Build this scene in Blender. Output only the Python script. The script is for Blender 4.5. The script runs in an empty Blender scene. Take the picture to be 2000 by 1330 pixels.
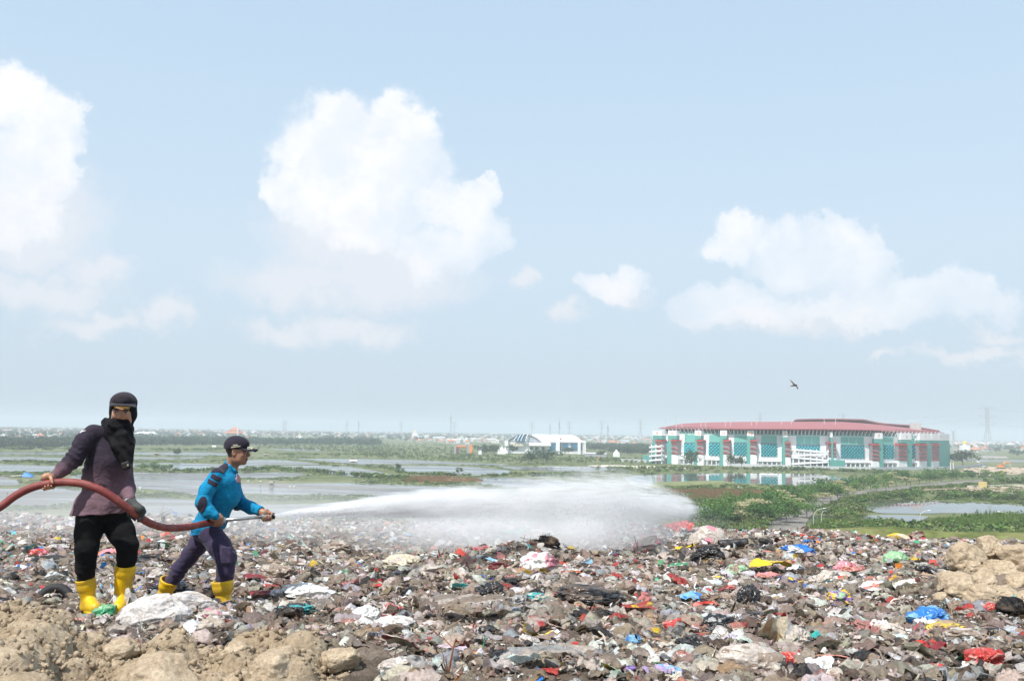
import bpy, math, random
import numpy as np
from mathutils import Matrix, Vector, Euler
R = math.radians
sc = bpy.context.scene
COL = sc.collection
# ------------------------------------------------------------------ camera
CAMZ = 27.0
F_PX = 1949.0                       # focal length in pixels of the 2000 px wide photograph
PITCH, ROLL = R(5.19), R(0.85)
cam_data = bpy.data.cameras.new('camera')
cam = bpy.data.objects.new('camera', cam_data); COL.objects.link(cam)
cam_data.sensor_width = 36.0
cam_data.lens = F_PX / 2000.0 * 36.0
cam_data.clip_start = 0.1; cam_data.clip_end = 40000.0
cam.matrix_world = Matrix.Translation((0, 0, CAMZ)) @ Matrix.Rotation(R(90) + PITCH, 4, 'X') @ Matrix.Rotation(ROLL, 4, 'Z')
sc.camera = cam
CM = np.array(cam.matrix_world)[:3, :3]
C0 = np.array([0, 0, CAMZ])
def ray(px, py):
    """unit-Y direction of the ray through a photograph pixel"""
    d = CM @ np.array([(px - 1000) / F_PX, -(py - 665) / F_PX, -1.0])
    return d / d[1]
def P(px, py, Y):
    return C0 + ray(px, py) * Y
def G(px, py, z=0.0):
    d = ray(px, py); return C0 + d * ((z - CAMZ) / d[2])
def PZ(px, z, Y):
    """point at the picture column px, height z, distance Y"""
    p = P(px, 850, Y); return np.array([p[0], Y, z])
def zof(px, py, Y): return float(P(px, py, Y)[2])

# ------------------------------------------------------------------ render settings, exposure
sc.view_settings.view_transform = 'Standard'; sc.view_settings.look = 'None'
sc.view_settings.exposure = 0.33; sc.view_settings.gamma = 1.0
sc.render.engine = 'CYCLES'
cy = sc.cycles
cy.use_denoising = True
cy.max_bounces = 9; cy.diffuse_bounces = 3; cy.glossy_bounces = 3; cy.transmission_bounces = 3
cy.volume_bounces = 5; cy.transparent_max_bounces = 8
cy.use_adaptive_sampling = True; cy.adaptive_threshold = 0.015
cy.volume_step_rate = 1.0; cy.volume_max_steps = 96
cy.caustics_reflective = False; cy.caustics_refractive = False
cy.use_light_tree = False

# ------------------------------------------------------------------ sun
SUN_EL, SUN_AZ = R(58), R(218)        # azimuth clockwise from +Y: behind the camera, to the left
sdir = Vector((math.sin(SUN_AZ) * math.cos(SUN_EL), math.cos(SUN_AZ) * math.cos(SUN_EL), math.sin(SUN_EL)))
sl = bpy.data.lights.new('sun', 'SUN'); sl.energy = 4.6; sl.angle = R(0.6); sl.color = (1.0, 0.955, 0.89)
sun = bpy.data.objects.new('sun', sl); COL.objects.link(sun)
sun.rotation_euler = sdir.to_track_quat('Z', 'Y').to_euler()

# ------------------------------------------------------------------ node helper
class NT:
    def __init__(s, tree): s.t = tree; s.n = tree.nodes; s.l = tree.links
    def new(s, typ, ins=None, **kw):
        n = s.n.new(typ)
        for k, v in kw.items(): setattr(n, k, v)
        for k, v in (ins or {}).items():
            sock = n.inputs[k]
            if hasattr(v, 'is_output') or isinstance(v, bpy.types.NodeSocket): s.l.new(v, sock)
            else: sock.default_value = v
        return n
    def math(s, op, a, b=0.0, c=0.0, clamp=False):
        return s.new('ShaderNodeMath', {0: a, 1: b, 2: c}, operation=op, use_clamp=clamp).outputs[0]
    def vmath(s, op, a, b=(0, 0, 0), out=0):
        return s.new('ShaderNodeVectorMath', {0: a, 1: b}, operation=op).outputs[out]
    def mix(s, f, a, b, blend='MIX'):
        n = s.new('ShaderNodeMix', data_type='RGBA', blend_type=blend)
        for i, v in ((0, f), (6, a), (7, b)):
            if isinstance(v, bpy.types.NodeSocket): s.l.new(v, n.inputs[i])
            else: n.inputs[i].default_value = v if i == 0 or len(v) == 4 else (*v, 1)
        return n.outputs[2]
    def mapr(s, v, a, b, c=0.0, d=1.0, smooth=True):
        n = s.new('ShaderNodeMapRange', {0: v, 1: a, 2: b, 3: c, 4: d})
        if smooth: n.interpolation_type = 'SMOOTHSTEP'
        return n.outputs[0]
    def noise(s, vec, scale, detail=4, rough=0.55, out=0, dist=0.0):
        n = s.new('ShaderNodeTexNoise', {'Scale': scale, 'Detail': detail, 'Roughness': rough, 'Distortion': dist})
        if vec is not None: s.l.new(vec, n.inputs['Vector'])
        return n.outputs[out]
    def ramp(s, v, stops):
        n = s.new('ShaderNodeValToRGB', {0: v}); e = n.color_ramp.elements
        while len(e) > 1: e.remove(e[-1])
        e[0].position = stops[0][0]; e[0].color = (*stops[0][1], 1)
        for p_, c_ in stops[1:]:
            k = e.new(p_); k.color = (*c_, 1)
        return n.outputs[0]

# ------------------------------------------------------------------ world: daylight sky with cumulus clouds
world = bpy.data.worlds.new('World'); sc.world = world; world.use_nodes = True
W = NT(world.node_tree); W.n.clear()
def build_world():
    sky = W.new('ShaderNodeTexSky', sky_type='NISHITA', sun_disc=False, sun_elevation=SUN_EL, sun_rotation=SUN_AZ,
                altitude=30.0, air_density=1.0, dust_density=1.6, ozone_density=1.2)
    tc = W.new('ShaderNodeTexCoord').outputs['Generated']
    d = W.vmath('NORMALIZE', tc)
    sp = W.new('ShaderNodeSeparateXYZ', {0: d})
    az = W.math('ARCTAN2', sp.outputs[0], sp.outputs[1]); el = W.math('ARCSINE', sp.outputs[2])
    # thin high moisture veil over the whole sky, stronger low down
    veil = W.mapr(el, 0.0, 0.62, 0.88, 0.66)
    skyc = W.mix(veil, sky.outputs[0], W.ramp(W.mapr(el, 0.0, 0.5, smooth=False),
                 [(0.0, (4.7, 5.6, 6.5)), (0.35, (5.6, 6.75, 7.8)), (1.0, (5.4, 7.2, 8.9))]))
    # clouds: lobes given by direction (azimuth, elevation, radius), edges broken by noise
    pos = W.new('ShaderNodeCombineXYZ', {0: az, 1: el, 2: 0.0}).outputs[0]
    n1 = W.noise(d, 9.0, 3, 0.55, out=1); n2 = W.noise(d, 34.0, 6, 0.62, out=1)
    w1 = W.vmath('SCALE', W.vmath('SUBTRACT', n1, (0.5, 0.5, 0.5))); w1.node.inputs['Scale'].default_value = 0.055
    w2 = W.vmath('SCALE', W.vmath('SUBTRACT', n2, (0.5, 0.5, 0.5))); w2.node.inputs['Scale'].default_value = 0.050
    pos2 = W.vmath('ADD', W.vmath('ADD', pos, w1), w2)
    def azel(px, py):
        r = ray(px, py); r = r / np.linalg.norm(r)
        return math.atan2(r[0], r[1]), math.asin(r[2])
    def layer(blobs):
        f = None
        for px, py, rx, ry in blobs:
            a, e = azel(px, py)
            q = W.vmath('MULTIPLY', W.vmath('SUBTRACT', pos2, (a, e, 0)), (F_PX / rx, F_PX / ry, 0))
            v = W.math('SUBTRACT', 1.0, W.vmath('LENGTH', q, out=1))
            f = v if f is None else W.math('SMOOTH_MAX', f, v, 0.25)
        return f
    crisp = layer([(655, 215, 62, 50), (740, 235, 85, 55), (800, 270, 70, 55), (640, 290, 130, 90), (560, 300, 50, 45), (745, 340, 145, 110),
                   (535, 360, 42, 48), (620, 390, 105, 75), (720, 430, 140, 80), (850, 400, 50, 45),
                   (905, 410, 75, 55), (920, 470, 88, 75), (850, 490, 75, 70), (1000 - 50, 380, 28, 28),
                   (1450, 440, 58, 48), (1415, 485, 60, 42), (1500, 480, 60, 40), (1540, 455, 50, 44), (1640, 480, 92, 66), (1570, 515, 130, 62), (1680, 535, 85, 62),
                   (1830, 572, 95, 50), (1905, 592, 95, 52), (1770, 605, 110, 46), (1390, 590, 85, 50), (1470, 600, 90, 36), (1600, 600, 120, 30), (1700, 590, 90, 40),
                   (1240, 542, 46, 34), (1195, 566, 62, 34),
                   (20, 190, 80, 70), (90, 250, 75, 85), (20, 330, 120, 110), (110, 320, 50, 60), (-20, 420, 120, 60), (60, 400, 60, 50)])
    soft = layer([(1105, 612, 50, 26), (1030, 560, 34, 30), (1215, 572, 90, 40), (640, 470, 190, 130), (760, 520, 220, 80), (60, 400, 170, 110), (190, 525, 80, 45), (90, 570, 150, 50), (320, 620, 70, 45), (180, 640, 110, 30), (690, 640, 150, 40), (560, 650, 120, 40), 
                  (600, 560, 230, 60), (40, 470, 160, 70), (1720, 690, 40, 14), (1960, 655, 60, 20), (760, 560, 240, 60),
                  (1560, 620, 260, 40), (1900, 690, 150, 20)])
    fine = W.noise(d, 70.0, 5, 0.6)
    # undersides melt into the haze
    body = W.mapr(crisp, 0.0, 0.60, 0.50, 1.0)
    edge = W.mapr(W.noise(d, 6.0, 2, 0.5), 0.40, 0.60, 0.16, 0.55)
    a1 = W.mapr(W.math('ADD', crisp, W.math('MULTIPLY', W.math('SUBTRACT', fine, 0.5), 0.28)), 0.0, edge)
    a1 = W.math('MULTIPLY', a1, body)
    low = W.mapr(el, 0.08, 0.30, 0.42, 0.96)
    a1 = W.math('MULTIPLY', a1, low)
    a2 = W.math('MULTIPLY', W.mapr(W.math('ADD', soft, W.math('MULTIPLY', W.math('SUBTRACT', fine, 0.5), 0.5)), -0.05, 0.80), 0.62)
    shade = W.mapr(W.noise(d, 16.0, 5, 0.6), 0.36, 0.66)
    cc = W.mix(shade, (7.2, 7.6, 8.2, 1), (8.75, 8.6, 8.7, 1))
    c = W.mix(a2, skyc, (7.3, 7.2, 7.5, 1))
    c = W.mix(a1, c, cc)
    bg = W.new('ShaderNodeBackground', {'Color': c, 'Strength': 0.1})
    out = W.new('ShaderNodeOutputWorld', {'Surface': bg.outputs[0]})
build_world()
world.cycles.sampling_method = 'MANUAL'; world.cycles.sample_map_resolution = 512

# ------------------------------------------------------------------ object helpers
def link(o, parent=None):
    COL.objects.link(o)
    if parent is not None: o.parent = parent
    return o
def tag(o, label=None, cat=None, group=None, kind=None):
    if label: o['label'] = label
    if cat: o['category'] = cat
    if group: o['group'] = group
    if kind: o['kind'] = kind
    return o
def empty(name, loc, label, cat, group=None, rz=0.0):
    o = bpy.data.objects.new(name, None); COL.objects.link(o)
    o.location = loc; o.rotation_euler = (0, 0, rz); o.empty_display_size = 0.1
    return tag(o, label, cat, group)
def mesh_obj(name, V, Fs, mats, parent=None, smooth=False, matidx=None, col=None, origin=None, attr='Col'):
    """V: (n,3) array in WORLD space (or in the parent's space when origin is None and parent has no transform)."""
    V = np.asarray(V, dtype=np.float32)
    if origin is not None: V = V - np.asarray(origin, dtype=np.float32)
    me = bpy.data.meshes.new(name)
    if isinstance(Fs, np.ndarray) and Fs.ndim == 2: groups = [Fs]
    elif isinstance(Fs, list) and len(Fs) and isinstance(Fs[0], np.ndarray): groups = Fs
    else: groups = None
    if groups is not None:
        groups = [g for g in groups if len(g)]
        nl = sum(g.size for g in groups); nf = sum(len(g) for g in groups)
        me.vertices.add(len(V)); me.vertices.foreach_set('co', V.ravel())
        me.loops.add(nl); me.loops.foreach_set('vertex_index', np.concatenate([g.ravel() for g in groups]).astype(np.int32))
        me.polygons.add(nf)
        starts = []; off = 0
        for g in groups:
            starts.append(np.arange(len(g)) * g.shape[1] + off); off += g.size
        me.polygons.foreach_set('loop_start', np.concatenate(starts).astype(np.int32))
        me.update(calc_edges=True)
    else:
        me.from_pydata([tuple(map(float, v)) for v in V], [], [tuple(map(int, f)) for f in Fs])
    if not isinstance(mats, (list, tuple)): mats = [mats]
    for m in mats: me.materials.append(m)
    if matidx is not None: me.polygons.foreach_set('material_index', np.asarray(matidx, dtype=np.int32))
    if smooth: me.polygons.foreach_set('use_smooth', np.ones(len(me.polygons), dtype=bool))
    if col is not None:
        a = me.attributes.new(attr, 'FLOAT_COLOR', 'POINT')
        c = np.ones((len(V), 4), dtype=np.float32); c[:, :3] = col; a.data.foreach_set('color', c.ravel())
    me.validate(); me.update()
    o = bpy.data.objects.new(name, me); link(o, parent)
    if origin is not None and parent is None: o.location = [float(x) for x in origin]
    return o

class MB:
    """collects simple solids into one mesh (quads / polygons)"""
    def __init__(s): s.v = []; s.f = []; s.m = []
    def add(s, V, F, m=0):
        b = len(s.v); s.v.extend([tuple(float(c) for c in x) for x in V]); s.f.extend([tuple(b + i for i in q) for q in F]); s.m.extend([m] * len(F))
    def box(s, c, size, m=0, rz=0.0, ax=None):
        hx, hy, hz = size[0] / 2, size[1] / 2, size[2] / 2
        c_, s_ = math.cos(rz), math.sin(rz); V = []
        for z in (-hz, hz):
            for x, y in ((-hx, -hy), (hx, -hy), (hx, hy), (-hx, hy)):
                V.append((c[0] + x * c_ - y * s_, c[1] + x * s_ + y * c_, c[2] + z))
        s.add(V, [(0, 3, 2, 1), (4, 5, 6, 7), (0, 1, 5, 4), (1, 2, 6, 5), (2, 3, 7, 6), (3, 0, 4, 7)], m)
    def hexa(s, V8, m=0):
        s.add(V8, [(0, 3, 2, 1), (4, 5, 6, 7), (0, 1, 5, 4), (1, 2, 6, 5), (2, 3, 7, 6), (3, 0, 4, 7)], m)
    def tube(s, pts, rad, n=8, m=0, cap=True):
        pts = [Vector(p) for p in pts]; N = len(pts)
        rad = [rad] * N if not hasattr(rad, '__len__') else rad
        V = []; up = Vector((0, 0, 1)); prev = None
        for i, p in enumerate(pts):
            t = (pts[min(i + 1, N - 1)] - pts[max(i - 1, 0)]).normalized()
            if prev is None:
                a = t.cross(up)
                if a.length < 0.1: a = t.cross(Vector((1, 0, 0)))
            else: a = prev - t * prev.dot(t)
            a.normalize(); b = t.cross(a); prev = a
            for k in range(n):
                an = 2 * math.pi * k / n
                V.append(p + (a * math.cos(an) + b * math.sin(an)) * rad[i])
        Fq = []
        for i in range(N - 1):
            for k in range(n):
                k2 = (k + 1) % n
                Fq.append((i * n + k, i * n + k2, (i + 1) * n + k2, (i + 1) * n + k))
        if cap: Fq += [tuple(range(n - 1, -1, -1)), tuple((N - 1) * n + k for k in range(n))]
        s.add(V, Fq, m)
    def build(s, name, mats, parent=None, smooth=False, origin=None):
        o = mesh_obj(name, np.array(s.v), s.f, mats, parent, smooth, s.m, origin=origin)
        return o

# ------------------------------------------------------------------ numpy noise
def _h(ix, iy, iz, seed):
    n = (ix.astype(np.int64) * 374761393 + iy.astype(np.int64) * 668265263 + iz.astype(np.int64) * 2147483647 + seed * 974634777) & 0xffffffff
    n = ((n ^ (n >> 13)) * 1274126177) & 0xffffffff
    n = ((n ^ (n >> 16)) * 2246822519) & 0xffffffff
    return ((n ^ (n >> 15)) & 0xffffff) / float(0xffffff)
def vnoise(Pt, scale=1.0, seed=0):
    q = np.asarray(Pt, dtype=np.float64) * scale + 1000.37
    i = np.floor(q).astype(np.int64); f = q - i; f = f * f * f * (f * (f * 6 - 15) + 10)
    r = 0
    for dx in (0, 1):
        for dy in (0, 1):
            for dz in (0, 1):
                w = (f[..., 0] if dx else 1 - f[..., 0]) * (f[..., 1] if dy else 1 - f[..., 1]) * (f[..., 2] if dz else 1 - f[..., 2])
                r = r + w * _h(i[..., 0] + dx, i[..., 1] + dy, i[..., 2] + dz, seed)
    return r * 2 - 1
def fbm(Pt, scale=1.0, seed=0, octv=4, gain=0.5):
    r = 0; a = 1.0
    for o in range(octv): r = r + a * vnoise(Pt, scale * 2.03 ** o, seed + o * 17); a *= gain
    return r
def ridged(Pt, scale=1.0, seed=0, octv=3, gain=0.55):
    r = 0; a = 1.0
    for o in range(octv): r = r + a * (1 - 2 * np.abs(vnoise(Pt, scale * 2.1 ** o, seed + o * 31))); a *= gain
    return r

# ------------------------------------------------------------------ signed distance modelling: smooth unions meshed with surface nets
class SDF:
    def __init__(s, lo, hi, h):
        s.h = h; s.lo = np.array(lo, dtype=np.float64); n = np.ceil((np.array(hi) - s.lo) / h).astype(int) + 1
        s.n = n; s.F = np.full(tuple(n), 0.3, dtype=np.float32)
    def _sub(s, lo, hi):
        a = np.maximum(np.floor((np.array(lo) - s.lo) / s.h).astype(int), 0); b = np.minimum(np.ceil((np.array(hi) - s.lo) / s.h).astype(int) + 1, s.n)
        if (b <= a).any(): return None, None
        ax = [(s.lo[k] + np.arange(a[k], b[k]) * s.h).astype(np.float32) for k in range(3)]
        X, Y, Z = np.meshgrid(*ax, indexing='ij', sparse=True)
        return tuple(slice(a[k], b[k]) for k in range(3)), (X, Y, Z)
    def _comb(s, sl, D, k, op):
        A = s.F[sl]
        if op == 'add':
            if k > 0:
                hh = np.maximum(k - np.abs(A - D), 0) / k; s.F[sl] = np.minimum(A, D) - hh * hh * k * 0.25
            else: s.F[sl] = np.minimum(A, D)
        elif op == 'cut':
            D = -D
            if k > 0:
                hh = np.maximum(k - np.abs(A - D), 0) / k; s.F[sl] = np.maximum(A, D) + hh * hh * k * 0.25
            else: s.F[sl] = np.maximum(A, D)
        return s
    def cone(s, a, b, ra, rb, k=0.02, op='add', flat=None):
        a = np.array(a, float); b = np.array(b, float); m = max(ra, rb) + k + s.h * 3
        sl, g = s._sub(np.minimum(a, b) - m, np.maximum(a, b) + m)
        if sl is None: return s
        ab = b - a; L2 = float(ab @ ab) + 1e-12
        d = [g[i] - a[i] for i in range(3)]
        t = np.clip((d[0] * ab[0] + d[1] * ab[1] + d[2] * ab[2]) / L2, 0, 1)
        D = np.sqrt(sum((d[i] - t * ab[i]) ** 2 for i in range(3))) - (ra + (rb - ra) * t)
        return s._comb(sl, D.astype(np.float32), k, op)
    def chain(s, pts, rad, k=0.02):
        for i in range(len(pts) - 1): s.cone(pts[i], pts[i + 1], rad[i], rad[i + 1], k)
        return s
    def ell(s, c, r, k=0.02, rot=None, op='add'):
        c = np.array(c, float); r = np.array(r, float); m = r.max() + k + s.h * 3
        sl, g = s._sub(c - m, c + m)
        if sl is None: return s
        d = [g[i] - c[i] for i in range(3)]
        if rot is not None:
            M = np.array(rot)           # rows: local axes
            d = [M[i][0] * d[0] + M[i][1] * d[1] + M[i][2] * d[2] for i in range(3)]
        k0 = np.sqrt(sum((d[i] / r[i]) ** 2 for i in range(3))); k1 = np.sqrt(sum((d[i] / r[i] ** 2) ** 2 for i in range(3))) + 1e-6
        return s._comb(sl, (k0 * (k0 - 1) / k1).astype(np.float32), k, op)
    def box(s, c, hsize, rr=0.005, k=0.01, rot=None, op='add'):
        c = np.array(c, float); hs = np.array(hsize, float); m = np.linalg.norm(hs) + k + s.h * 3
        sl, g = s._sub(c - m, c + m)
        if sl is None: return s
        d = [g[i] - c[i] for i in range(3)]
        if rot is not None:
            M = np.array(rot); d = [M[i][0] * d[0] + M[i][1] * d[1] + M[i][2] * d[2] for i in range(3)]
        q = [np.abs(d[i]) - hs[i] + rr for i in range(3)]
        D = np.sqrt(sum(np.maximum(x, 0) ** 2 for x in q)) + np.minimum(np.maximum(q[0], np.maximum(q[1], q[2])), 0) - rr
        return s._comb(sl, D.astype(np.float32), k, op)
    def plane(s, p, n, k=0.005):
        """cut away everything on the side the normal points to"""
        n = np.array(n, float); n /= np.linalg.norm(n)
        sl, g = s._sub(s.lo, s.lo + s.n * s.h)
        D = (g[0] - p[0]) * n[0] + (g[1] - p[1]) * n[1] + (g[2] - p[2]) * n[2]
        return s._comb(sl, (-D).astype(np.float32), k, 'cut')
    def mesh(s):
        F = s.F; n = np.array(F.shape); ins = F < 0
        cnt = np.zeros(tuple(n - 1), dtype=np.int8)
        for dx in (0, 1):
            for dy in (0, 1):
                for dz in (0, 1): cnt += ins[dx:n[0] - 1 + dx, dy:n[1] - 1 + dy, dz:n[2] - 1 + dz]
        act = (cnt > 0) & (cnt < 8); idx = np.argwhere(act)
        ids = np.full(act.shape, -1, dtype=np.int32); ids[act] = np.arange(len(idx))
        acc = np.zeros((len(idx), 3)); num = np.zeros(len(idx))
        corners = [(a, b, c) for a in (0, 1) for b in (0, 1) for c in (0, 1)]
        val = {c: F[idx[:, 0] + c[0], idx[:, 1] + c[1], idx[:, 2] + c[2]].astype(np.float64) for c in corners}
        for c in corners:
            for ax in range(3):
                if c[ax] == 0:
                    e = list(c); e[ax] = 1; e = tuple(e)
                    a, b = val[c], val[e]; cr = (a < 0) != (b < 0)
                    t = np.where(cr, a / np.where(np.abs(a - b) < 1e-12, 1, a - b), 0)
                    pt = np.tile(np.array(c, float), (len(idx), 1)); pt[:, ax] += t
                    acc += pt * cr[:, None]; num += cr
        V = s.lo + (idx + acc / num[:, None]) * s.h
        quads = []
        for ax in range(3):
            o = [k for k in range(3) if k != ax]
            sa = [slice(None)] * 3; sb = [slice(None)] * 3
            sa[ax] = slice(0, -1); sb[ax] = slice(1, None)
            A = ins[tuple(sa)]; B = ins[tuple(sb)]; ch = np.argwhere(A != B)
            ok = (ch[:, o[0]] > 0) & (ch[:, o[1]] > 0) & (ch[:, o[0]] < n[o[0]] - 1) & (ch[:, o[1]] < n[o[1]] - 1)
            ch = ch[ok]; q = []
            for da, db in ((-1, -1), (0, -1), (0, 0), (-1, 0)):
                cc = ch.copy(); cc[:, o[0]] += da; cc[:, o[1]] += db
                q.append(ids[cc[:, 0], cc[:, 1], cc[:, 2]])
            q = np.stack(q, 1); fl = A[tuple(ch.T)]
            if ax == 1: fl = ~fl
            q[~fl] = q[~fl][:, ::-1]; quads.append(q)
        return V, np.concatenate(quads)
def normals(V, Q):
    a, b, c, d = (V[Q[:, i]] for i in range(4)); fn = np.cross(c - a, d - b)
    N = np.zeros_like(V)
    for i in range(4): np.add.at(N, Q[:, i], fn)
    return N / (np.linalg.norm(N, axis=1, keepdims=True) + 1e-12)

# ------------------------------------------------------------------ materials
MAT = {}
def mat(name, color, rough=0.7, var=0.15, scale=8.0, bump=0.0, bscale=60.0, metal=0.0, spec=0.4, attr=None, coord='Object', color2=None, sheen=0.0, bdist=0.01, trans=0.0):
    if name in MAT: return MAT[name]
    m = bpy.data.materials.new(name); m.use_nodes = True; MAT[name] = m
    T = NT(m.node_tree); bs = T.n['Principled BSDF']
    tc = T.new('ShaderNodeTexCoord').outputs[coord]
    if attr: base = T.new('ShaderNodeAttribute', attribute_name=attr).outputs['Color']
    else:
        rgb = T.new('ShaderNodeRGB'); rgb.outputs[0].default_value = (*color, 1); base = rgb.outputs[0]
    if color2 is not None:
        base = T.mix(T.mapr(T.noise(tc, scale * 0.6, 5, 0.6), 0.4, 0.62), base, color2)
    if var > 0:
        f = T.mapr(T.noise(tc, scale, 5, 0.62), 0.25, 0.75, 1 - var, 1 + var, smooth=False)
        base = T.mix(1.0, base, T.new('ShaderNodeCombineColor', {0: f, 1: f, 2: f}).outputs[0], 'MULTIPLY')
    T.l.new(base, bs.inputs['Base Color'])
    bs.inputs['Roughness'].default_value = rough; bs.inputs['Metallic'].default_value = metal
    bs.inputs['Specular IOR Level'].default_value = spec
    if sheen: bs.inputs['Sheen Weight'].default_value = sheen
    if bump > 0:
        b = T.new('ShaderNodeBump', {'Strength': bump, 'Distance': bdist, 'Height': T.noise(tc, bscale, 6, 0.6)})
        T.l.new(b.outputs[0], bs.inputs['Normal'])
    if trans > 0:
        tr = T.new('ShaderNodeBsdfTranslucent', {'Color': base})
        mx = T.new('ShaderNodeMixShader', {0: trans, 1: bs.outputs[0], 2: tr.outputs[0]})
        T.l.new(mx.outputs[0], T.n['Material Output'].inputs['Surface'])
    return m
# ================================================================== THE LAND
rng = np.random.default_rng(11)
def horizon(px):
    r = 842.0
    return 842.0 + (px - 1000) * math.tan(ROLL)
# ---- landfill height above the plain (camera eye is at 27 m)
def hill_top(X, Y):
    P3 = np.stack([X, Y, np.zeros_like(X)], -1)
    z = -1.40 - 0.047 * (Y - 7.5)
    def bump(cx, cy_, sx, sy, a): return a * np.exp(-((X - cx) / sx) ** 2 - ((Y - cy_) / sy) ** 2)
    z = z + bump(0.35, 12.2, 1.1, 1.3, 0.27) + bump(3.4, 15.0, 1.5, 1.8, 0.28) + bump(7.2, 21.0, 1.6, 1.8, 0.16) + bump(1.6, 9.5, 1.5, 1.2, 0.08) + bump(-2.9, 5.0, 2.0, 0.8, -0.30)
    z = z + bump(4.35, 9.2, 0.75, 0.9, 0.28) + bump(-9.0, 19, 3, 2.5, 0.12) + bump(-2.75, 9.05, 1.3, 0.7, -0.15) + bump(-1.2, 16.5, 2.2, 2.6, -0.28) + bump(2.0, 18, 2.0, 2.0, -0.22)
    z = z + 0.085 * vnoise(P3, 0.55, 3) + 0.05 * vnoise(P3, 1.6, 5) + 0.028 * vnoise(P3, 4.3, 7)
    z = z - 0.034 * np.clip(X - 1.5, 0, 8) * np.clip((Y - 12) / 6, 0, 1)
    return z + CAMZ
def edge_dist(X, Y):
    """metres inside the rim of the landfill's top (negative outside)"""
    P3 = np.stack([X, Y, np.zeros_like(X)], -1)
    w = 1.3 * vnoise(P3, 0.12, 21)
    return np.minimum(np.minimum(23.3 + w - Y, 27 + w - np.abs(X)), Y + 30)
def hill(X, Y):
    e = edge_dist(X, Y); t = hill_top(X, Y)
    drop = np.where(e < 0, (-e) * 0.62 - 0.0, 0.0)
    z = t - drop
    bz = CAMZ - 5.60 + 0.010 * (X - 20)
    crest = bz + 0.25 * vnoise(np.stack([X, Y, X * 0], -1), 0.2, 9)
    berm = crest - np.abs(Y - 62) * 0.35 - np.maximum(17.5 - X, 0) * 0.6
    return np.maximum(np.maximum(z, np.where(Y > 30, berm, -9)), -2.0)
def T_pt(px, py, lift=0.0):
    """where the sight line through a photograph pixel meets the landfill"""
    d = ray(px, py); Y = np.linspace(4.5, 26, 2200); X = d[0] * Y; Z = CAMZ + d[2] * Y
    h = hill_top(X, Y); k = np.argmax(Z <= h)
    if not (Z <= h).any(): k = len(Y) - 200
    return np.array([X[k], Y[k], h[k] + lift])

def soil_mat(name, c1, c2, bump=0.9, bs=30, bd=0.02):
    m = bpy.data.materials.new(name); m.use_nodes = True; T = NT(m.node_tree); bs_ = T.n['Principled BSDF']
    tc = T.new('ShaderNodeTexCoord').outputs['Object']
    f = T.mapr(T.noise(tc, 3.0, 7, 0.65), 0.35, 0.65)
    c = T.mix(f, (*c1, 1), (*c2, 1))
    g = T.mapr(T.noise(tc, 45, 5, 0.7), 0.3, 0.7, 0.75, 1.2)
    c = T.mix(1.0, c, T.new('ShaderNodeCombineColor', {0: g, 1: g, 2: g}).outputs[0], 'MULTIPLY')
    T.l.new(c, bs_.inputs['Base Color']); bs_.inputs['Roughness'].default_value = 0.95; bs_.inputs['Specular IOR Level'].default_value = 0.15
    h = T.math('ADD', T.noise(tc, bs, 8, 0.7), T.math('MULTIPLY', T.noise(tc, bs * 5, 4, 0.6), 0.3))
    b = T.new('ShaderNodeBump', {'Strength': bump, 'Distance': bd, 'Height': h}); T.l.new(b.outputs[0], bs_.inputs['Normal'])
    return m
M_soil = soil_mat('clay_soil', (0.36, 0.275, 0.185), (0.50, 0.40, 0.285), bs=34, bd=0.025)
M_clod = soil_mat('clay_clod', (0.38, 0.29, 0.20), (0.52, 0.42, 0.30), bs=26, bd=0.02)
M_rubground = soil_mat('rotted_rubbish', (0.11, 0.085, 0.065), (0.25, 0.20, 0.16), bs=14, bd=0.05)
def grassy(name, greens, scale, patches):
    m = bpy.data.materials.new(name); m.use_nodes = True; T = NT(m.node_tree); b = T.n['Principled BSDF']
    tc = T.new('ShaderNodeNewGeometry').outputs['Position']
    c = T.ramp(T.noise(tc, scale, 7, 0.62, dist=0.6), [(0.30, greens[0]), (0.45, greens[1]), (0.58, greens[2]), (0.72, greens[3])])
    g = T.mapr(T.noise(tc, patches, 6, 0.7), 0.3, 0.7, 0.7, 1.3)
    c = T.mix(1.0, c, T.new('ShaderNodeCombineColor', {0: g, 1: g, 2: g}).outputs[0], 'MULTIPLY')
    T.l.new(c, b.inputs['Base Color']); b.inputs['Roughness'].default_value = 0.95; b.inputs['Specular IOR Level'].default_value = 0.1
    return m
M_plain = grassy('plain_grass', [(0.085, 0.105, 0.045), (0.12, 0.14, 0.06), (0.155, 0.165, 0.08), (0.21, 0.195, 0.13)], 0.012, 0.09)
M_slope = grassy('slope_grass', [(0.09, 0.115, 0.035), (0.15, 0.16, 0.06), (0.21, 0.20, 0.09), (0.26, 0.22, 0.12)], 0.12, 1.2)

def grid_faces(nu, nv):
    a = np.arange(nu * nv).reshape(nu, nv)
    return np.stack([a[:-1, :-1], a[1:, :-1], a[1:, 1:], a[:-1, 1:]], -1).reshape(-1, 4)
# plain
def build_ground():
    xs = np.concatenate([-np.geomspace(9000, 200, 14), np.linspace(-150, 150, 7), np.geomspace(200, 9000, 14)])
    X, Y = np.meshgrid(xs, xs, indexing='ij')
    V = np.stack([X, Y, np.zeros_like(X)], -1).reshape(-1, 3)
    tag(mesh_obj('ground', V, grid_faces(len(xs), len(xs)), M_plain), kind='structure')
build_ground()
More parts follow.
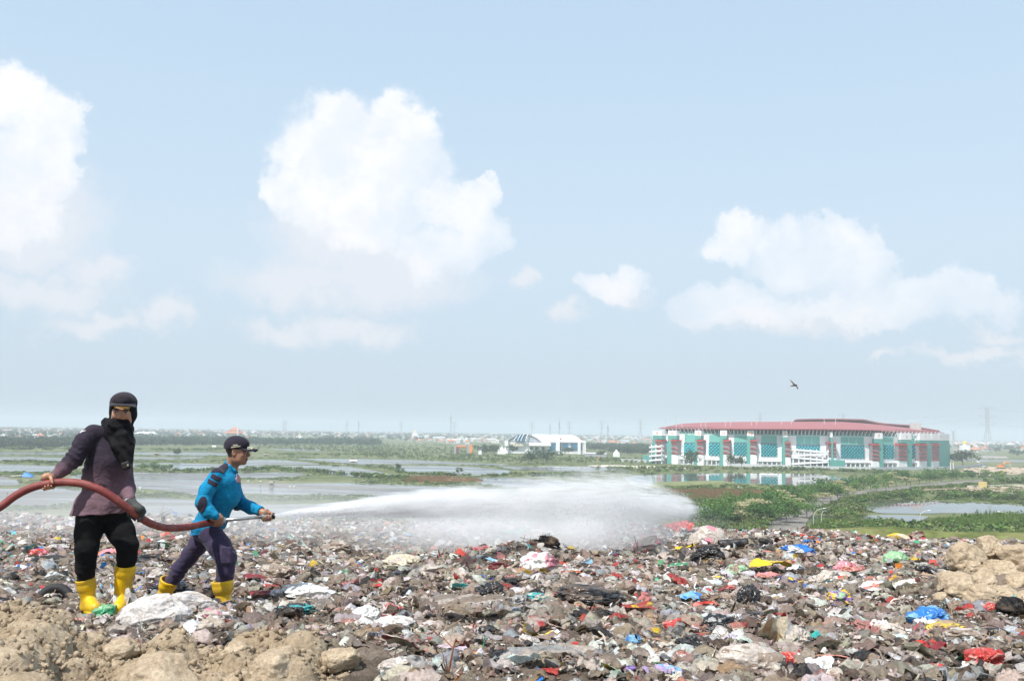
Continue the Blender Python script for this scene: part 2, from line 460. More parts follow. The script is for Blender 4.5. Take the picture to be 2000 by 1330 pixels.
# landfill hill: coarse body and the finely modelled top that the picture shows
def build_hill():
    xs = np.concatenate([np.linspace(-95, -34, 40), np.linspace(-33, 33, 110), np.linspace(34, 95, 40)])
    ys = np.concatenate([np.linspace(-95, -31, 30), np.linspace(-30, 30, 90), np.linspace(31, 95, 60)])
    X, Y = np.meshgrid(xs, ys, indexing='ij'); e = edge_dist(X, Y)
    Z = hill(X, Y) - np.where(e > -0.6, 0.17, 0.0)
    V = np.stack([X, Y, Z], -1).reshape(-1, 3); Fq = grid_faces(len(xs), len(ys))
    ec = e.reshape(-1)[Fq].mean(1)
    tag(mesh_obj('landfill_hill', V, Fq, [M_rubground, M_slope], smooth=True, matidx=(ec < -9).astype(int)), kind='structure')
    pxs = np.linspace(-500, 2500, 620); Ys = np.geomspace(4.0, 25.5, 300)
    sl_ = (pxs - 1000) / F_PX
    X = sl_[:, None] * Ys[None, :]; Y = np.broadcast_to(Ys[None, :], X.shape)
    e = edge_dist(X, Y); P3 = np.stack([X, Y, X * 0], -1)
    Z = hill(X, Y) + 0.022 * ridged(P3, 5.0, 40, 4, 0.6) - 0.02
    V = np.stack([X, Y, Z], -1).reshape(-1, 3)
    tag(mesh_obj('landfill_top', V, grid_faces(*X.shape), M_rubground, smooth=True), kind='structure')
build_hill()

# ---- soil bank in the left foreground: rounded clods pushed up by a digger
BX = np.array([-620, 0, 60, 120, 150, 250, 350, 420, 500, 590, 640, 700, 740, 790]); BY = np.array([1150, 1172, 1166, 1190, 1235, 1240, 1236, 1262, 1242, 1230, 1246, 1290, 1335, 1400])
def build_bank():
    r = np.random.default_rng(5); xs = np.arange(-4.6, -0.45, 0.0125); ys = np.arange(4.3, 6.9, 0.0125)
    X, Y = np.meshgrid(xs, ys, indexing='ij'); P3 = np.stack([X, Y, X * 0], -1)
    px = 1000 + X / Y * F_PX; cy_ = np.interp(px, BX, BY)
    cz = CAMZ - (cy_ - 842 - (px - 1000) * math.tan(ROLL)) / F_PX * 6.0       # crest height of the bank at 6 m
    base = cz - 0.035 + 0.10 * (Y - 6.0) * (Y < 6.0) - np.maximum(Y - 6.05, 0) ** 1.0 * 0.9
    base = base + 0.05 * vnoise(P3, 1.5, 3)
    Z = base.copy()
    for i in range(900):
        cx, cyy = r.uniform(-4.6, -0.55), r.uniform(4.3, 6.25); rad = 0.018 + 0.15 * r.random() ** 3.0
        d2 = (X - cx) ** 2 + (Y - cyy) ** 2 * r.uniform(0.7, 1.4)
        m = d2 < rad * rad
        if not m.any(): continue
        bi = base[np.abs(xs - cx).argmin(), np.abs(ys - cyy).argmin()]
        cap = bi - rad * r.uniform(0.25, 0.6) + np.sqrt(np.maximum(rad * rad - d2, 0)) * r.uniform(0.8, 1.15)
        k = 0.015; A = Z[m]; D = cap[m]; h = np.maximum(k - np.abs(A - D), 0) / k
        Z[m] = np.maximum(A, D) + h * h * k * 0.25
    rough = np.clip(vnoise(P3, 2.2, 14) + 0.55, 0, 1)
    Z = Z + rough * (0.020 * ridged(P3, 13, 8, 4, 0.65)) + 0.016 * fbm(P3, 11, 9, 4, 0.6) + 0.008 * fbm(P3, 40, 10, 2)
    V = np.stack([X, Y, Z], -1).reshape(-1, 3)
    Fq = grid_faces(*X.shape); keep = (Z > hill_top(X, Y) - 0.25).reshape(-1)[Fq].any(1)
    tag(mesh_obj('soil_bank', V, Fq[keep], M_soil, smooth=True), kind='structure')
build_bank()
def ico(sub):
    import bmesh
    bm = bmesh.new(); bmesh.ops.create_icosphere(bm, subdivisions=sub, radius=1.0)
    V = np.array([v.co[:] for v in bm.verts]); Fq = np.array([[v.index for v in f.verts] for f in bm.faces]); bm.free()
    return V, Fq
ICO = {k: ico(k) for k in (1, 2, 3, 4, 5)}
def rot_xyz(a, b, c): return np.array(Euler((a, b, c)).to_matrix())
def clod(px, py, rpx, Y, label, seed, flat=0.8, sub=5, group=None, z_in=0.0):
    r = np.random.default_rng(seed); V, Fq = ICO[sub]
    c = P(px, py, Y); rad = rpx / F_PX * Y * 1.1
    # angular lump: unit sphere cut by random planes, then roughened
    W_ = V.copy()
    for i in range(9):
        n = r.normal(size=3); n /= np.linalg.norm(n); d = r.uniform(0.62, 0.9); t = W_ @ n
        W_ = W_ - np.maximum(t - d, 0)[:, None] * n * 0.85
    W_ = W_ * (1 + 0.13 * fbm(W_ + seed, 1.5, seed, 4))[:, None] * (1 + 0.045 * ridged(W_ + seed, 4.5, seed, 4, .6))[:, None]
    W_ = W_ * np.array([r.uniform(0.95, 1.2), r.uniform(0.9, 1.1), flat]) @ rot_xyz(r.uniform(-.25, .25), r.uniform(-.25, .25), r.uniform(0, 6)).T * rad
    o = mesh_obj('clay_clod', W_ + c, Fq, M_clod, smooth=True, origin=c)
    return tag(o, label, 'clay lump', group or 'clay lumps heaped at the right edge')
CLODS = [(1884, 1090, 33, 9.3, 'broad flat topped clay lump at the top left of the right hand heap'),
 (1930, 1071, 27, 9.6, 'rounded clay lump crowning the right hand heap beside the skyline'),
 (1984, 1088, 33, 9.4, 'big crumbly clay lump under the rim of the heap, cut by the right picture edge'),
 (1868, 1150, 34, 8.6, 'long leaning clay slab at the left foot of the right hand heap'),
 (1920, 1135, 28, 8.8, 'pale rounded clay lump in the middle of the right hand heap'),
 (1952, 1118, 27, 9.0, 'smooth clay lump wedged between two bigger ones under the crown'),
 (1915, 1168, 29, 8.4, 'squat clay lump at the front foot of the right hand heap'),
 (1958, 1162, 25, 8.5, 'small brown clay lump beside the squat front one'),
 (1990, 1142, 27, 8.7, 'clay lump halfway down the heap at the right picture edge'),
 (1992, 1180, 26, 8.3, 'lowest clay lump of the heap at the right picture edge'),
 (1905, 1112, 20, 9.1, 'small crumbling clay lump below the broad flat topped one'),
 (1850, 1126, 15, 9.0, 'little clay lump rolled off the left side of the heap'),
 (1838, 1166, 12, 8.5, 'smallest clay lump lying loose among rubbish left of the heap'),
 (2030, 1120, 40, 9.0, 'clay lump mostly outside the right picture edge')]
for i, (a, b, c, d, e) in enumerate(CLODS): clod(a, b, c, d, e, 300 + i)
for i in range(60):
    r_ = np.random.default_rng(900 + i)
# crumbled earth between the lumps of the right heap
def build_heap():
    xs = np.arange(3.3, 5.6, 0.02); ys = np.arange(7.9, 10.4, 0.02); X, Y = np.meshgrid(xs, ys, indexing='ij'); P3 = np.stack([X, Y, X * 0], -1)
    top = CAMZ - 1.20
    Z = top - 0.50 * np.sqrt(((X - 4.65) / 0.95) ** 2 + ((Y - 9.2) / 0.95) ** 2) ** 1.3 + 0.035 * ridged(P3, 3.5, 4, 5, 0.6)
    V = np.stack([X, Y, Z], -1).reshape(-1, 3); Fq = grid_faces(*X.shape); keep = (Z > hill_top(X, Y) - 0.12).reshape(-1)[Fq].any(1)
    tag(mesh_obj('soil_heap', V, Fq[keep], M_soil, smooth=True), kind='structure')
build_heap()
FG_CLODS = [(45, 1250, 48, 5.75, 'large rounded clay lump in the far left foreground'), (40, 1296, 55, 5.25, 'smooth pale clay lump in the bottom left corner'),
 (310, 1332, 60, 5.2, 'broad clay boulder at the bottom edge below the grey sack'), (540, 1306, 46, 5.45, 'upright clay lump at the bottom edge below the dry twigs'),
 (238, 1272, 30, 5.7, 'clay lump in the bank just left of the grey sack'), (462, 1274, 26, 5.8, 'knobbly clay lump in the bank right of the grey sack'),
 (668, 1288, 32, 5.7, 'crumbly clay lump at the right end of the foreground bank'), (110, 1212, 24, 6.0, 'small clay lump under the old tyre'), (590, 1262, 20, 5.9, 'peaked clay lump on the crest of the bank')]
for i, (a, b, c, d, e) in enumerate(FG_CLODS): clod(a, b, c, d, e, 500 + i, flat=0.75, group='clay lumps in the foreground bank')

# ---- ponds
def water_mat(name, rough, base, bscale, bstr):
    m = bpy.data.materials.new(name); m.use_nodes = True; T = NT(m.node_tree); b = T.n['Principled BSDF']
    pos = T.new('ShaderNodeNewGeometry').outputs['Position']
    f = T.mapr(T.noise(T.vmath('MULTIPLY', pos, (0.3, 1.0, 1.0)), 0.02, 6, 0.6), 0.42, 0.62)
    T.l.new(T.mix(f, (*base, 1), (base[0] * 1.5, base[1] * 1.4, base[2] * 1.3, 1)), b.inputs['Base Color'])
    T.l.new(T.mapr(T.noise(T.vmath('MULTIPLY', pos, (0.25, 1.0, 1.0)), 0.035, 4, 0.6), 0.40, 0.60, rough * 0.6, rough * 2.4), b.inputs['Roughness'])
    bp = T.new('ShaderNodeBump', {'Strength': bstr, 'Distance': 0.08, 'Height': T.noise(T.vmath('MULTIPLY', pos, (0.5, 1.0, 1.0)), bscale, 3, 0.6)})
    T.l.new(bp.outputs[0], b.inputs['Normal']); b.inputs['IOR'].default_value = 1.333; b.inputs['Specular IOR Level'].default_value = 0.36
    return m
M_water = water_mat('pond_water', 0.10, (0.085, 0.085, 0.075), 0.8, 0.22)
M_mudw = water_mat('muddy_water', 0.16, (0.12, 0.115, 0.105), 0.5, 0.25)
M_still = water_mat('still_water', 0.03, (0.07, 0.075, 0.065), 0.4, 0.02)
PONDS = [
 ([(-400, 882), (120, 883), (250, 883), (400, 883), (470, 886), (440, 889), (300, 888.5), (120, 888), (-400, 888)], 0),
 ([(-400, 892), (60, 892), (125, 894), (118, 899), (0, 900), (-400, 901)], 0), ([(262, 892), (345, 893), (400, 891), (395, 895), (330, 897), (258, 897)], 0),
 ([(-400, 905), (0, 906), (105, 909), (150, 912), (200, 908), (120, 919), (60, 921), (-400, 922)], 0),
 ([(255, 905), (330, 904), (420, 906), (520, 909), (505, 917), (430, 918), (345, 917), (300, 911), (255, 912)], 0),
 ([(235, 922), (330, 923), (440, 924), (560, 922), (620, 926), (560, 932), (470, 934), (440, 938), (410, 970), (340, 962), (300, 956), (250, 952), (160, 948), (110, 938), (160, 925)], 1),
 ([(-400, 925), (0, 926), (8, 931), (40, 940), (30, 948), (-400, 950)], 1),
 ([(-400, 956), (40, 954), (120, 952), (180, 958), (160, 975), (130, 984), (60, 990), (-400, 986)], 1),
 ([(160, 974), (330, 972), (420, 980), (500, 985), (620, 984), (700, 976), (900, 972), (900, 1010), (160, 1010)], 1),
 ([(470, 944), (560, 944), (680, 943), (760, 946), (860, 950), (1010, 956), (960, 975), (820, 972), (700, 968), (560, 966), (470, 964), (440, 955)], 1),
 ([(480, 898.5), (510, 897.5), (560, 899), (600, 903), (630, 907), (560, 908), (480, 907.5)], 0),
 ([(520, 877.5), (560, 876), (628, 878), (640, 881), (560, 880)], 0), ([(560, 895.5), (700, 896), (800, 898), (900, 903), (1010, 907), (960, 909), (840, 906), (720, 906.5), (690, 907), (640, 901)], 0),
 ([(548, 910), (620, 909), (690, 911), (705, 915), (775, 927), (740, 930), (700, 932), (660, 928), (618, 921), (580, 917)], 0),
 ([(722, 909.5), (850, 909), (930, 912), (1000, 919), (990, 927), (940, 929), (880, 927), (800, 922), (770, 917)], 0),
 ([(962, 911), (1080, 910), (1180, 911), (1215, 917), (1150, 921), (1090, 920), (1010, 917)], 0),
 ([(905, 934), (990, 932), (1090, 938), (1150, 948), (1080, 958), (960, 950)], 0),
 ([(1215, 932), (1270, 926), (1340, 924.5), (1500, 924), (1600, 926), (1650, 934), (1668, 940), (1640, 944), (1560, 948), (1480, 947.5), (1400, 945), (1340, 949), (1270, 951), (1230, 945)], 2),
 ([(1330, 988), (1370, 986), (1392, 992), (1385, 1003), (1330, 1003)], 2),
 ([(1669, 988), (1695, 981), (1725, 976.5), (1765, 975.5), (1850, 979), (1930, 982), (2000, 987), (2300, 998), (2300, 1012), (2010, 1006), (1900, 1002), (1840, 1001), (1790, 1003), (1730, 1002), (1690, 998), (1672, 994)], 2),
 ([(1685, 1007), (1740, 1005), (1790, 1006), (1820, 1009), (1790, 1024), (1690, 1020)], 2), ([(1575, 1008), (1600, 1006), (1645, 1008), (1655, 1016), (1620, 1022), (1580, 1018)], 2),
 ([(1960, 963), (2000, 962), (2200, 964), (2200, 969), (2000, 966)], 2)]
def inpoly(px, py, poly):
    px = np.asarray(px, float); py = np.asarray(py, float); ins = np.zeros(px.shape, bool); n = len(poly)
    for i in range(n):
        x1, y1 = poly[i]; x2, y2 = poly[(i + 1) % n]
        c = ((y1 > py) != (y2 > py)); ins ^= c & (px < (x2 - x1) * (py - y1) / ((y2 - y1) if y2 != y1 else 1e-9) + x1)
    return ins
def in_water(px, py):
    r = np.zeros(np.shape(px), bool)
    for poly, k in PONDS: r |= inpoly(px, py, poly)
    return r
def ground_poly(name, poly, m, z, jitter=0.6, kind='structure', seg=6):
    """a sheet on the plain whose outline is wavy at the scale of metres"""
    pts = []; n = len(poly)
    for i in range(n):
        a = G(*poly[i], z)[:2]; b = G(*poly[(i + 1) % n], z)[:2]
        L = np.linalg.norm(b - a); k = int(min(40, max(1, L / seg)))
        for j in range(k): pts.append(a + (b - a) * j / k)
    pts = np.array(pts)
    P3 = np.concatenate([pts, pts[:, :1] * 0], 1)
    pts = pts + np.stack([fbm(P3, 0.06, 1, 3), fbm(P3, 0.06, 77, 3)], 1) * jitter * 3
    V = np.concatenate([pts, np.full((len(pts), 1), z)], 1)
    from mathutils.geometry import tessellate_polygon
    tris = np.array(tessellate_polygon([[Vector(v) for v in V]]))
    a, b, c = V[tris[:, 0]], V[tris[:, 1]], V[tris[:, 2]]
    fl = np.cross(b - a, c - a)[:, 2] < 0; tris[fl] = tris[fl][:, ::-1]
    return tag(mesh_obj(name, V, tris, m), kind=kind)
for i, (poly, k) in enumerate(PONDS): ground_poly('pond_water', poly, (M_water, M_mudw, M_still)[k], 0.06 + 0.002 * i, jitter=0.5)
M_reedbr = grassy('brown_reeds', [(0.17, 0.105, 0.055), (0.21, 0.13, 0.07), (0.24, 0.15, 0.08), (0.19, 0.13, 0.06)], 0.05, 0.5)
M_dirt = grassy('bare_dirt', [(0.33, 0.25, 0.18), (0.40, 0.31, 0.23), (0.45, 0.36, 0.27), (0.36, 0.28, 0.2)], 0.03, 0.3)
M_sand = grassy('pale_rubble', [(0.5, 0.44, 0.34), (0.62, 0.56, 0.46), (0.66, 0.6, 0.5), (0.5, 0.45, 0.36)], 0.06, 0.4)
M_road = grassy('road_asphalt', [(0.17, 0.155, 0.135), (0.19, 0.175, 0.155), (0.21, 0.19, 0.17), (0.23, 0.205, 0.18)], 0.05, 0.6)
M_marsh = grassy('marsh_grass', [(0.12, 0.15, 0.05), (0.17, 0.19, 0.08), (0.20, 0.21, 0.10), (0.2, 0.19, 0.1)], 0.02, 0.2)
ground_poly('reed_field', [(1300, 958), (1400, 956), (1480, 958), (1535, 963), (1560, 970), (1500, 978), (1420, 976), (1340, 973), (1290, 968)], M_reedbr, 0.15, 0.4)
ground_poly('reed_field', [(770, 934), (850, 930), (930, 934), (945, 940), (860, 943), (800, 941)], M_reedbr, 0.15, 0.4)
ground_poly('marsh', [(1290, 941), (1400, 938), (1450, 944), (1560, 948), (1660, 944), (1620, 952), (1540, 958), (1400, 952), (1300, 955), (1240, 953)], M_marsh, 0.13, 0.4)
ground_poly('bare_ground', [(1885, 926), (1880, 915), (1930, 911), (2000, 913), (2200, 915), (2200, 926), (2000, 925), (1930, 930)], M_dirt, 0.10, 0.5)
ground_poly('bare_ground', [(1895, 951), (1990, 950), (2200, 952), (2200, 962), (1990, 960), (1900, 958), (1800, 958), (1805, 952)], M_dirt, 0.12, 0.5)
ground_poly('bare_ground', [(1780, 926), (1840, 920), (1900, 918), (1900, 924), (1830, 930)], M_dirt, 0.10, 0.5)
ground_poly('rubble_strip', [(1140, 909), (1180, 908), (1250, 909.5), (1335, 911), (1380, 913), (1330, 915), (1240, 913.5), (1175, 911.5)], M_sand, 0.12, 0.3)
ground_poly('road', [(1400, 1060), (1500, 1020), (1535, 1000), (1565, 985), (1610, 970), (1680, 958), (1760, 949), (1850, 941), (1960, 934), (2200, 927), (2200, 930), (1960, 938), (1860, 945), (1770, 954), (1690, 964), (1640, 976), (1600, 992), (1580, 1010), (1560, 1060)], M_road, 0.17, 0.0)
M_kerb = mat('kerb_concrete', (0.5, 0.48, 0.44), 0.9, 0.2, 0.5)
# ================================================================== VEGETATION
def leaf_cloud(n, size, shape='bush', seed=0, aspect=1.0):
    """n small quads spread through a unit crown (radius 1, height 1..2); returns V(n*4,3), shade(n)"""
    r = np.random.default_rng(seed)
    if shape == 'reed':
        c = np.stack([r.uniform(-1, 1, n), r.uniform(-1, 1, n), np.zeros(n)], 1); hgt = r.uniform(0.6, 1.05, n)
        an = r.uniform(0, math.pi, n); w = size * r.uniform(0.5, 1.2, n); lean = r.normal(0, 0.12, (n, 2))
        dx, dy = np.cos(an) * w, np.sin(an) * w
        V = np.zeros((n, 4, 3))
        V[:, 0] = c - np.stack([dx, dy, dx * 0], 1); V[:, 1] = c + np.stack([dx, dy, dx * 0], 1)
        top = c + np.stack([lean[:, 0], lean[:, 1], hgt], 1)
        V[:, 2] = top + np.stack([dx, dy, dx * 0], 1) * 0.35; V[:, 3] = top - np.stack([dx, dy, dx * 0], 1) * 0.35
        return V.reshape(-1, 3)
    k = 9 if shape != 'flat' else 7
    if shape == 'flat':        # layered, flat-topped crown
        lc = np.stack([r.uniform(-.65, .65, k), r.uniform(-.65, .65, k), r.uniform(0.45, 1.0, k)], 1); lr = np.stack([r.uniform(.35, .6, k)] * 2 + [r.uniform(.07, .14, k)], 1)
    else:
        lc = r.normal(0, 0.36, (k, 3)); lc[:, 2] = r.uniform(0.25, 0.8, k); lr = np.stack([r.uniform(.3, .5, k)] * 2 + [r.uniform(.2, .33, k)], 1)
    w = r.integers(0, k, n); d = r.normal(size=(n, 3)); d /= np.linalg.norm(d, axis=1, keepdims=True)
    d *= (r.random((n, 1)) ** 0.28)
    c = lc[w] + d * lr[w]; c[:, 2] = np.maximum(c[:, 2], 0.02)
    nr = d + r.normal(0, 0.45, (n, 3)) + np.array([0, 0, 0.35]); nr /= np.linalg.norm(nr, axis=1, keepdims=True)
    a = np.cross(nr, r.normal(size=(n, 3))); a /= np.linalg.norm(a, axis=1, keepdims=True); b = np.cross(nr, a)
    s = size * r.uniform(0.6, 1.35, (n, 1)); a = a * s; b = b * s * 0.75
    return np.stack([c - a, c - b, c + a, c + b], 1).reshape(-1, 3)
QF = lambda n: np.arange(n * 4).reshape(n, 4)
def scatter(name, protos, pos, scale, rotz, choice, colors, m, tilt=None, jit=0.12, seed=0, **tags):
    """replicates quad-card protos into one mesh"""
    r = np.random.default_rng(seed); Vs, Cs = [], []
    pos = np.asarray(pos, float); scale = np.asarray(scale, float)
    if scale.ndim == 1: scale = np.repeat(scale[:, None], 3, 1)
    for k, pv in enumerate(protos):
        idx = np.where(choice == k)[0]
        if not len(idx): continue
        c_, s_ = np.cos(rotz[idx]), np.sin(rotz[idx]); q = pv[None] * scale[idx][:, None, :]
        x = q[..., 0] * c_[:, None] - q[..., 1] * s_[:, None]; y = q[..., 0] * s_[:, None] + q[..., 1] * c_[:, None]
        Vv = np.stack([x, y, q[..., 2]], -1) + pos[idx][:, None, :]
        nq = len(pv) // 4
        cc = np.repeat(colors[idx][:, None, :], nq, 1) * (1 + r.normal(0, jit, (len(idx), nq, 1)))
        Vs.append(Vv.reshape(-1, 3)); Cs.append(np.repeat(cc.reshape(-1, 3), 4, 0))
    V = np.concatenate(Vs); C_ = np.clip(np.concatenate(Cs), 0.005, 1)
    o = mesh_obj(name, V, QF(len(V) // 4), m, col=C_)
    return tag(o, **tags)
M_leaf = mat('foliage', (0.1, 0.15, 0.04), 0.7, 0.0, attr='Col', spec=0.2, trans=0.3)
BUSH = [leaf_cloud(110, 0.13, 'bush', s) for s in range(5)]
BUSHF = [leaf_cloud(34, 0.24, 'bush', 20 + s) for s in range(4)]
REED = [leaf_cloud(26, 0.05, 'reed', 40 + s) for s in range(4)]
GREENS = np.array([(0.11, 0.185, 0.045), (0.14, 0.205, 0.055), (0.08, 0.14, 0.035), (0.19, 0.22, 0.08), (0.13, 0.155, 0.065)])
ROADP = [(1490, 1060), (1515, 1010), (1540, 985), (1590, 968), (1670, 954), (1750, 945), (1850, 938), (1960, 931), (2200, 924), (2200, 932), (1960, 940), (1870, 947), (1770, 957), (1700, 967), (1650, 980), (1610, 996), (1600, 1060)]
def on_road(p):
    rel = (np.asarray(p) - C0) @ CM; return inpoly(1000 + rel[:, 0] / -rel[:, 2] * F_PX, 665 - rel[:, 1] / -rel[:, 2] * F_PX, ROADP)
def greens(r, n, base=None, v=0.15):
    b = GREENS[r.integers(0, len(GREENS), n)] if base is None else np.tile(base, (n, 1))
    return b * (1 + r.normal(0, v, (n, 1)))
# shrubs along the pond dykes: polylines in the picture, on the plain
DYKES = [([(-200, 890), (60, 890), (200, 891), (340, 890), (480, 892)], 0.9, 1.0), ([(-200, 903), (60, 903), (150, 905), (260, 901), (420, 901), (500, 896), (640, 892)], 1.0, 1.2),
 ([(0, 903), (60, 901), (100, 905)], 1.6, 1.2), ([(250, 921), (290, 920), (330, 921), (400, 920), (440, 920), (560, 919), (600, 921), (640, 925), (720, 932), (800, 935)], 2.2, 2.0),
 ([(470, 917), (520, 916), (560, 918), (600, 918)], 2.0, 1.5), ([(0, 930), (60, 926), (130, 928), (180, 930)], 1.5, 1.4), ([(60, 946), (110, 944), (180, 950)], 1.2, 1.4),
 ([(620, 906), (660, 905), (720, 908), (770, 917), (790, 924)], 1.2, 1.2), ([(800, 926), (860, 929), (960, 931), (1040, 929), (1100, 931), (1180, 927), (1260, 926)], 1.9, 1.8),
 ([(1120, 927), (1200, 923), (1280, 921), (1380, 921)], 2.4, 2.0), ([(1160, 917), (1240, 916), (1330, 916), (1440, 917), (1560, 918), (1660, 921), (1760, 926)], 2.4, 2.2),
 ([(720, 931), (770, 937), (850, 944), (960, 952), (1080, 961)], 1.5, 1.6), ([(1060, 925), (1130, 925), (1200, 926)], 1.8, 1.8),
 ([(480, 887), (560, 888), (640, 889), (720, 889), (800, 888)], 2.6, 1.8), ([(-200, 878), (60, 878), (200, 879), (400, 879), (500, 877)], 3.0, 1.6),
 ([(1270, 959), (1350, 953), (1420, 952), (1500, 956), (1560, 959)], 1.2, 1.6), ([(1340, 981), (1400, 982), (1470, 984)], 1.8, 2.0),
 ([(1560, 1012), (1600, 1000), (1650, 985), (1670, 977), (1720, 968), (1790, 962), (1900, 962), (2050, 968), (2200, 975)], 2.0, 3.0),
 ([(1600, 984), (1660, 971), (1730, 963), (1820, 955), (1900, 948)], 1.6, 2.2), ([(1700, 972), (1800, 969), (1900, 972), (2000, 977), (2200, 984)], 2.2, 3.0),
 ([(1640, 1015), (1660, 1005), (1665, 995), (1690, 1003)], 2.4, 2.5), ([(1560, 958), (1630, 948), (1700, 940), (1800, 933), (1880, 928), (1960, 924)], 1.6, 1.4),
 ([(1890, 944), (1960, 942), (2060, 942), (2200, 942)], 2.6, 3.0), ([(1780, 936), (1880, 931), (1990, 932), (2200, 933)], 1.8, 2.0)]
def dykes():
    r = np.random.default_rng(7); pos, sc_, col = [], [], []
    for line, hgt, wid in DYKES:
        g = np.array([G(x, y, 0)[:2] for x, y in line])
        for a, b in zip(g[:-1], g[1:]):
            L = np.linalg.norm(b - a); D = (a[1] + b[1]) / 2; n = int(L / (0.9 + D / 700) * 1.35)
            t = r.random(n)[:, None]; p = a + (b - a) * t + r.normal(0, 1, (n, 2)) * np.array([1, 1.0]) * (0.6 + wid * D / 420)
            p = p[~on_road(np.concatenate([p, p[:, :1] * 0], 1))]; n = len(p)
            if not n: continue
            n1 = vnoise(np.concatenate([p, p[:, :1] * 0], 1), 0.03, 4)
            h = hgt * (0.62 + 0.5 * np.clip(n1 + 0.3, 0, 1) + 0.3 * r.random(n)); keep = r.random(n) < 0.6 + 0.6 * n1
            p, h = p[keep], h[keep]
            pos.append(np.concatenate([p, h[:, None] * 0], 1)); sc_.append(np.stack([h * r.uniform(.9, 1.5, len(h)), h * r.uniform(.9, 1.5, len(h)), h * 1.0], 1)); col.append(greens(r, len(h)))
    pos = np.concatenate(pos); s = np.concatenate(sc_); c = np.concatenate(col); D = pos[:, 1]; n = len(pos)
    near = D < 480
    scatter('dyke_shrubs', BUSH, pos[near], s[near], r.uniform(0, 6.3, near.sum()), r.integers(0, 5, near.sum()), c[near], M_leaf, kind='stuff', label='green shrubs and marsh plants lining the nearer pond dykes')
    f = ~near
    scatter('dyke_shrubs', BUSHF, pos[f], s[f] * 1.1, r.uniform(0, 6.3, f.sum()), r.integers(0, 4, f.sum()), c[f], M_leaf, seed=3, kind='stuff', label='green mangrove scrub along the farther pond dykes')
    print('dyke shrubs', n, near.sum())
dykes()
def field(name, label, polys, n, protos, hlo, hhi, base=None, v=0.18, wide=(0.8, 1.5), seed=0, avoid=True, m=None, np_=None, thresh=None):
    """low plants spread over areas of the plain given by picture polygons"""
    r = np.random.default_rng(seed); pos = []
    for poly, share in polys:
        pl = np.array(poly, float); k = int(n * share); x = r.uniform(pl[:, 0].min(), pl[:, 0].max(), k * 3); y = r.uniform(pl[:, 1].min(), pl[:, 1].max(), k * 3)
        ok = inpoly(x, y, poly)
        if avoid: ok &= ~in_water(x, y)
        x, y = x[ok][:k], y[ok][:k]
        pos += [G(a, b, 0) for a, b in zip(x, y)]
    pos = np.array(pos); pos = pos[~on_road(pos)]
    if thresh is not None: pos = pos[vnoise(pos, 0.035, seed + 5) > thresh]
    n_ = len(pos); h = r.uniform(hlo, hhi, n_) * (0.85 + 0.35 * vnoise(pos, 0.05, seed))
    s = np.stack([h * r.uniform(*wide, n_), h * r.uniform(*wide, n_), h], 1)
    return scatter(name, protos, pos, s, r.uniform(0, 6.3, n_), r.integers(0, len(protos), n_), greens(r, n_, base, v), m or M_leaf, seed=seed, kind='stuff', label=label)
# tall reeds in front of the right hand pond, on the plain below the landfill
REEDT = [leaf_cloud(30, 0.07, 'reed', 60 + s) for s in range(4)]
field('tall_reeds', 'tall green reeds and bushes between the pond and the landfill', [([(1560, 1085), (1590, 1030), (1700, 1026), (1800, 1034), (1850, 1026), (1990, 1020), (2250, 1024), (2250, 1085)], 1.0)], 5200, REEDT, 2.2, 4.2, np.array([0.13, 0.20, 0.045]), 0.2, (0.5, 0.9), 3)
field('reed_bushes', 'bushy clumps among the tall reeds', [([(1560, 1085), (1590, 1032), (1700, 1028), (1800, 1036), (1850, 1027), (1990, 1019), (2250, 1024), (2250, 1085)], 1.0)], 800, BUSH, 2.4, 4.4, None, 0.15, (0.7, 1.2), 4)
field('reed_bushes', 'bushes at the landfill foot beside the street lamp', [([(1330, 1080), (1340, 1010), (1420, 1006), (1500, 1012), (1600, 1022), (1600, 1080)], 1.0)], 520, BUSH, 1.6, 3.2, None, 0.15, (0.7, 1.2), 14)
field('brown_reed_stems', 'brown dry reed stems of the reed beds', [([(1290, 968), (1300, 958), (1400, 956), (1480, 958), (1535, 963), (1560, 970), (1500, 978), (1420, 976), (1340, 973)], 0.8), ([(770, 934), (850, 930), (930, 934), (945, 940), (860, 943), (800, 941)], 0.2)], 2600, REED, 0.8, 1.3, np.array([0.26, 0.165, 0.085]), 0.1, (0.9, 1.6), 5, avoid=False)
# grass tussocks and herbs over the green parts of the plain
field('marsh_herbs', 'grass tussocks and herbs over the green plain', [([(-300, 870), (1290, 880), (1290, 935), (1200, 985), (-300, 1000)], 0.55), ([(1250, 920), (2200, 910), (2200, 1000), (1250, 1000)], 0.45)], 13000, BUSHF, 0.35, 1.1, None, 0.2, (1.2, 3.0), 6, thresh=-0.25)
# woodland masses between the ponds and the town, and on to the horizon
TREEF = [leaf_cloud(46, 0.22, 'bush', 80 + s) for s in range(5)]
def woods(name, label, n, polys, hlo, hhi, seed, base, cover=-1, protos=None):
    r = np.random.default_rng(seed); pos = []
    for poly, share in polys:
        pl = np.array(poly, float); k = int(n * share); x = r.uniform(pl[:, 0].min(), pl[:, 0].max(), k * 4); y = r.uniform(pl[:, 1].min(), pl[:, 1].max(), k * 4)
        x, y = x[inpoly(x, y, poly)][:k], y[inpoly(x, y, poly)][:k]; pos += [G(a, b, 0) for a, b in zip(x, y)]
    pos = np.array(pos)
    if cover > -1: pos = pos[vnoise(pos * np.array([1, 0.25, 1]), 0.004, seed) > cover]
    n_ = len(pos); h = r.uniform(hlo, hhi, n_); s = np.stack([h * .7, h * .7, h], 1)
    c = np.tile(base, (n_, 1)) * (1 + r.normal(0, 0.22, (n_, 1)))
    scatter(name, protos or TREEF, pos, s, r.uniform(0, 6.3, n_), r.integers(0, 5, n_), c, M_leaf, seed=seed, kind='stuff', label=label)
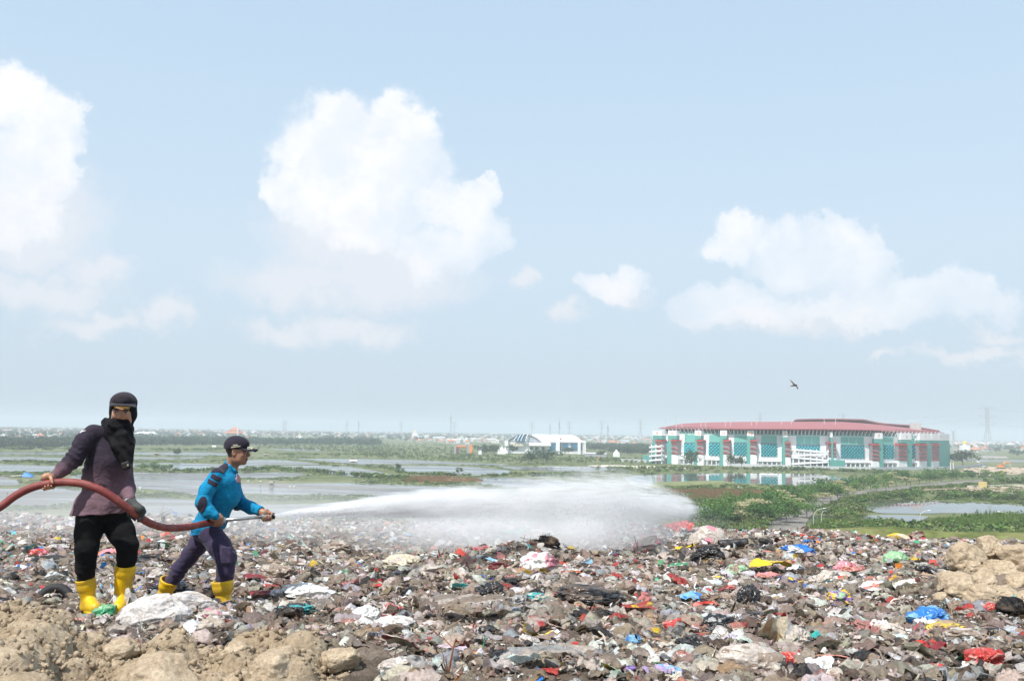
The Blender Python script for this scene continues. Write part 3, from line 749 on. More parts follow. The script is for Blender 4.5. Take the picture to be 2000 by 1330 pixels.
DG = np.array([0.045, 0.075, 0.028])
woods('woodland', 'dark green belt of trees between the ponds and the town', 2300, [([(-300, 861), (120, 862), (140, 857), (300, 857), (420, 858), (500, 862), (600, 862), (700, 861), (745, 862), (740, 870), (620, 869), (400, 870), (150, 870), (100, 876), (-300, 876)], 1.0)], 5, 10, 31, DG)
woods('woodland', 'hazy far woods and gardens reaching the horizon', 5200, [([(-300, 835), (500, 842), (1000, 848), (1300, 852), (1300, 856), (1000, 855), (500, 850), (-300, 846)], 0.4), ([(-300, 829), (2300, 866), (2300, 873), (1000, 853), (-300, 838)], 0.6)], 8, 13, 32, DG * 1.1, cover=-0.5)
woods('woodland', 'trees scattered through the middle town', 1500, [([(-300, 838), (500, 845), (1290, 856), (1290, 866), (1000, 864), (500, 858), (-300, 858)], 0.75), ([(1850, 866), (2300, 868), (2300, 886), (1990, 880), (1850, 876)], 0.25)], 6, 11, 33, DG * 1.15, cover=-0.1)
woods('woodland', 'tree belt in front of the sports hall and beside the stadium', 520, [([(1190, 872), (1290, 872), (1285, 888), (1190, 884)], 0.55), ([(1930, 881), (2300, 884), (2300, 892), (1990, 890)], 0.25), ([(1140, 872), (1200, 873), (1200, 879), (1150, 878)], 0.2)], 5, 9, 34, DG * 1.1)
woods('woodland', 'light green scrub between the ponds and the sports hall', 1500, [([(700, 866), (870, 866), (930, 888), (1000, 893), (1290, 896), (1290, 905), (1000, 904), (700, 893)], 0.6), ([(500, 865), (760, 866), (760, 888), (500, 874)], 0.4)], 1.2, 2.8, 35, np.array([0.13, 0.18, 0.06]))

# ---- single trees: trunk and crown
M_bark = mat('bark', (0.16, 0.13, 0.10), 0.9, 0.25, 3.0)
def tree(px, py, h, w, label, base, name='leafy_tree', group=None, flat=False, seed=0, n=700, leaf=0.055, y=None, zb=0.0):
    g = G(px, py, zb) if y is None else PZ(px, zb, y)
    r = np.random.default_rng(seed)
    t = empty(name, g, label, 'tree', group)
    mb = MB(); th = h * (0.5 if flat else 0.38)
    mb.tube([(0, 0, -0.2), (w * 0.02, 0, th * .5), (w * 0.03 * r.normal(), 0.0, th)], [h * .028, h * .02, h * .014], 7)
    for k in range(5):
        a = r.uniform(0, 6.3); mb.tube([(0, 0, th * r.uniform(.6, 1)), (math.cos(a) * w * .22, math.sin(a) * w * .22, h * .62), (math.cos(a) * w * .36, math.sin(a) * w * .36, h * .78)], [h * .012, h * .008, h * .004], 5)
    tr = mb.build('trunk', M_bark, t)
    V = leaf_cloud(n, leaf, 'flat' if flat else 'bush', seed + 3)
    zb_ = 0.30 if flat else 0.22
    V = V * np.array([w * .62, w * .62, h * (1 - zb_)]) + np.array([0, 0, h * zb_])
    cc = np.repeat(np.tile(base, (n, 1)) * (1 + r.normal(0, 0.16, (n, 1))), 4, 0)
    mesh_obj('crown', V, QF(n), M_leaf, t, col=np.clip(cc, .01, 1))
    return t
gD = np.array([0.075, 0.16, 0.04]); gM = np.array([0.125, 0.22, 0.055]); gP = np.array([0.42, 0.39, 0.22])
ORD = 'nearest second third fourth fifth sixth seventh eighth ninth tenth eleventh twelfth thirteenth fourteenth fifteenth sixteenth seventeenth eighteenth nineteenth twentieth twenty-first twenty-second'.split(); cntk = [0, 0, 0]
ROADT = [(1575, 1012, 5.5, 7, 1), (1535, 1022, 7, 9, 1), (1488, 1026, 6.5, 9, 0), (1460, 1000, 7, 9, 0), (1510, 1000, 7.5, 9, 1), (1545, 976, 6, 8, 0), (1583, 979, 6.5, 8, 0), (1618, 962, 6, 8, 1), (1330, 1022, 6.5, 9, 1), (1412, 1024, 8, 8.5, 1), (1395, 1030, 7, 8, 0), (1438, 1008, 7.5, 7, 1), (1502, 1016, 8.5, 8.5, 0), (1525, 1014, 7.5, 8, 1), (1470, 1018, 6, 9, 2), (1440, 1022, 5, 8, 2),
 (1546, 988, 8, 8.5, 0), (1566, 986, 7.5, 8, 1), (1580, 991, 6, 7, 1), (1530, 1000, 5.5, 7, 2), (1520, 990, 6, 7, 2), (1550, 1004, 5, 7, 2), (1602, 974, 8.5, 7, 0), (1622, 981, 7.5, 7, 1), (1636, 980, 7, 6, 1), (1654, 966, 7.5, 7, 0), (1640, 968, 6, 7, 2),
 (1666, 969, 6.5, 7, 1), (1686, 958, 8, 8, 0), (1712, 962, 7, 7, 1), (1700, 955, 6, 7, 2), (1735, 953, 8, 8, 1), (1750, 950, 7, 7, 2), (1770, 948, 8, 9, 0), (1795, 946, 7, 8, 1), (1815, 944, 8, 9, 0), (1838, 941, 8.5, 8, 1), (1778, 953, 5, 6, 2), (1862, 939, 7, 7, 0), (1880, 937, 5, 5, 1),
 (1655, 975, 5, 6, 2), (1605, 992, 5, 6, 2), (1730, 960, 5, 6, 2), (1900, 938, 5.5, 7, 0), (1925, 931, 5, 6, 1), (1958, 934, 5, 6, 1)]
KINDL = ['dark green bushy tree of the roadside row', 'bright green leafy tree of the roadside row', 'pale cream flat tree of the roadside row']
KINDG = ['dark green roadside trees', 'bright green roadside trees', 'pale cream roadside trees']
for i, (x, y, h, w, k) in enumerate(sorted(ROADT, key=lambda t: -t[1])):
    o_ = ORD[cntk[k]] + (' nearest' if cntk[k] else ''); cntk[k] += 1
    tree(x, y, h * 1.1, w * 1.25, o_ + ' ' + KINDL[k], (gD, gM, gP)[k], 'roadside_tree', KINDG[k], flat=(k == 2), seed=100 + i, n=1100 if y > 975 else 600, leaf=0.05 if y > 975 else 0.06)
tree(1880, 911, 17, 31, 'broad dark spreading tree right of the stadium by the grey fence', np.array([0.04, 0.075, 0.028]), 'spreading_tree', None, False, 41, 1100, 0.05)
tree(1350, 911, 14, 16, 'rounded dark tree in front of the left end of the stadium', np.array([0.045, 0.09, 0.03]), 'round_tree', None, False, 42, 700, 0.06)
tree(1427, 914, 12, 9, 'tall slim tree in front of the third stadium tower from left', np.array([0.05, 0.095, 0.03]), 'slim_tree', None, False, 43, 500, 0.07)
tree(1448, 914, 9.5, 10, 'smaller tree just right of the slim stadium tree', np.array([0.055, 0.10, 0.03]), 'small_tree', None, False, 44, 500, 0.07)
tree(1031, 906, 11, 13, 'left one of two dark trees on the pond bank before the sports hall', np.array([0.045, 0.085, 0.03]), 'bank_tree', None, False, 45, 700, 0.06)
tree(1066, 905, 13, 20, 'wider right one of two dark trees on the pond bank before the hall', np.array([0.04, 0.085, 0.03]), 'bank_tree', None, False, 46, 900, 0.055)
tree(779, 920, 5.5, 5.0, 'lone roundish grey green tree standing between two ponds', np.array([0.07, 0.10, 0.04]), 'lone_tree', None, False, 47, 400, 0.08)
tree(896, 935, 6, 4.0, 'lone umbrella shaped sapling beside the brown reed bed', np.array([0.09, 0.13, 0.05]), 'sapling', None, True, 48, 300, 0.09)
tree(347, 892, 8, 8, 'round bush tree on a dyke seen between the two men', np.array([0.06, 0.10, 0.04]), 'dyke_tree', None, False, 49, 400, 0.08)
for i, (x, y, h, w) in enumerate([(276, 921, 4.6, 6.5), (303, 921, 4.8, 6), (318, 922, 3.8, 5.5), (330, 922, 4.2, 4.5), (341, 922, 2.8, 4)]):
    tree(x, y + 1, h * 1.25, w * 1.2, ['big round light green bush nearest the man in purple', 'tall round bush in the middle of the bush row on the dyke', 'low wide bush right of the tall one on the dyke', 'pointed bush in the dyke row between the men', 'smallest bush ending the dyke row between the men'][i], np.array([0.14, 0.22, 0.07]), 'mangrove_bush', 'bushes on the dyke between the men', False, 60 + i, 500, 0.07)
for i, (x, y, h, w) in enumerate([(945, 889, 12, 22), (965, 890, 12, 20), (1000, 886, 11, 18), (1015, 884, 12, 20), (1042, 884, 12, 22), (1110, 887, 9, 20), (1120, 885, 9, 16), (1173, 893, 8, 12)]):
    tree(x, y, h, w, ['leftmost broad dark tree beside the orange and grey gatehouse', 'dark tree second from the gatehouse, left of the white hall', 'dark tree under the curved glass end of the sports hall', 'dark tree just right of the glass end of the sports hall', 'dark tree under the left wing of the white hall', 'dark tree before the blue windows of the sports hall', 'lower dark tree beside the blue windows of the hall', 'low round tree right of the sports hall near the orange tent'][i], np.array([0.045, 0.085, 0.03]), 'park_tree', 'dark trees before the sports hall', False, 70 + i, 450, 0.07)
# ================================================================== BUILDINGS
M_white = mat('white_render', (0.86, 0.86, 0.88), 0.7, 0.05, 0.15)
M_green = mat('sea_green_cladding', (0.105, 0.36, 0.31), 0.6, 0.08, 0.1)
M_green2 = mat('pale_green_cladding', (0.15, 0.46, 0.40), 0.6, 0.06, 0.1)
M_cyan = mat('cyan_panel', (0.03, 0.55, 0.62), 0.5, 0.2, 0.3)
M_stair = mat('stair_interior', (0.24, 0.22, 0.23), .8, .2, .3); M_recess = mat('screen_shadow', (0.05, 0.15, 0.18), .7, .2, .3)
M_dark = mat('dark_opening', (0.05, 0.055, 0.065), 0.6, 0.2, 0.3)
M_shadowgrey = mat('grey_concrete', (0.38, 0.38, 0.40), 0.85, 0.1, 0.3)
M_red = mat('red_roofing', (0.33, 0.095, 0.095), 0.55, 0.10, 0.08)
M_redtrim = mat('red_trim', (0.50, 0.075, 0.06), 0.55, 0.08, 0.3)
M_maroon = mat('maroon_steel', (0.22, 0.08, 0.08), 0.6, 0.1, 0.3)
M_pole = mat('pale_metal_pole', (0.62, 0.60, 0.56), 0.5, 0.05, 0.5)
M_orange = mat('orange_paint', (0.85, 0.28, 0.06), 0.5, 0.1, 0.5)
M_glass = mat('blue_glass', (0.04, 0.17, 0.28), 0.15, 0.2, 0.15)
M_beige = mat('cream_render', (0.68, 0.62, 0.50), 0.8, 0.08, 0.2)
# facade course line of the stadium on the plain
FX = [1273, 1283, 1300, 1340, 1380, 1430, 1480, 1530, 1580, 1630, 1680, 1720, 1760, 1795, 1825, 1843, 1850]
FY = [948, 925, 908, 888, 874, 863, 856, 851, 849, 849, 853, 859, 869, 882, 900, 920, 945]
def FP(px, z, out=0.0):
    """point on the stadium's facade: picture column, height, metres in front of the wall"""
    Y = float(np.interp(px, FX, FY)); a = PZ(px, z, Y)
    Y0, Y1 = float(np.interp(px - 6, FX, FY)), float(np.interp(px + 6, FX, FY)); t = PZ(px + 6, 0, Y1) - PZ(px - 6, 0, Y0)
    n = np.array([t[1], -t[0], 0]); n /= np.linalg.norm(n)
    return a + n * out
def FZ(px, py): return zof(px, py, float(np.interp(px, FX, FY)))
def fpanel(mb, x0, x1, z0, z1, o0, o1, m=0, seg=None):
    n = seg or max(1, int((x1 - x0) / 14))
    for i in range(n):
        a = x0 + (x1 - x0) * i / n; b = x0 + (x1 - x0) * (i + 1) / n
        za0, za1 = (z0 if np.isscalar(z0) else z0[0] + (z0[1] - z0[0]) * i / n), (z1 if np.isscalar(z1) else z1[0] + (z1[1] - z1[0]) * i / n)
        zb0, zb1 = (z0 if np.isscalar(z0) else z0[0] + (z0[1] - z0[0]) * (i + 1) / n), (z1 if np.isscalar(z1) else z1[0] + (z1[1] - z1[0]) * (i + 1) / n)
        mb.hexa([FP(a, za0, o1), FP(b, zb0, o1), FP(b, zb0, o0), FP(a, za0, o0), FP(a, za1, o1), FP(b, zb1, o1), FP(b, zb1, o0), FP(a, za1, o0)], m)
def text_obj(name, s, loc, right, up, size, m, parent, ext=0.0):
    cu = bpy.data.curves.new(name, 'FONT'); cu.body = s; cu.size = size; cu.align_x = 'CENTER'; cu.align_y = 'CENTER'; cu.extrude = ext; cu.offset = size * 0.012
    cu.materials.append(m); o = bpy.data.objects.new(name, cu); link(o, parent)
    r = Vector(right).normalized(); u = Vector(up).normalized(); u = (u - r * u.dot(r)).normalized(); n = r.cross(u)
    M = Matrix((r, u, n)).transposed().to_4x4(); M.translation = Vector(loc)
    bpy.context.view_layer.update()
    me = bpy.data.meshes.new_from_object(o.evaluated_get(bpy.context.evaluated_depsgraph_get())); me.name = name; bpy.data.objects.remove(o); bpy.data.curves.remove(cu)
    if not me.materials: me.materials.append(m)
    q = bpy.data.objects.new(name, me); link(q, parent); q.matrix_basis = M
    return q
def build_stadium():
    st = empty('stadium', (0, 0, 0), 'large sea green and white stadium with a red roof beyond the pond', 'stadium')
    top = 27.0
    # core wall: white, gallery wall above it coloured dark for the shaded recess
    mb = MB(); fpanel(mb, 1276, 1846, 0, 26.6, -3.0, -1.2, 0, 60); mb.build('wall', M_white, st)
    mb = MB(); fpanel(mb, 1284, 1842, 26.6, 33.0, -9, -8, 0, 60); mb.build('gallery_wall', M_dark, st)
    mb = MB(); fpanel(mb, 1278, 1844, 26.2, 27.0, -9, -1.0, 0, 60); mb.build('gallery_floor', M_white, st)
    mb = MB(); fpanel(mb, 1278, 1844, 27.0, 28.2, -1.6, -1.3, 0, 60); mb.build('parapet', M_green, st)
    # raking white columns under the roof
    for x in np.arange(1292, 1836, 7.4):
        mb = MB(); p0 = FP(x, 27.0, -2.0); p1 = FP(x, 31.8, 1.5); c = FP(x + 2.6, 31.5, -4.0)
        mb.tube([p0, (p0 + p1) / 2 + np.array([0, 0, .3]), p1], [0.5, .4, .3], 5); mb.tube([p0, c], [.4, .25], 5); mb.build('roof_column', M_white, st)
    mb = MB()
    for x in np.arange(1290, 1838, 3.7):
        a, b = FP(x, 31.2, 1.5), FP(x + 3.7, 33.0, -6); mb.tube([a, b], .16, 4); mb.tube([FP(x + 3.7, 31.2, 1.5), FP(x, 32.8, -6)], .16, 4); mb.tube([a, FP(x + 3.7, 31.2, 1.5)], .18, 4)
    mb.build('roof_truss', M_maroon, st)
    # bays: (stair columns, louvre columns, louvre rows)
    BAYS = [(1288, 1300, 1303, 1309, 862, 880), (1316.5, 1329, 1336, 1359, 864, 889), (1365.5, 1377.5, 1384.5, 1407.5, 864, 889), (1414.8, 1427, 1433.5, 1457.5, 864, 889), (1466, 1478, 1487, 1517, 865, 891), (1532.5, 1542.5, 1556, 1601, 868, 881.5),
            (1614, 1629.6, 1643.5, 1688, 868.5, 895), (1698.6, 1711.7, 1720.5, 1746, 869, 896), (1749, 1764.8, 1774, 1787, 869, 895), (1788, 1802.5, None, 0, 0, 0), (1812, 1826, None, 0, 0, 0)]
    for i, (s0, s1, g0, g1, ly0, ly1) in enumerate(BAYS):
        zb, zt = (FZ(s0, 888), FZ(s0, 861.8)) if i < 5 else ((FZ(s0, 893), FZ(s0, 866)) if i < 7 else (FZ(s0, 900), FZ(s0, 869.5)))
        oo = 3.2
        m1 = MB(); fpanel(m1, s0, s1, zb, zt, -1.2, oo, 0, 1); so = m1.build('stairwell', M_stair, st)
        m2 = MB(); fpanel(m2, s0 - .5, s1 + .5, zt, zt + 1.3, -1.2, oo + 1.4, 0, 1)
        n = 4 if i > 5 else 3
        for k in range(n):
            za = zb + (zt - zb) * (k + .10) / n; zc = za + (zt - zb) / n * 0.36
            za_, zc_ = (zc, za) if i < 9 else (za, zc); xm = (s0 + s1) / 2
            fpanel(m2, s0 - .2, xm, (za_, za_), (za_ + .65, za_ + .65), oo - .2, oo + .7, 0, 1); fpanel(m2, xm, s1 + .2, (za_, zc_), (za_ + .65, zc_ + .65), oo - .2, oo + .7, 0, 1)
        m2.build('stair_balustrade', M_redtrim, so)
        m8 = MB(); fpanel(m8, s0, s1, 0, zb, -1.2, oo, 0, 1); m8.build('stair_base', M_white, st)
        if g0 is None: continue
        m3 = MB(); fpanel(m3, g0, g1, FZ(g0, ly0 - .8), 26.5, -1.2, -0.75); m3.build('green_panel', M_green2, st)
        if i in (5, 6):
            for q in (.33, .66): m4 = MB(); fpanel(m4, g0 + (g1 - g0) * q - .25, g0 + (g1 - g0) * q + .25, FZ(g0, ly0 - .8), 26.4, -.75, -.6); m4.build('white_fin', M_white, st)
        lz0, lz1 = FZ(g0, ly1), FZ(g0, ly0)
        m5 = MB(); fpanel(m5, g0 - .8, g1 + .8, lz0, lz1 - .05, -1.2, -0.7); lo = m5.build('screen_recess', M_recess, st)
        m6 = MB(); nx = max(3, int((g1 - g0) / 2.9)); dz = 2.9; nz = int((lz1 - lz0) / dz)
        for a_ in range(nx):
            for b_ in range(nz + 1):
                w = (g1 - g0 + 1.2) / nx; xx = g0 - .6 + w * a_; zz = lz0 + b_ * dz + (0 if a_ % 2 else dz * .5)
                if zz + dz * .55 > lz1: continue
                m6.hexa([FP(xx, zz, .4), FP(xx + w * .80, zz, -.1), FP(xx + w * .80, zz, -.5), FP(xx, zz, 0), FP(xx + w * .12, zz + dz * .56, .4), FP(xx + w * .92, zz + dz * .56, -.1), FP(xx + w * .92, zz + dz * .56, -.5), FP(xx + w * .12, zz + dz * .56, 0)])
        m6.build('sun_screen', M_cyan, lo)
        m7 = MB(); fpanel(m7, g0, g1, 1.0, 3.6, -1.2, -.9); m7.build('ground_floor_opening', M_shadowgrey, st)
    mb = MB()
    for x in np.arange(1300, 1840, 9): mb.box(FP(x, 2.4, .3), (.9, .9, 4.8))
    fpanel(mb, 1296, 1838, 4.6, 5.4, -1, 1.2, 0, 50); mb.build('ground_arcade', M_white, st)
    # towers: green shaft beside the stair, white numbered cap
    TWX = [(1281, 1298, '14', 841, 850.6), (1310, 1325.5, '13', 840.5, 850.6), (1361, 1373, '12', 840.5, 850.8), (1409, 1421, '11', 840.5, 851), (1460, 1473, '10', 840.5, 851.5), (1528, 1536.7, '9', 841.5, 853.5), (1620, 1623.6, '8', 843, 854),
           (1705, 1718.6, '7', 845.5, 857), (1755, 1774, '6', 845.5, 858.5), (1790, 1811, '5', 846, 859.5), (1813, 1847, '4', 846.8, 859.8)]
    for k, (x0, x1, num, yt, yc) in enumerate(TWX):
        s0, s1 = BAYS[k][:2]; xm = (x0 + x1) / 2; zc, zt = FZ(xm, yc), FZ(xm, yt); o = 3.0; zst = FZ(xm, 861.8) if k < 5 else (FZ(xm, 866) if k < 7 else FZ(xm, 869.5)); zst += 1.9
        mb = MB(); fpanel(mb, x0, x1, zst, zc, -1.3, o, 0, 2); L0, L1 = (x0 - .6, s0) if k < 6 else ((1620, 1623.6) if k == 6 else (s1, x1 + .8))
        if k == 6: fpanel(mb, L0, L1, 0, zst, o, o + 1.6, 0, 1)
        elif L1 - L0 > .8: fpanel(mb, L0, L1, 0, zst, -1.3, o, 0, 2)
        if k < 6: mb.hexa([FP(x0 - 2.2, 0, o + .6), FP(x0 - .6, 0, o), FP(x0 - .6, 0, -1.3), FP(x0 - 2.2, 0, -1.3), FP(x0 - .7, zst, o), FP(x0 - .6, zst, o), FP(x0 - .6, zst, -1.3), FP(x0 - .7, zst, -1.3)])
        tw = mb.build('tower', M_green, st)
        mb = MB(); fpanel(mb, x0 - .3, x1 + .3, zc, zt, -2, o + .15, 0, 2); mb.build('tower_cap', M_white, tw)
        if x1 - x0 > 5: text_obj('number', num, FP(xm, (zc + zt) / 2, o + .4), FP(xm + 1, 0, o) - FP(xm - 1, 0, o), (0, 0, 1), 3.6, M_orange, tw)
    # ramps
    mb = MB()
    for k in range(4):
        za, zb_ = (2.5 + k * 3.3, 4.6 + k * 3.3) if k % 2 == 0 else (4.6 + k * 3.3, 2.5 + k * 3.3)
        fpanel(mb, 1543, 1611, (za, zb_), (za + 1.6, zb_ + 1.6), 5, 9, 0, 3)
        fpanel(mb, 1543, 1611, (za + .2, zb_ + .2), (za + .5, zb_ + .5), 1, 5, 0, 3)
    for x in np.arange(1545, 1612, 11): mb.box(FP(x, 8, 8.2), (.8, .8, 15))
    mb.build('access_ramp', M_white, st)
    mb = MB()
    for k in range(4):
        fpanel(mb, 1289, 1308, (1.5 + k * 4, 3 + k * 4), (3 + k * 4, 4.5 + k * 4), 7, 11, 0, 2)
    for x in (1291, 1299, 1307): mb.box(FP(x, 8.5, 9.6), (.8, .8, 17))
    mb.build('access_ramp', M_white, st)
    mb = MB(); fpanel(mb, 1613, 1636, 0, 7.0, 4, 12); mb.build('green_annex', M_green, st); mb = MB(); fpanel(mb, 1272, 1290, 0, 6.5, 3, 9); mb.build('green_annex', M_green, st)
    # roofs
    def band(name, outer, inner, m, thick=.7, par=st):
        A = [P(*p) for p in outer]; B = [P(*p) for p in inner]; n = max(len(A), len(B)) * 4
        def rs(L):
            L = np.array(L); s = np.r_[0, np.cumsum(np.linalg.norm(np.diff(L, axis=0), axis=1))]; t = np.linspace(0, s[-1], n)
            return np.stack([np.interp(t, s, L[:, k]) for k in range(3)], 1)
        A, B = rs(A), rs(B); mb = MB()
        for i in range(n - 1):
            dn = np.array([0, 0, thick])
            mb.hexa([A[i] - dn, A[i + 1] - dn, B[i + 1] - dn, B[i] - dn, A[i], A[i + 1], B[i + 1], B[i]])
        return mb.build(name, m, par), A, B
    near, A, B = band('near_roof', [(1287, 835.2, 945), (1300, 836.3, 905), (1400, 836.6, 866), (1500, 837, 846), (1600, 837.6, 843), (1700, 839, 850), (1745, 841, 866), (1790, 843.2, 895), (1832, 842.5, 945)],
        [(1291, 834.5, 965), (1334, 827, 985), (1370, 825.2, 955), (1450, 823.6, 925), (1550, 823.2, 912), (1640, 823.4, 912), (1680, 826.0, 918), (1720, 829.4, 930), (1760, 834, 948), (1830, 841, 975)], M_red)
    far, A2, B2 = band('far_roof', [(1554, 818.6, 1000), (1590, 817.6, 1003), (1640, 817.6, 1000), (1688, 818.6, 990), (1720, 826.0, 975), (1775, 829.5, 965), (1800, 834.5, 960), (1832, 840, 952)],
        [(1556, 819.2, 1062), (1590, 818.8, 1065), (1640, 818.8, 1062), (1688, 820, 1055), (1720, 827.5, 1040), (1775, 831, 1020), (1800, 835.5, 1000), (1836, 841.5, 970)], M_red, 1.0)
    mb = MB()
    for i in range(len(A2) - 1):
        a, b = A2[i], A2[i + 1]; dn = np.array([0, 3.0, -4.6])
        mb.tube([a - [0, 0, 1], b - [0, 0, 1]], .5, 4); mb.tube([a + dn, b + dn], .45, 4)
        for q in range(3):
            p, s = a + (b - a) * q / 3, a + (b - a) * (q + 1) / 3; mb.tube([p, s + dn], .3, 4); mb.tube([s, p + dn], .3, 4)
    mb.build('far_roof_truss', M_maroon, st)
    mb = MB()
    for i in range(len(A2) - 1):
        a, b = A2[i] + [0, 6, -1], A2[i + 1] + [0, 6, -1]; dn = np.array([0, 0, -4.2]); mb.hexa([a + dn, b + dn, b + dn + [0, 1, 0], a + dn + [0, 1, 0], a, b, b + [0, 1, 0], a + [0, 1, 0]])
    mb.build('roof_shade_backing', M_dark, st)  # dark sheet behind the truss, standing in for shade under the far roof
    mb = MB(); a, b = P(1778, 842, 940), P(1798, 826, 940); mb.box((a + b) / 2, (abs(b[0] - a[0]), 2.5, abs(b[2] - a[2])))
    for q in (0.2, .8): mb.box((a[0] + (b[0] - a[0]) * q, 942, 15), (1, 1, 30))
    mb.build('scoreboard', mat('grey_board', (0.52, 0.53, 0.50), .8, .1, .3), st)
    for k, x in enumerate([1300, 1321, 1332, 1369, 1378, 1417, 1427, 1468, 1478, 1527, 1546, 1610, 1632]):
        mb = MB(); Y = 885; a = P(x, 831, Y); h = 7.5 if x < 1600 else 8.6; mb.tube([a - [0, 0, 2], a + [0, 0, h - 2.0]], [.32, .22], 5); mb.box(a + [0, 0, h - 2], (1.6, .4, .5)); mb.build('lightning_mast', M_pole, st)
    # rear bowl behind, so the building closes from other sides
    mb = MB(); xs = np.linspace(0, math.pi, 40); c = PZ(1562, 0, 948); a_ = (PZ(1850, 0, 945)[0] - PZ(1273, 0, 948)[0]) / 2
    for i in range(39):
        p = c + [math.cos(xs[i]) * a_, math.sin(xs[i]) * 95, 0]; q = c + [math.cos(xs[i + 1]) * a_, math.sin(xs[i + 1]) * 95, 0]
        mb.hexa([p, q, q - [0, 2, 0], p - [0, 2, 0], p + [0, 0, 26], q + [0, 0, 26], q + [0, -2, 26], p + [0, -2, 26]])
    mb.build('rear_wall', M_white, st)
build_stadium()

def build_hall():
    Y = 1240; D = 70
    h = empty('sports_hall', (0, 0, 0), 'white sports hall with a curved grey roof and glass ribbed end', 'sports hall')
    X = lambda px: PZ(px, 0, Y)[0]; Z = lambda px, py: zof(px, py, Y)
    def blk(name, x0, x1, y0, y1, d0, d1, m, par=h):
        mb = MB(); xm = (x0 + x1) / 2
        z0, z1 = Z(xm, y1), Z(xm, y0)
        if y1 > 884: z0 = 0
        mb.box(((X(x0) + X(x1)) / 2, Y + (d0 + d1) / 2, (z0 + z1) / 2), (X(x1) - X(x0), d1 - d0, z1 - z0)); return mb.build(name, m, par)
    blk('wall', 986, 1143, 863, 886, 2, D, M_white)
    blk('upper_fascia', 990, 1075, 863.5, 866, -.5, 3, M_white)
    blk('entrance_canopy', 1033, 1076, 866, 870.5, -5, 2, M_white)
    blk('cream_wall', 997, 1022, 865, 871, -1.5, 2, M_beige)
    for a, b in ((1074, 1085), (1100, 1109.5), (1115, 1128)): w = blk('window', a, b, 866.5, 879.5, 1, 2.6, M_glass)
    for a, b in ((1086, 1093.5), (1128.5, 1134), (1138.5, 1144), (988, 993)): blk('pylon_wall', a, b, 860.5, 888, -3, 3, M_white)
    for a, b in ((1094, 1098), (1135.5, 1138)): blk('stair_window', a, b, 864, 879, 0.5, 2.4, M_dark)
    blk('eave_shade_strip', 1058, 1130, 861.5, 863, 1, 4, M_shadowgrey)  # solid grey strip standing in for the shade under the eave
    for k, (a, b) in enumerate(((1008, 1012), (1036, 1041), (1046, 1052), (1059, 1064))): blk('lower_window', a, b, 873, 878, 1, 2.3, M_dark)
    # barrel roof
    mb = MB(); n = 18; top = Z(1090, 848.5); z0 = Z(1090, 862.5)
    xl, xr = X(1040), X(1140)
    def prof(t): return z0 + (top - z0) * math.sin(math.pi * (0.5 * t))      # rises going back
    for i in range(n):
        t0, t1 = i / n, (i + 1) / n; y0, y1 = Y + t0 * D * .5, Y + t1 * D * .5
        sx = lambda t: 1 - .12 * t
        a0, a1 = prof(t0), prof(t1)
        xa0 = xl + (X(1028) - xl) * 0 ; 
        mb.hexa([(xl, y0, a0 - 1), (xr - (xr - X(1118)) * t0, y0, a0 - 1), (xr - (xr - X(1118)) * t1, y1, a1 - 1), (xl, y1, a1 - 1), (xl, y0, a0), (xr - (xr - X(1118)) * t0, y0, a0), (xr - (xr - X(1118)) * t1, y1, a1), (xl, y1, a1)])
        mb.hexa([(xl, Y + D - t1 * D * .5, a1 - 1), (xr - (xr - X(1118)) * t1, Y + D - t1 * D * .5, a1 - 1), (xr - (xr - X(1118)) * t0, Y + D - t0 * D * .5, a0 - 1), (xl, Y + D - t0 * D * .5, a0 - 1), (xl, Y + D - t1 * D * .5, a1), (xr - (xr - X(1118)) * t1, Y + D - t1 * D * .5, a1), (xr - (xr - X(1118)) * t0, Y + D - t0 * D * .5, a0), (xl, Y + D - t0 * D * .5, a0)])
    mb.build('roof', mat('grey_metal_roof', (0.62, 0.63, 0.66), .5, .05, .2), h)
    # lens shaped front gable
    pts = []; 
    for t in np.linspace(0, 1, 24):
        px = 989 + (1057 - 989) * t; pts.append((X(px), Z(px, 863 - 15 * math.sin(math.pi * t) ** .8)))
    mb = MB()
    for (a, za), (b, zb) in zip(pts[:-1], pts[1:]): mb.hexa([(a, Y - 1, z0 - .4), (b, Y - 1, z0 - .4), (b, Y + 20, z0 - .4), (a, Y + 20, z0 - .4), (a, Y - 1, za), (b, Y - 1, zb), (b, Y + 20, zb), (a, Y + 20, za)])
    g = mb.build('gable', mat('grey_gable', (0.42, 0.46, 0.50), .5, .05, .2), h)
    mb = MB(); mb.tube([(a, Y - 1.6, z) for a, z in pts], .7, 6); mb.build('gable_rim', M_shadowgrey, g)
    mb = MB(); q = pts[6:13]
    for (a, za), (b, zb) in zip(q[:-1], q[1:]): mb.hexa([(a, Y - 3, z0), (b, Y - 3, z0), (b, Y - 1.2, z0), (a, Y - 1.2, z0), (a, Y - 3, za + .4), (b, Y - 3, zb + .4), (b, Y - 1.2, zb + .4), (a, Y - 1.2, za + .4)])
    gl = mb.build('glass_roof_light', M_glass, h)
    for k, x in enumerate((1004, 1011, 1017.5, 1026)):
        xx = X(x); zt = np.interp(xx, [p[0] for p in pts], [p[1] for p in pts]); mb = MB()
        mb.tube([(xx, Y - 3.3, z0), (xx + 1.6, Y - 3.6, z0 + (zt - z0) * .6), (xx + 4, Y - 3.0, zt + .9)], .55, 5); mb.build('rib', M_white, h)
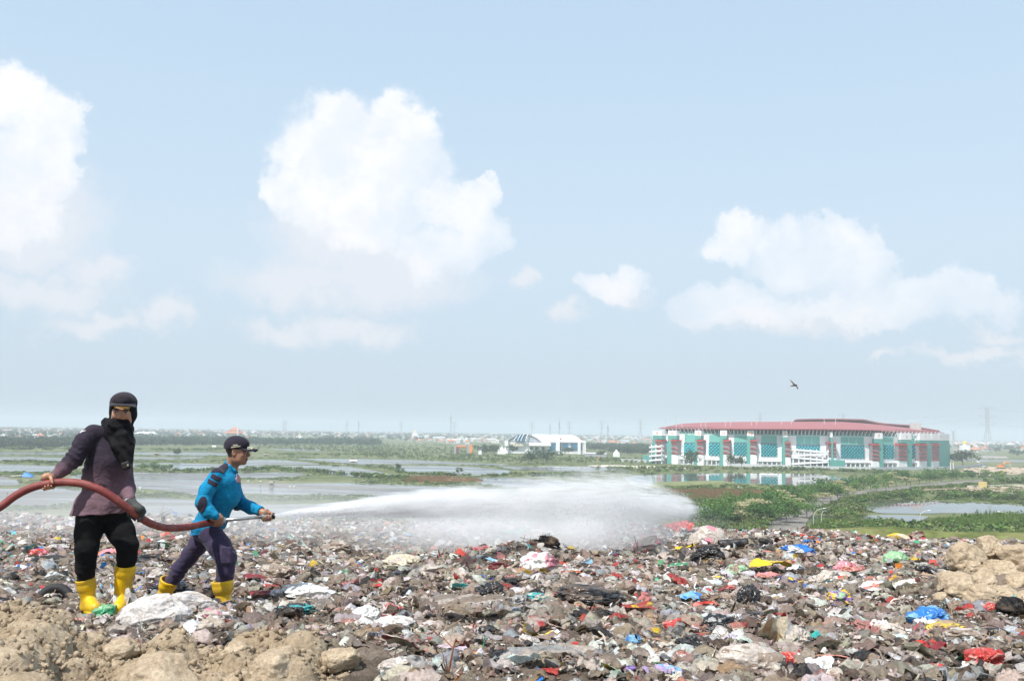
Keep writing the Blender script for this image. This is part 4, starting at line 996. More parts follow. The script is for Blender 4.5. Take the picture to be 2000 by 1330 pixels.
    for x in (1096, 1137):
        mb = MB(); mb.tube([(X(x), Y - 6, 0), (X(x), Y - 6, Z(x, 855))], .2, 5); f = mb.build('flagpole', M_pole, h)
        mb = MB(); mb.hexa([(X(x) - 2, Y - 6, Z(x, 859)), (X(x), Y - 6, Z(x, 859)), (X(x), Y - 5.9, Z(x, 859)), (X(x) - 2, Y - 5.9, Z(x, 859)), (X(x) - 1.6, Y - 6, Z(x, 855.5)), (X(x), Y - 6, Z(x, 855)), (X(x), Y - 5.9, Z(x, 855)), (X(x) - 1.6, Y - 5.9, Z(x, 855.5))]); mb.build('flag', M_redtrim, f)
build_hall()
def simple_building(name, label, cat, px0, px1, y0, y1, Y, parts, D=12):
    """parts: (name, px0, px1, ytop, ybottom, d0, d1, material)"""
    h = empty(name, (0, 0, 0), label, cat)
    for nm, a, b, t, bo, d0, d1, m in parts:
        mb = MB(); z1 = zof((a + b) / 2, t, Y); z0 = zof((a + b) / 2, bo, Y)
        if z0 < 1.5: z0 = 0
        xa, xb = PZ(a, 0, Y)[0], PZ(b, 0, Y)[0]; mb.box(((xa + xb) / 2, Y + (d0 + d1) / 2, (z0 + z1) / 2), (xb - xa, d1 - d0, z1 - z0)); mb.build(nm, m, h)
    return h
M_greyclad = mat('grey_block', (0.36, 0.36, 0.37), .8, .1, .3)
simple_building('gatehouse', 'orange and grey gatehouse frame standing in the green scrub', 'gatehouse', 0, 0, 0, 0, 1165, [('tower', 887.5, 891.5, 867.5, 884.5, 0, 8, M_greyclad), ('tower', 913, 918, 867.5, 884.5, 0, 8, M_greyclad), ('orange_tower', 917.8, 923, 868.5, 884.5, -1, 7, M_orange),
   ('beam', 891.5, 913, 868, 870, .5, 7.5, M_greyclad), ('orange_beam', 891.5, 911, 870.2, 872.5, 0, 7, M_orange), ('orange_beam', 893, 911, 873.5, 875.2, 1, 7, M_orange), ('orange_pier', 892, 896.5, 875.2, 884, 1, 6, M_maroon)])
simple_building('chapel', 'small white house with two towers left of the sports hall', 'house', 0, 0, 0, 0, 1150, [('wall', 935, 941, 872.5, 886, 0, 8, M_white), ('tower', 936.5, 940, 870.2, 872.5, 1, 5, M_white), ('roof', 934.5, 941.5, 872.2, 873.2, -1, 9, M_shadowgrey)])
def gable_house(name, label, cat, px0, px1, yb, yt, Y, mw, mr, D=10, over=0.6, group=None, hip=0.35):
    h = empty(name, (0, 0, 0), label, cat, group)
    xa, xb = PZ(px0, 0, Y)[0], PZ(px1, 0, Y)[0]; z0 = 0; zw = zof(px0, yb, Y); zt = zof(px0, yt, Y)
    mb = MB(); mb.box(((xa + xb) / 2, Y + D / 2, zw / 2), (xb - xa, D, zw)); mb.build('wall', mw, h)
    mb = MB(); a, b, f, k = xa - over, xb + over, Y - over, Y + D + over; hx = (b - a) * hip
    mb.add([(a, f, zw), (b, f, zw), (b, k, zw), (a, k, zw), (a + hx, (f + k) / 2, zt), (b - hx, (f + k) / 2, zt)], [(0, 1, 5, 4), (1, 2, 5), (2, 3, 4, 5), (3, 0, 4), (3, 2, 1, 0)]); mb.build('roof', mr, h)
    return h
M_tileo = mat('orange_tiles', (0.50, 0.20, 0.11), .85, .2, .4); M_tileb = mat('brown_tiles', (0.26, 0.17, 0.13), .85, .2, .4); M_tin = mat('tin_roof', (0.55, 0.55, 0.56), .5, .15, .3); M_tinw = mat('white_roof', (0.78, 0.78, 0.78), .6, .08, .3)
M_wallw = mat('house_wall', (0.66, 0.64, 0.60), .85, .12, .4)
gable_house('annex', 'white gabled annex just left of the sports hall', 'building', 972, 985, 880, 868, 1185, M_white, M_white, 12, .4, hip=.5)
gable_house('annex', 'low white block under the gabled annex of the sports hall', 'building', 981, 989, 884, 877, 1180, M_white, M_tinw, 8, .2, hip=.02)
gable_house('villa', 'white and dark roofed villa among trees behind the arm of the man in purple', 'house', 43, 58, 870, 861, 1370, M_white, M_tileb, 14, 1, hip=.1)
gable_house('warehouse', 'long brown and orange roofed shed at the left picture edge', 'shed', -30, 20, 864, 857.5, 1530, M_tileb, M_tileo, 30, 1, hip=.05)
gable_house('warehouse', 'white roofed shed between the head and scarf of the man in purple and the trees', 'shed', 262, 290, 846.5, 843, 2700, M_wallw, M_tinw, 40, 1, hip=.1)
gable_house('pavilion', 'white pyramid roofed pavilion beyond the woodland', 'pavilion', 290, 303, 847, 841.5, 2800, M_white, M_tinw, 18, 1, hip=.5)
gable_house('white_hut', 'tiny white hut roof at the edge of a far pond', 'hut', 415, 422, 871.5, 869.8, 1330, M_wallw, M_tinw, 4, .3, hip=.1)
gable_house('billboard_house', 'plain white screen like block beside the trees right of the sports hall', 'screen', 1198, 1210.5, 886, 877.5, 1130, M_white, M_white, 3, .1, hip=.5)
gable_house('field_shelter', 'long low grey roofed shelter right of the sports hall', 'shelter', 1143, 1185, 886, 883.5, 1120, M_shadowgrey, M_tin, 8, .4, hip=.02)
gable_house('orange_tent', 'small orange tent on the grass right of the sports hall', 'tent', 1168, 1174, 895, 893, 1010, M_orange, M_orange, 3, .2, hip=.4)
gable_house('warehouse', 'long dark grey roofed shed on the right beyond the broad spreading tree', 'shed', 1918, 1972, 897, 890.5, 1380, M_shadowgrey, mat('grey_brown_roof', (.3, .26, .25), .8, .1, .3), 20, 1, hip=.05)
# tiered mosque with minaret; golden domed mosque
def mosque():
    Y = 2150; X = lambda px: PZ(px, 0, Y)[0]; Z = lambda py: zof(455, py, Y)
    h = empty('mosque', (0, 0, 0), 'mosque with tiered orange roof and slim minaret above the dark cap', 'mosque'); c = (X(454), Y + 17)
    def tier(n_, wa, wb, y0, y1, m):
        mb = MB(); a = (X(454 + wa) - X(454 - wa)) / 2; b = (X(454 + wb) - X(454 - wb)) / 2; z0, z1 = Z(y0), Z(y1)
        mb.add([(c[0] + s * a, c[1] + t * a, z0) for s, t in ((-1, -1), (1, -1), (1, 1), (-1, 1))] + [(c[0] + s * b, c[1] + t * b, z1) for s, t in ((-1, -1), (1, -1), (1, 1), (-1, 1))], [(0, 1, 5, 4), (1, 2, 6, 5), (2, 3, 7, 6), (3, 0, 4, 7), (4, 5, 6, 7), (3, 2, 1, 0)]); mb.build(n_, m, h)
    tier('wall', 12, 12, 862, 845, M_beige); tier('lower_roof', 17, 9, 845.6, 841.5, M_tileo); tier('drum', 8, 8, 842, 840, M_beige); tier('upper_roof', 10, 1, 840.2, 834, M_tileo)
    mb = MB(); mb.tube([(X(464.5), Y, 0), (X(464.5), Y, Z(832)), (X(464.5), Y, Z(831))], [1.6, 1.3, 2.0], 8); mb.tube([(X(464.5), Y, Z(831)), (X(464.5), Y, Z(827))], [1.2, .1], 8); mb.build('minaret', M_white, h)
mosque()
def dome_mosque(px, yb, yt, Y, label, mdome, w):
    h = empty('mosque', (0, 0, 0), label, 'mosque'); x = PZ(px, 0, Y)[0]; V, Fq = ICO[3]; zt = zof(px, yt, Y); zb = zof(px, yb, Y); r = w / 2
    V = V * np.array([r, r, (zt - zb) * .62]) + [x, Y, zb + (zt - zb) * .38]; mesh_obj('dome', V, Fq, mdome, h, smooth=True)
    mb = MB(); mb.tube([(x, Y, zb - 1), (x, Y, zb + (zt - zb) * .4)], r * .9, 12); mb.box((x, Y, zb / 2 - .5), (w * 1.9, w * 1.7, zb - 1)); mb.build('drum', M_white, h)
M_gold = mat('golden_dome', (0.72, 0.52, 0.06), .35, .05, .3, metal=.2)
dome_mosque(1883.5, 868, 861.5, 1500, 'mosque with a bright golden dome right of the stadium', M_gold, 6)
dome_mosque(585.5, 851, 846.5, 2300, 'small mosque with a pale yellow dome in the middle of the town', mat('cream_dome', (.62, .50, .2), .4, .05, .3), 7)
dome_mosque(810.5, 845, 840, 2900, 'mosque with a cream onion dome left of the sports hall skyline', mat('cream_dome2', (.7, .6, .35), .4, .05, .3), 8)
# ---- town houses: real separate houses, ranked by how large they show
def town():
    r = np.random.default_rng(77); kinds = [('orange', M_tileo, 'small far house with an orange tiled roof in the hazy town', 'far houses with orange roofs', 'town_house'),
        ('brown', M_tileb, 'small far house with a dull brown roof in the hazy town', 'far houses with brown roofs', 'town_house'),
        ('tin', M_tin, 'long far shed with a grey metal roof in the hazy town', 'far sheds with grey roofs', 'metal_shed'),
        ('white', M_tinw, 'far white building with a flat pale roof in the hazy town', 'far white buildings', 'white_building')]
    protos = []
    for nm, mr, lab, grp, name in kinds:
        mb = MB(); w, d, z = (9, 8, 3.6) if nm in ('orange', 'brown') else ((22, 12, 4.5) if nm == 'tin' else (14, 9, 5.0))
        mb.box((0, 0, z / 2), (w, d, z), 0)
        a, b, zt = w / 2 + .7, d / 2 + .7, z + (2.9 if nm in ('orange', 'brown') else (2.0 if nm == 'tin' else .8)); hx = w * (.28 if nm in ('orange', 'brown') else .02)
        if nm == 'white': mb.box((0, 0, z + .3), (w + .6, d + .6, .6), 1); mb.box((w * .2, 0, z + 1.5), (w * .3, d * .5, 2), 0)
        else: mb.add([(-a, -b, z), (a, -b, z), (a, b, z), (-a, b, z), (-a + hx, 0, zt), (a - hx, 0, zt)], [(0, 1, 5, 4), (1, 2, 5), (2, 3, 4, 5), (3, 0, 4), (3, 2, 1, 0)], 1)
        mb.box((-w * .2, -d / 2 - .05, 1.2), (1.1, .1, 2.2), 2); mb.box((w * .18, -d / 2 - .05, 1.7), (1.8, .1, 1.3), 2)
        o = mb.build(name, [M_wallw, mr, M_dark]); COL.objects.unlink(o); protos.append((o, w, d, z, zt))
    zones = [([(-200, 843), (100, 844), (125, 853), (100, 860), (20, 858), (-200, 856)], 46, (.42, .2, .15, .23)), ([(260, 842), (440, 845), (520, 848), (520, 858), (300, 855), (262, 850)], 40, (.3, .2, .2, .3)),
             ([(500, 845), (780, 848), (760, 858), (560, 852), (500, 852)], 46, (.38, .15, .27, .2)), ([(770, 849), (985, 851), (980, 868), (900, 868), (850, 864), (790, 863)], 66, (.5, .2, .15, .15)),
             ([(1143, 853), (1275, 856), (1272, 872), (1180, 868), (1150, 862)], 44, (.45, .2, .2, .15)), ([(1852, 868), (1930, 869), (1935, 885), (1880, 884), (1852, 880)], 30, (.5, .3, .05, .15)), ([(1930, 868), (2200, 873), (2200, 884), (1960, 880)], 26, (.35, .25, .2, .2))]
    n = 0; used = set()
    for poly, k, pr in zones:
        pl = np.array(poly, float); c = 0
        while c < k:
            x, y = r.uniform(pl[:, 0].min(), pl[:, 0].max()), r.uniform(pl[:, 1].min(), pl[:, 1].max())
            if not inpoly([x], [y], poly)[0]: continue
            g = G(x, y, 0); q = r.choice(4, p=pr); o, *_ = protos[q]; nm, mr, lab, grp, name = kinds[q]
            h = o.copy(); COL.objects.link(h); s = r.uniform(.85, 1.25); h.location = g; h.scale = (s * r.uniform(.9, 1.4), s, s * r.uniform(.9, 1.2)); h.rotation_euler = (0, 0, r.normal(0, .35) + (math.pi / 2 if r.random() < .35 else 0))
            tag(h, lab, 'house' if q < 2 else ('shed' if q == 2 else 'building'), grp); n += 1; c += 1
    print('houses', n)
    # everything behind them, past the first three hundred: a mass
    Vs, Fs, Ms, off = [], [], [], 0
    polys = [([(-300, 836), (500, 841), (1000, 848), (1290, 852), (1290, 857), (1000, 853), (500, 847), (-300, 844)], 1300), ([(1850, 861), (2300, 866), (2300, 873), (1850, 868)], 420), ([(-300, 831), (1290, 850), (1290, 853), (-300, 836)], 500)]
    for poly, k in polys:
        pl = np.array(poly, float); x = r.uniform(pl[:, 0].min(), pl[:, 0].max(), k * 4); y = r.uniform(pl[:, 1].min(), pl[:, 1].max(), k * 4); ok = inpoly(x, y, poly); x, y = x[ok][:k], y[ok][:k]
        for a, b in zip(x, y):
            g = G(a, b, 0)
            if g[1] > 6500: continue
            w, d, z = r.uniform(8, 20), r.uniform(8, 12), r.uniform(3.5, 6)
            if g[1] > 3200: w *= 1.8; z *= 1.2
            q = r.choice(4, p=(.35, .2, .2, .25)); hw, hd = w / 2, d / 2
            V = np.array([(-hw, -hd, 0), (hw, -hd, 0), (hw, hd, 0), (-hw, hd, 0), (-hw, -hd, z), (hw, -hd, z), (hw, hd, z), (-hw, hd, z), (-hw * .6, 0, z + 2.5), (hw * .6, 0, z + 2.5)])
            an = r.normal(0, .3); V[:, :2] = V[:, :2] @ np.array([[math.cos(an), math.sin(an)], [-math.sin(an), math.cos(an)]]); V += g
            Vs.append(V); Fs.append(np.array([(0, 1, 5, 4), (1, 2, 6, 5), (2, 3, 7, 6), (3, 0, 4, 7), (4, 5, 9, 8), (6, 7, 8, 9), (5, 6, 9, 9), (7, 4, 8, 8)]) + off); Ms += [0, 0, 0, 0, 1 + q, 1 + q, 1 + q, 1 + q]; off += 10
    Fq = np.concatenate(Fs); tri = Fq[:, 2] == Fq[:, 3]
    F4, F3 = Fq[~tri], Fq[tri][:, :3]; Ms = np.array(Ms)
    o = mesh_obj('distant_town', np.concatenate(Vs), [F4, F3], [M_wallw, M_tileo, M_tileb, M_tin, M_tinw], matidx=np.concatenate([Ms[~tri], Ms[tri]]))
    tag(o, 'mass of small roofs and walls of the far town fading into the haze', kind='stuff')
town()
# ---- lattice pylons and masts
M_steel = mat('galvanised_steel', (0.40, 0.41, 0.43), .5, .05, .2)
def pylon(px, Y, yb, yt, label, thick=.22, group='power pylons on the horizon'):
    x = PZ(px, 0, Y)[0]; zt = zof(px, yt, Y); mb = MB(); hw = lambda z: (5.0 - 3.9 * min(1, z / (zt * .55)) if z < zt * .55 else 1.1) * zt / 50
    zs = np.r_[np.linspace(0, zt * .55, 6), np.linspace(zt * .62, zt * .94, 6)]
    for a, b in zip(zs[:-1], zs[1:]):
        A = [(x + s * hw(a), Y + t * hw(a), a) for s, t in ((-1, -1), (1, -1), (1, 1), (-1, 1))]; B = [(x + s * hw(b), Y + t * hw(b), b) for s, t in ((-1, -1), (1, -1), (1, 1), (-1, 1))]
        for i in range(4):
            mb.tube([A[i], B[i]], thick, 4, cap=False); mb.tube([A[i], B[(i + 1) % 4]], thick * .6, 4, cap=False); mb.tube([A[(i + 1) % 4], B[i]], thick * .6, 4, cap=False)
    t = mb.build('lattice_tower', M_steel); 
    e = tag(bpy.data.objects.new('power_pylon', None), label, 'pylon', group); COL.objects.link(e); t.parent = e
    mb = MB(); k = zt / 50
    for f, L in ((.62, 8), (.76, 8), (.90, 8)):
        for s in (-1, 1):
            tip = (x + s * L * k, Y, zt * f + 1.5 * k); mb.tube([(x + s * 1.1 * k, Y, zt * f), tip], thick * .8, 4); mb.tube([(x + s * 1.1 * k, Y, zt * f + 2.6 * k), tip], thick * .6, 4)
            q = (x + s * (L - 3) * k, Y, zt * f - 1.6 * k); mb.tube([(tip[0] - s * .2, Y, tip[2]), q, (x + s * (L - 5.6) * k, Y, zt * f + .8 * k)], thick * .6, 4)
    for s in (-1, 1): mb.tube([(x + s * 1.1 * k, Y, zt * .94), (x + s * 6 * k, Y, zt)], thick * .7, 4)
    mb.build('cross_arms', M_steel, e)
    return x, zt
pylon(1929, 1300, 888, 789, 'tall lattice power pylon right of the golden dome', .17)
PY2 = [(1862, 1900, 839, 'small power pylon just right of the stadium'), (1039, 3000, 822, 'power pylon above the left half of the sports hall roof'), (1112, 3200, 822, 'power pylon above the right half of the sports hall roof'),
 (1175, 2900, 819, 'power pylon between the sports hall and the radio mast'), (1251, 2700, 817, 'power pylon left of the stadium'), (1485, 2400, 803, 'power pylon peeping over the left half of the stadium roof'), (1648, 2300, 803, 'power pylon peeping over the right half of the stadium roof'),
 (887, 3600, 822, 'faint power pylon beside the red and white mast'), (783, 4200, 821, 'faint power pylon left of the red and white mast'), (553, 4600, 820, 'faint pylon left one of a pair above the far town'), (557.5, 4700, 820, 'faint pylon right one of a pair above the far town'), (677, 4300, 820, 'faint power pylon above the far white sheds')]
for px, Y, yt, lab in PY2: pylon(px, Y, 0, yt + 0.0, lab, .30 * Y / 2600)
def mast(px, Y, yt, label, m=M_steel, thick=.3):
    x = PZ(px, 0, Y)[0]; zt = zof(px, yt, Y); mb = MB()
    for s in (0, 2.1, 4.2): mb.tube([(x + 1.6 * math.cos(s), Y + 1.6 * math.sin(s), 0), (x + .5 * math.cos(s), Y + .5 * math.sin(s), zt * .9)], thick, 4)
    for z in np.linspace(zt * .04, zt * .88, 16): w = 1.6 - 1.1 * z / (zt * .9); mb.box((x, Y, z), (w * 1.6, w * 1.6, .3))
    mb.tube([(x, Y, zt * .86), (x, Y, zt)], thick * .7, 4); mb.box((x, Y, zt * .78), (3, 3, 3.2)); mb.box((x + 1, Y, zt * .66), (3, 1, 2.4))
    return tag(mb.build('radio_mast', m), label, 'mast', 'radio masts on the skyline')
mast(880, 2100, 804, 'tall thin radio mast above the houses left of the sports hall'); mast(1092, 1900, 816, 'radio mast standing right behind the sports hall'); mast(1187, 1900, 825, 'radio mast right of the sports hall'); mast(1074, 2500, 823, 'thin radio mast over the middle of the sports hall', thick=.4); mast(700, 2500, 817, 'radio mast over the orange roofs in the middle of the town')
# wires of the big pylon
mb = MB()
for zf in (.62, .76, .90):
    zt = zof(1929, 789, 1300)
    for s in (-1, 1):
        x0 = PZ(1929, 0, 1300)[0] + s * 8 * zt / 50
        for xe, Ye, ze in ((PZ(2300, 0, 1180)[0], 1180, zt * zf), (PZ(1700, 0, 1500)[0], 1500, zt * zf * .82)):
            pts = [(x0 + (xe - x0) * t, 1300 + (Ye - 1300) * t, (zt * zf) * (1 - t) + ze * t - 16 * t * (1 - t)) for t in np.linspace(0, 1, 9)]; mb.tube(pts, .07, 3, cap=False)
tag(mb.build('power_lines', M_steel), 'thin power lines hanging from the tall pylon at the right', 'power line')
# ---- walls and fences near the stadium
def wall(name, pts, h, label, cat, m, th=.25):
    mb = MB(); g = [G(*p, 0) for p in pts]
    for a, b in zip(g[:-1], g[1:]):
        d = (b - a) / np.linalg.norm(b - a); n = np.array([-d[1], d[0], 0]) * th; mb.hexa([a - n, b - n, b + n, a + n, a - n + [0, 0, h], b - n + [0, 0, h], b + n + [0, 0, h], a + n + [0, 0, h]])
    return tag(mb.build(name, m), label, cat)
wall('boundary_wall', [(1213, 901), (1300, 904.5), (1420, 910), (1560, 915), (1700, 918.5), (1845, 917), (1900, 913), (1925, 909)], 2.6, 'long pale grey wall along the foot of the stadium', 'wall', mat('wall_grey', (.50, .51, .53), .85, .15, .1))
wall('corrugated_fence', [(1850, 899), (1895, 900), (1930, 902), (2000, 902.5), (2200, 904)], 2.6, 'grey sheet fence behind the broad tree and the digger', 'fence', mat('fence_grey', (.42, .44, .48), .7, .1, .2))
wall('low_wall', [(1890, 951.5), (1960, 950), (2000, 950), (2200, 951)], 1.0, 'low broken pale wall along the bare ground at the right', 'wall', M_beige)
wall('scrap_fence', [(1690, 968), (1740, 962), (1800, 958), (1880, 957), (1960, 957)], 1.0, 'ragged low fence of pale boards above the right hand pond', 'fence', mat('board_tan', (.48, .38, .28), .9, .3, .3))
mb = MB(); g = G(1920, 952, 0); mb.box(g + [0, 0, 1.6], (4.2, .3, 3.2)); mb.box(g + [0, 1.4, 1.5], (3.6, .2, 2.8)); tag(mb.build('board_screen', mat('yellow_board', (.58, .47, .20), .8, .15, .4)), 'yellowish board screen standing on the bare ground at the right', 'screen')
# gate posts / white columns by the road end
for k, (x, yt, yb) in enumerate([(1857, 903, 927), (1862.5, 903, 927), (1760, 916, 925), (1913.5, 905, 928), (1922.5, 909, 930), (1676, 903, 914)]):
    g = G(x, yb, 0); zt = zof(x, yt, g[1]); mb = MB(); mb.tube([g, (g[0], g[1], zt)], [.45 if k < 2 else .2, .4 if k < 2 else .14], 8); mb.box((g[0], g[1], zt - .3), (1.0, .6, .25))
    tag(mb.build('white_pole', M_pole), ['left one of two thick white posts beside the grey wall', 'right one of two thick white posts beside the grey wall', 'thin pole before the stadium towers numbered six', 'tall pole left of the two before the bare ground', 'shorter pole right of the two before the bare ground', 'thin pole before the big cyan screen of the stadium'][k], 'pole')
# ---- street lamps
def lamp(px, yb, yt, arm, label, w=.10, lit=None, py_arm=None):
    g = G(px, yb, 0); zt = zof(px, yt, g[1]); t = empty('street_lamp', g, label, 'street lamp', 'street lamps along the road')
    L = abs(arm) / F_PX * g[1]; s = 1 if arm > 0 else -1; mb = MB()
    pts = [(0, 0, -.2), (0, 0, zt * .62)] + [(s * L * (1 - math.cos(a)), 0, zt * .62 + zt * .36 * math.sin(a)) for a in np.linspace(.2, 1.45, 6)] + [(s * L * 1.02, 0, zt * 1.0)]
    mb.tube(pts, [w, w * .85] + [w * .7] * 6 + [w * .6], 7); mb.build('pole', M_pole, t)
    mb = MB(); mb.hexa([(s * L, -.14, zt - .12), (s * (L + .8), -.1, zt - .02), (s * (L + .8), .1, zt - .02), (s * L, .14, zt - .12), (s * L, -.1, zt + .06), (s * (L + .8), -.07, zt + .1), (s * (L + .8), .07, zt + .1), (s * L, .1, zt + .06)]); mb.build('lamp_head', M_white, t)
LAMPS = [(1367, 1024, 995, -13, 'street lamp at the end of the water spray'), (1491, 1012, 978, -12, 'street lamp arching left between bushy roadside trees'), (1645, 966, 949, -10, 'street lamp arching left above the middle of the road'),
 (1698, 957, 939, -9, 'street lamp arching left farther up the road'), (1589, 1040, 992, 19, 'nearest street lamp arching right just above the rubbish'), (1604.5, 1040, 997, 5, 'thin street lamp just behind the nearest one'),
 (1577, 972, 962, -5, 'street lamp mostly hidden in the trees of the road'), (1797, 1030, 996, 16, 'street lamp arching right among the tall reeds'), (1972, 1030, 999, -18, 'street lamp low among reeds at the right picture edge'), (1748, 938, 931, -6, 'farthest street lamp of the road near the brown ground')]
for a in LAMPS: lamp(*a)
# ---- diggers
def digger(px, yb, Y, label, s=1.0, m=M_orange):
    g = PZ(px, 0, Y); t = empty('excavator', g, label, 'excavator')
    mb = MB()
    for y in (-1.1, 1.1): mb.box((0, y, .45), (4.0 * s, .7, .9)); 
    mb.build('tracks', M_dark, t)
    mb = MB(); mb.box((-.3, 0, 1.7), (3.4 * s, 2.5, 1.2)); mb.box((-1.6, 0, 2.2), (1.2, 2.4, 1.0)); mb.build('body', m, t)
    mb = MB(); mb.box((.7, -.6, 2.9), (1.5, 1.2, 1.5)); cb = mb.build('cab', m, t); mb = MB(); mb.box((.75, -1.22, 3.05), (1.1, .06, .9)); mb.build('window', M_dark, cb)
    mb = MB(); mb.tube([(1.2, .5, 1.8), (3.0, .5, 4.6), (4.2, .5, 5.2)], [.42, .5, .35], 6); mb.build('boom', m, t)
    mb = MB(); mb.tube([(4.0, .5, 5.4), (7.0, .5, 5.0), (7.4, .5, 3.6)], [.3, .34, .25], 6); mb.build('arm', m, t)
    mb = MB(); mb.hexa([(6.8, 0, 2.2), (7.9, 0, 2.0), (7.9, 1.1, 2.0), (6.8, 1.1, 2.2), (6.9, 0, 3.4), (7.7, 0, 3.5), (7.7, 1.1, 3.5), (6.9, 1.1, 3.4)]); mb.build('bucket', M_shadowgrey, t)
    t.scale = (s, s, s)
digger(1953, 914, 905, 'orange excavator with its arm raised on the bare ground at the right', 1.15)
digger(1953, 926, 740, 'small yellow excavator half hidden in bushes at the right', .6, mat('yellow_paint', (.75, .5, .04), .5, .1, .5))
digger(1850, 896, 980, 'yellow machine beside the broad spreading tree', .6, MAT['yellow_paint'])
# parked white van on the road
def van(px, py):
    g = G(px, py, .17); t = empty('white_van', g, 'white van on the road between the roadside trees', 'van', rz=.8)
    mb = MB(); mb.hexa([(-2.1, -.85, .4), (2.1, -.85, .4), (2.1, .85, .4), (-2.1, .85, .4), (-2.1, -.8, 1.2), (2.1, -.8, 1.1), (2.1, .8, 1.1), (-2.1, .8, 1.2)]); mb.hexa([(-2.1, -.8, 1.2), (1.3, -.8, 1.15), (1.3, .8, 1.15), (-2.1, .8, 1.2), (-2.0, -.7, 2.0), (.6, -.7, 2.0), (.6, .7, 2.0), (-2.0, .7, 2.0)]); mb.build('body', M_white, t)
    for s in (-1, 1):
        mb = MB(); mb.box((-.6, s * .79, 1.6), (2.2, .06, .5)); mb.build('window', M_dark, t)
        for x in (-1.3, 1.4): mb = MB(); mb.tube([(x, s * .7, .34), (x, s * .9, .34)], .34, 12); mb.build('wheel', M_dark, t)
van(1520, 992)
mb = MB(); 
def parked_car(px, py, label, m):
    g = G(px, py, 0); t = empty('parked_car', g, label, 'car', rz=.1)
    mb = MB(); mb.hexa([(-2, -.8, .35), (2, -.8, .35), (2, .8, .35), (-2, .8, .35), (-2, -.8, .95), (2, -.8, .85), (2, .8, .85), (-2, .8, .95)]); mb.hexa([(-1.5, -.75, .95), (1.1, -.75, .9), (1.1, .75, .9), (-1.5, .75, .95), (-1.1, -.65, 1.5), (.5, -.65, 1.5), (.5, .65, 1.5), (-1.1, .65, 1.5)]); mb.build('body', m, t)
    for s in (-1, 1):
        for x in (-1.2, 1.25): mb = MB(); mb.tube([(x, s * .65, .32), (x, s * .85, .32)], .32, 10); mb.build('wheel', M_dark, t)
parked_car(1911, 903, 'white car near the digger by the grey fence', M_white); parked_car(1922, 912, 'silver car on the bare ground beside the pole', M_tin)
# ---- huts and jetties in the fish ponds
M_wood = mat('weathered_wood', (0.26, 0.22, 0.18), .9, .25, 1.5)
M_blue_t = mat('blue_tarp', (0.03, 0.19, 0.62), .5, .1, .5)
def hut(px, py, label, w=5, roof=M_wood, s=1.0):
    g = G(px, py, 0); t = empty('pond_hut', g, label, 'hut'); mb = MB()
    for x in (-w / 2, w / 2):
        for y in (-1.5, 1.5): mb.tube([(x, y, -.3), (x, y, 2.0)], .09, 5)
    mb.box((0, 0, .9), (w, 3, .12)); mb.build('stilts', M_wood, t)
    mb = MB(); mb.box((0, .4, 1.5), (w * .6, 2.0, 1.1)); mb.build('wall', M_wood, t)
    mb = MB(); mb.add([(-w / 2 - .4, -1.9, 1.9), (w / 2 + .4, -1.9, 1.9), (w / 2 + .4, 1.9, 1.9), (-w / 2 - .4, 1.9, 1.9), (-w / 2, 0, 2.9), (w / 2, 0, 2.9)], [(0, 1, 5, 4), (1, 2, 5), (2, 3, 4, 5), (3, 0, 4), (3, 2, 1, 0)]); mb.build('roof', roof, t)
hut(306, 890, 'thatched hut on a narrow dyke seen between the two men', 5.5); hut(520, 892, 'dark stilted hut beside the pond right of the man in blue', 5.5); hut(690, 905, 'open bamboo hut standing in the pond beyond the spray', 5.5, M_beige); hut(530, 951, 'small hut on a bamboo walkway in the muddy pond', 1.6)
# shelter of scrap and a blue tarpaulin at the left
g = G(40, 932, 0); t = empty('scrap_shelter', g, 'scrap board shelter with a bright blue tarpaulin at the far left pond', 'shelter')
mb = MB()
for i in range(16): r_ = np.random.default_rng(i); mb.box((r_.uniform(-8, 1), r_.uniform(-3, 3), r_.uniform(.3, 1.2)), (r_.uniform(1, 4), r_.uniform(1, 2), .12), 0, r_.uniform(0, 3))
mb.build('boards', mat('scrap_boards', (.5, .47, .42), .8, .3, .4), t)
mb = MB(); mb.add([(1, -2, .3), (6.5, -2, .3), (6.5, 2.5, .5), (1, 2.5, .5), (2, 0, 2.5), (4, .3, 2.3), (6, .3, 1.2)], [(0, 1, 6, 5, 4), (1, 2, 6), (2, 3, 4, 5, 6), (3, 0, 4), (3, 2, 1, 0)]); mb.build('tarpaulin', M_blue_t, t)
mb = MB(); g = G(5, 974, 0)
a, b = G(470, 944, 0), G(680, 966, 0)
for q in np.linspace(0, 1, 40): p = a + (b - a) * q; mb.tube([p - [0, 0, .3], p + [0, 0, .55]], .05, 4)
mb.tube([a + [0, 0, .5], b + [0, 0, .5]], .06, 4); tag(mb.build('bamboo_walkway', M_wood), 'thin bamboo walkway crossing the muddy pond right of the man in blue', 'walkway')
for k, (x, y, h_) in enumerate([(13, 979, 3.0), (509, 955, 1.6)]):
    g = G(x, y, 0); mb = MB(); mb.tube([g, g + [0, 0, h_]], .12, 5); mb.box(g + [0, 0, h_], (.5, .5, .4)); tag(mb.build('marker_post', M_wood), ['lone post standing in the muddy pond at the left edge', 'short post in the pond beside the bamboo walkway'][k], 'post')
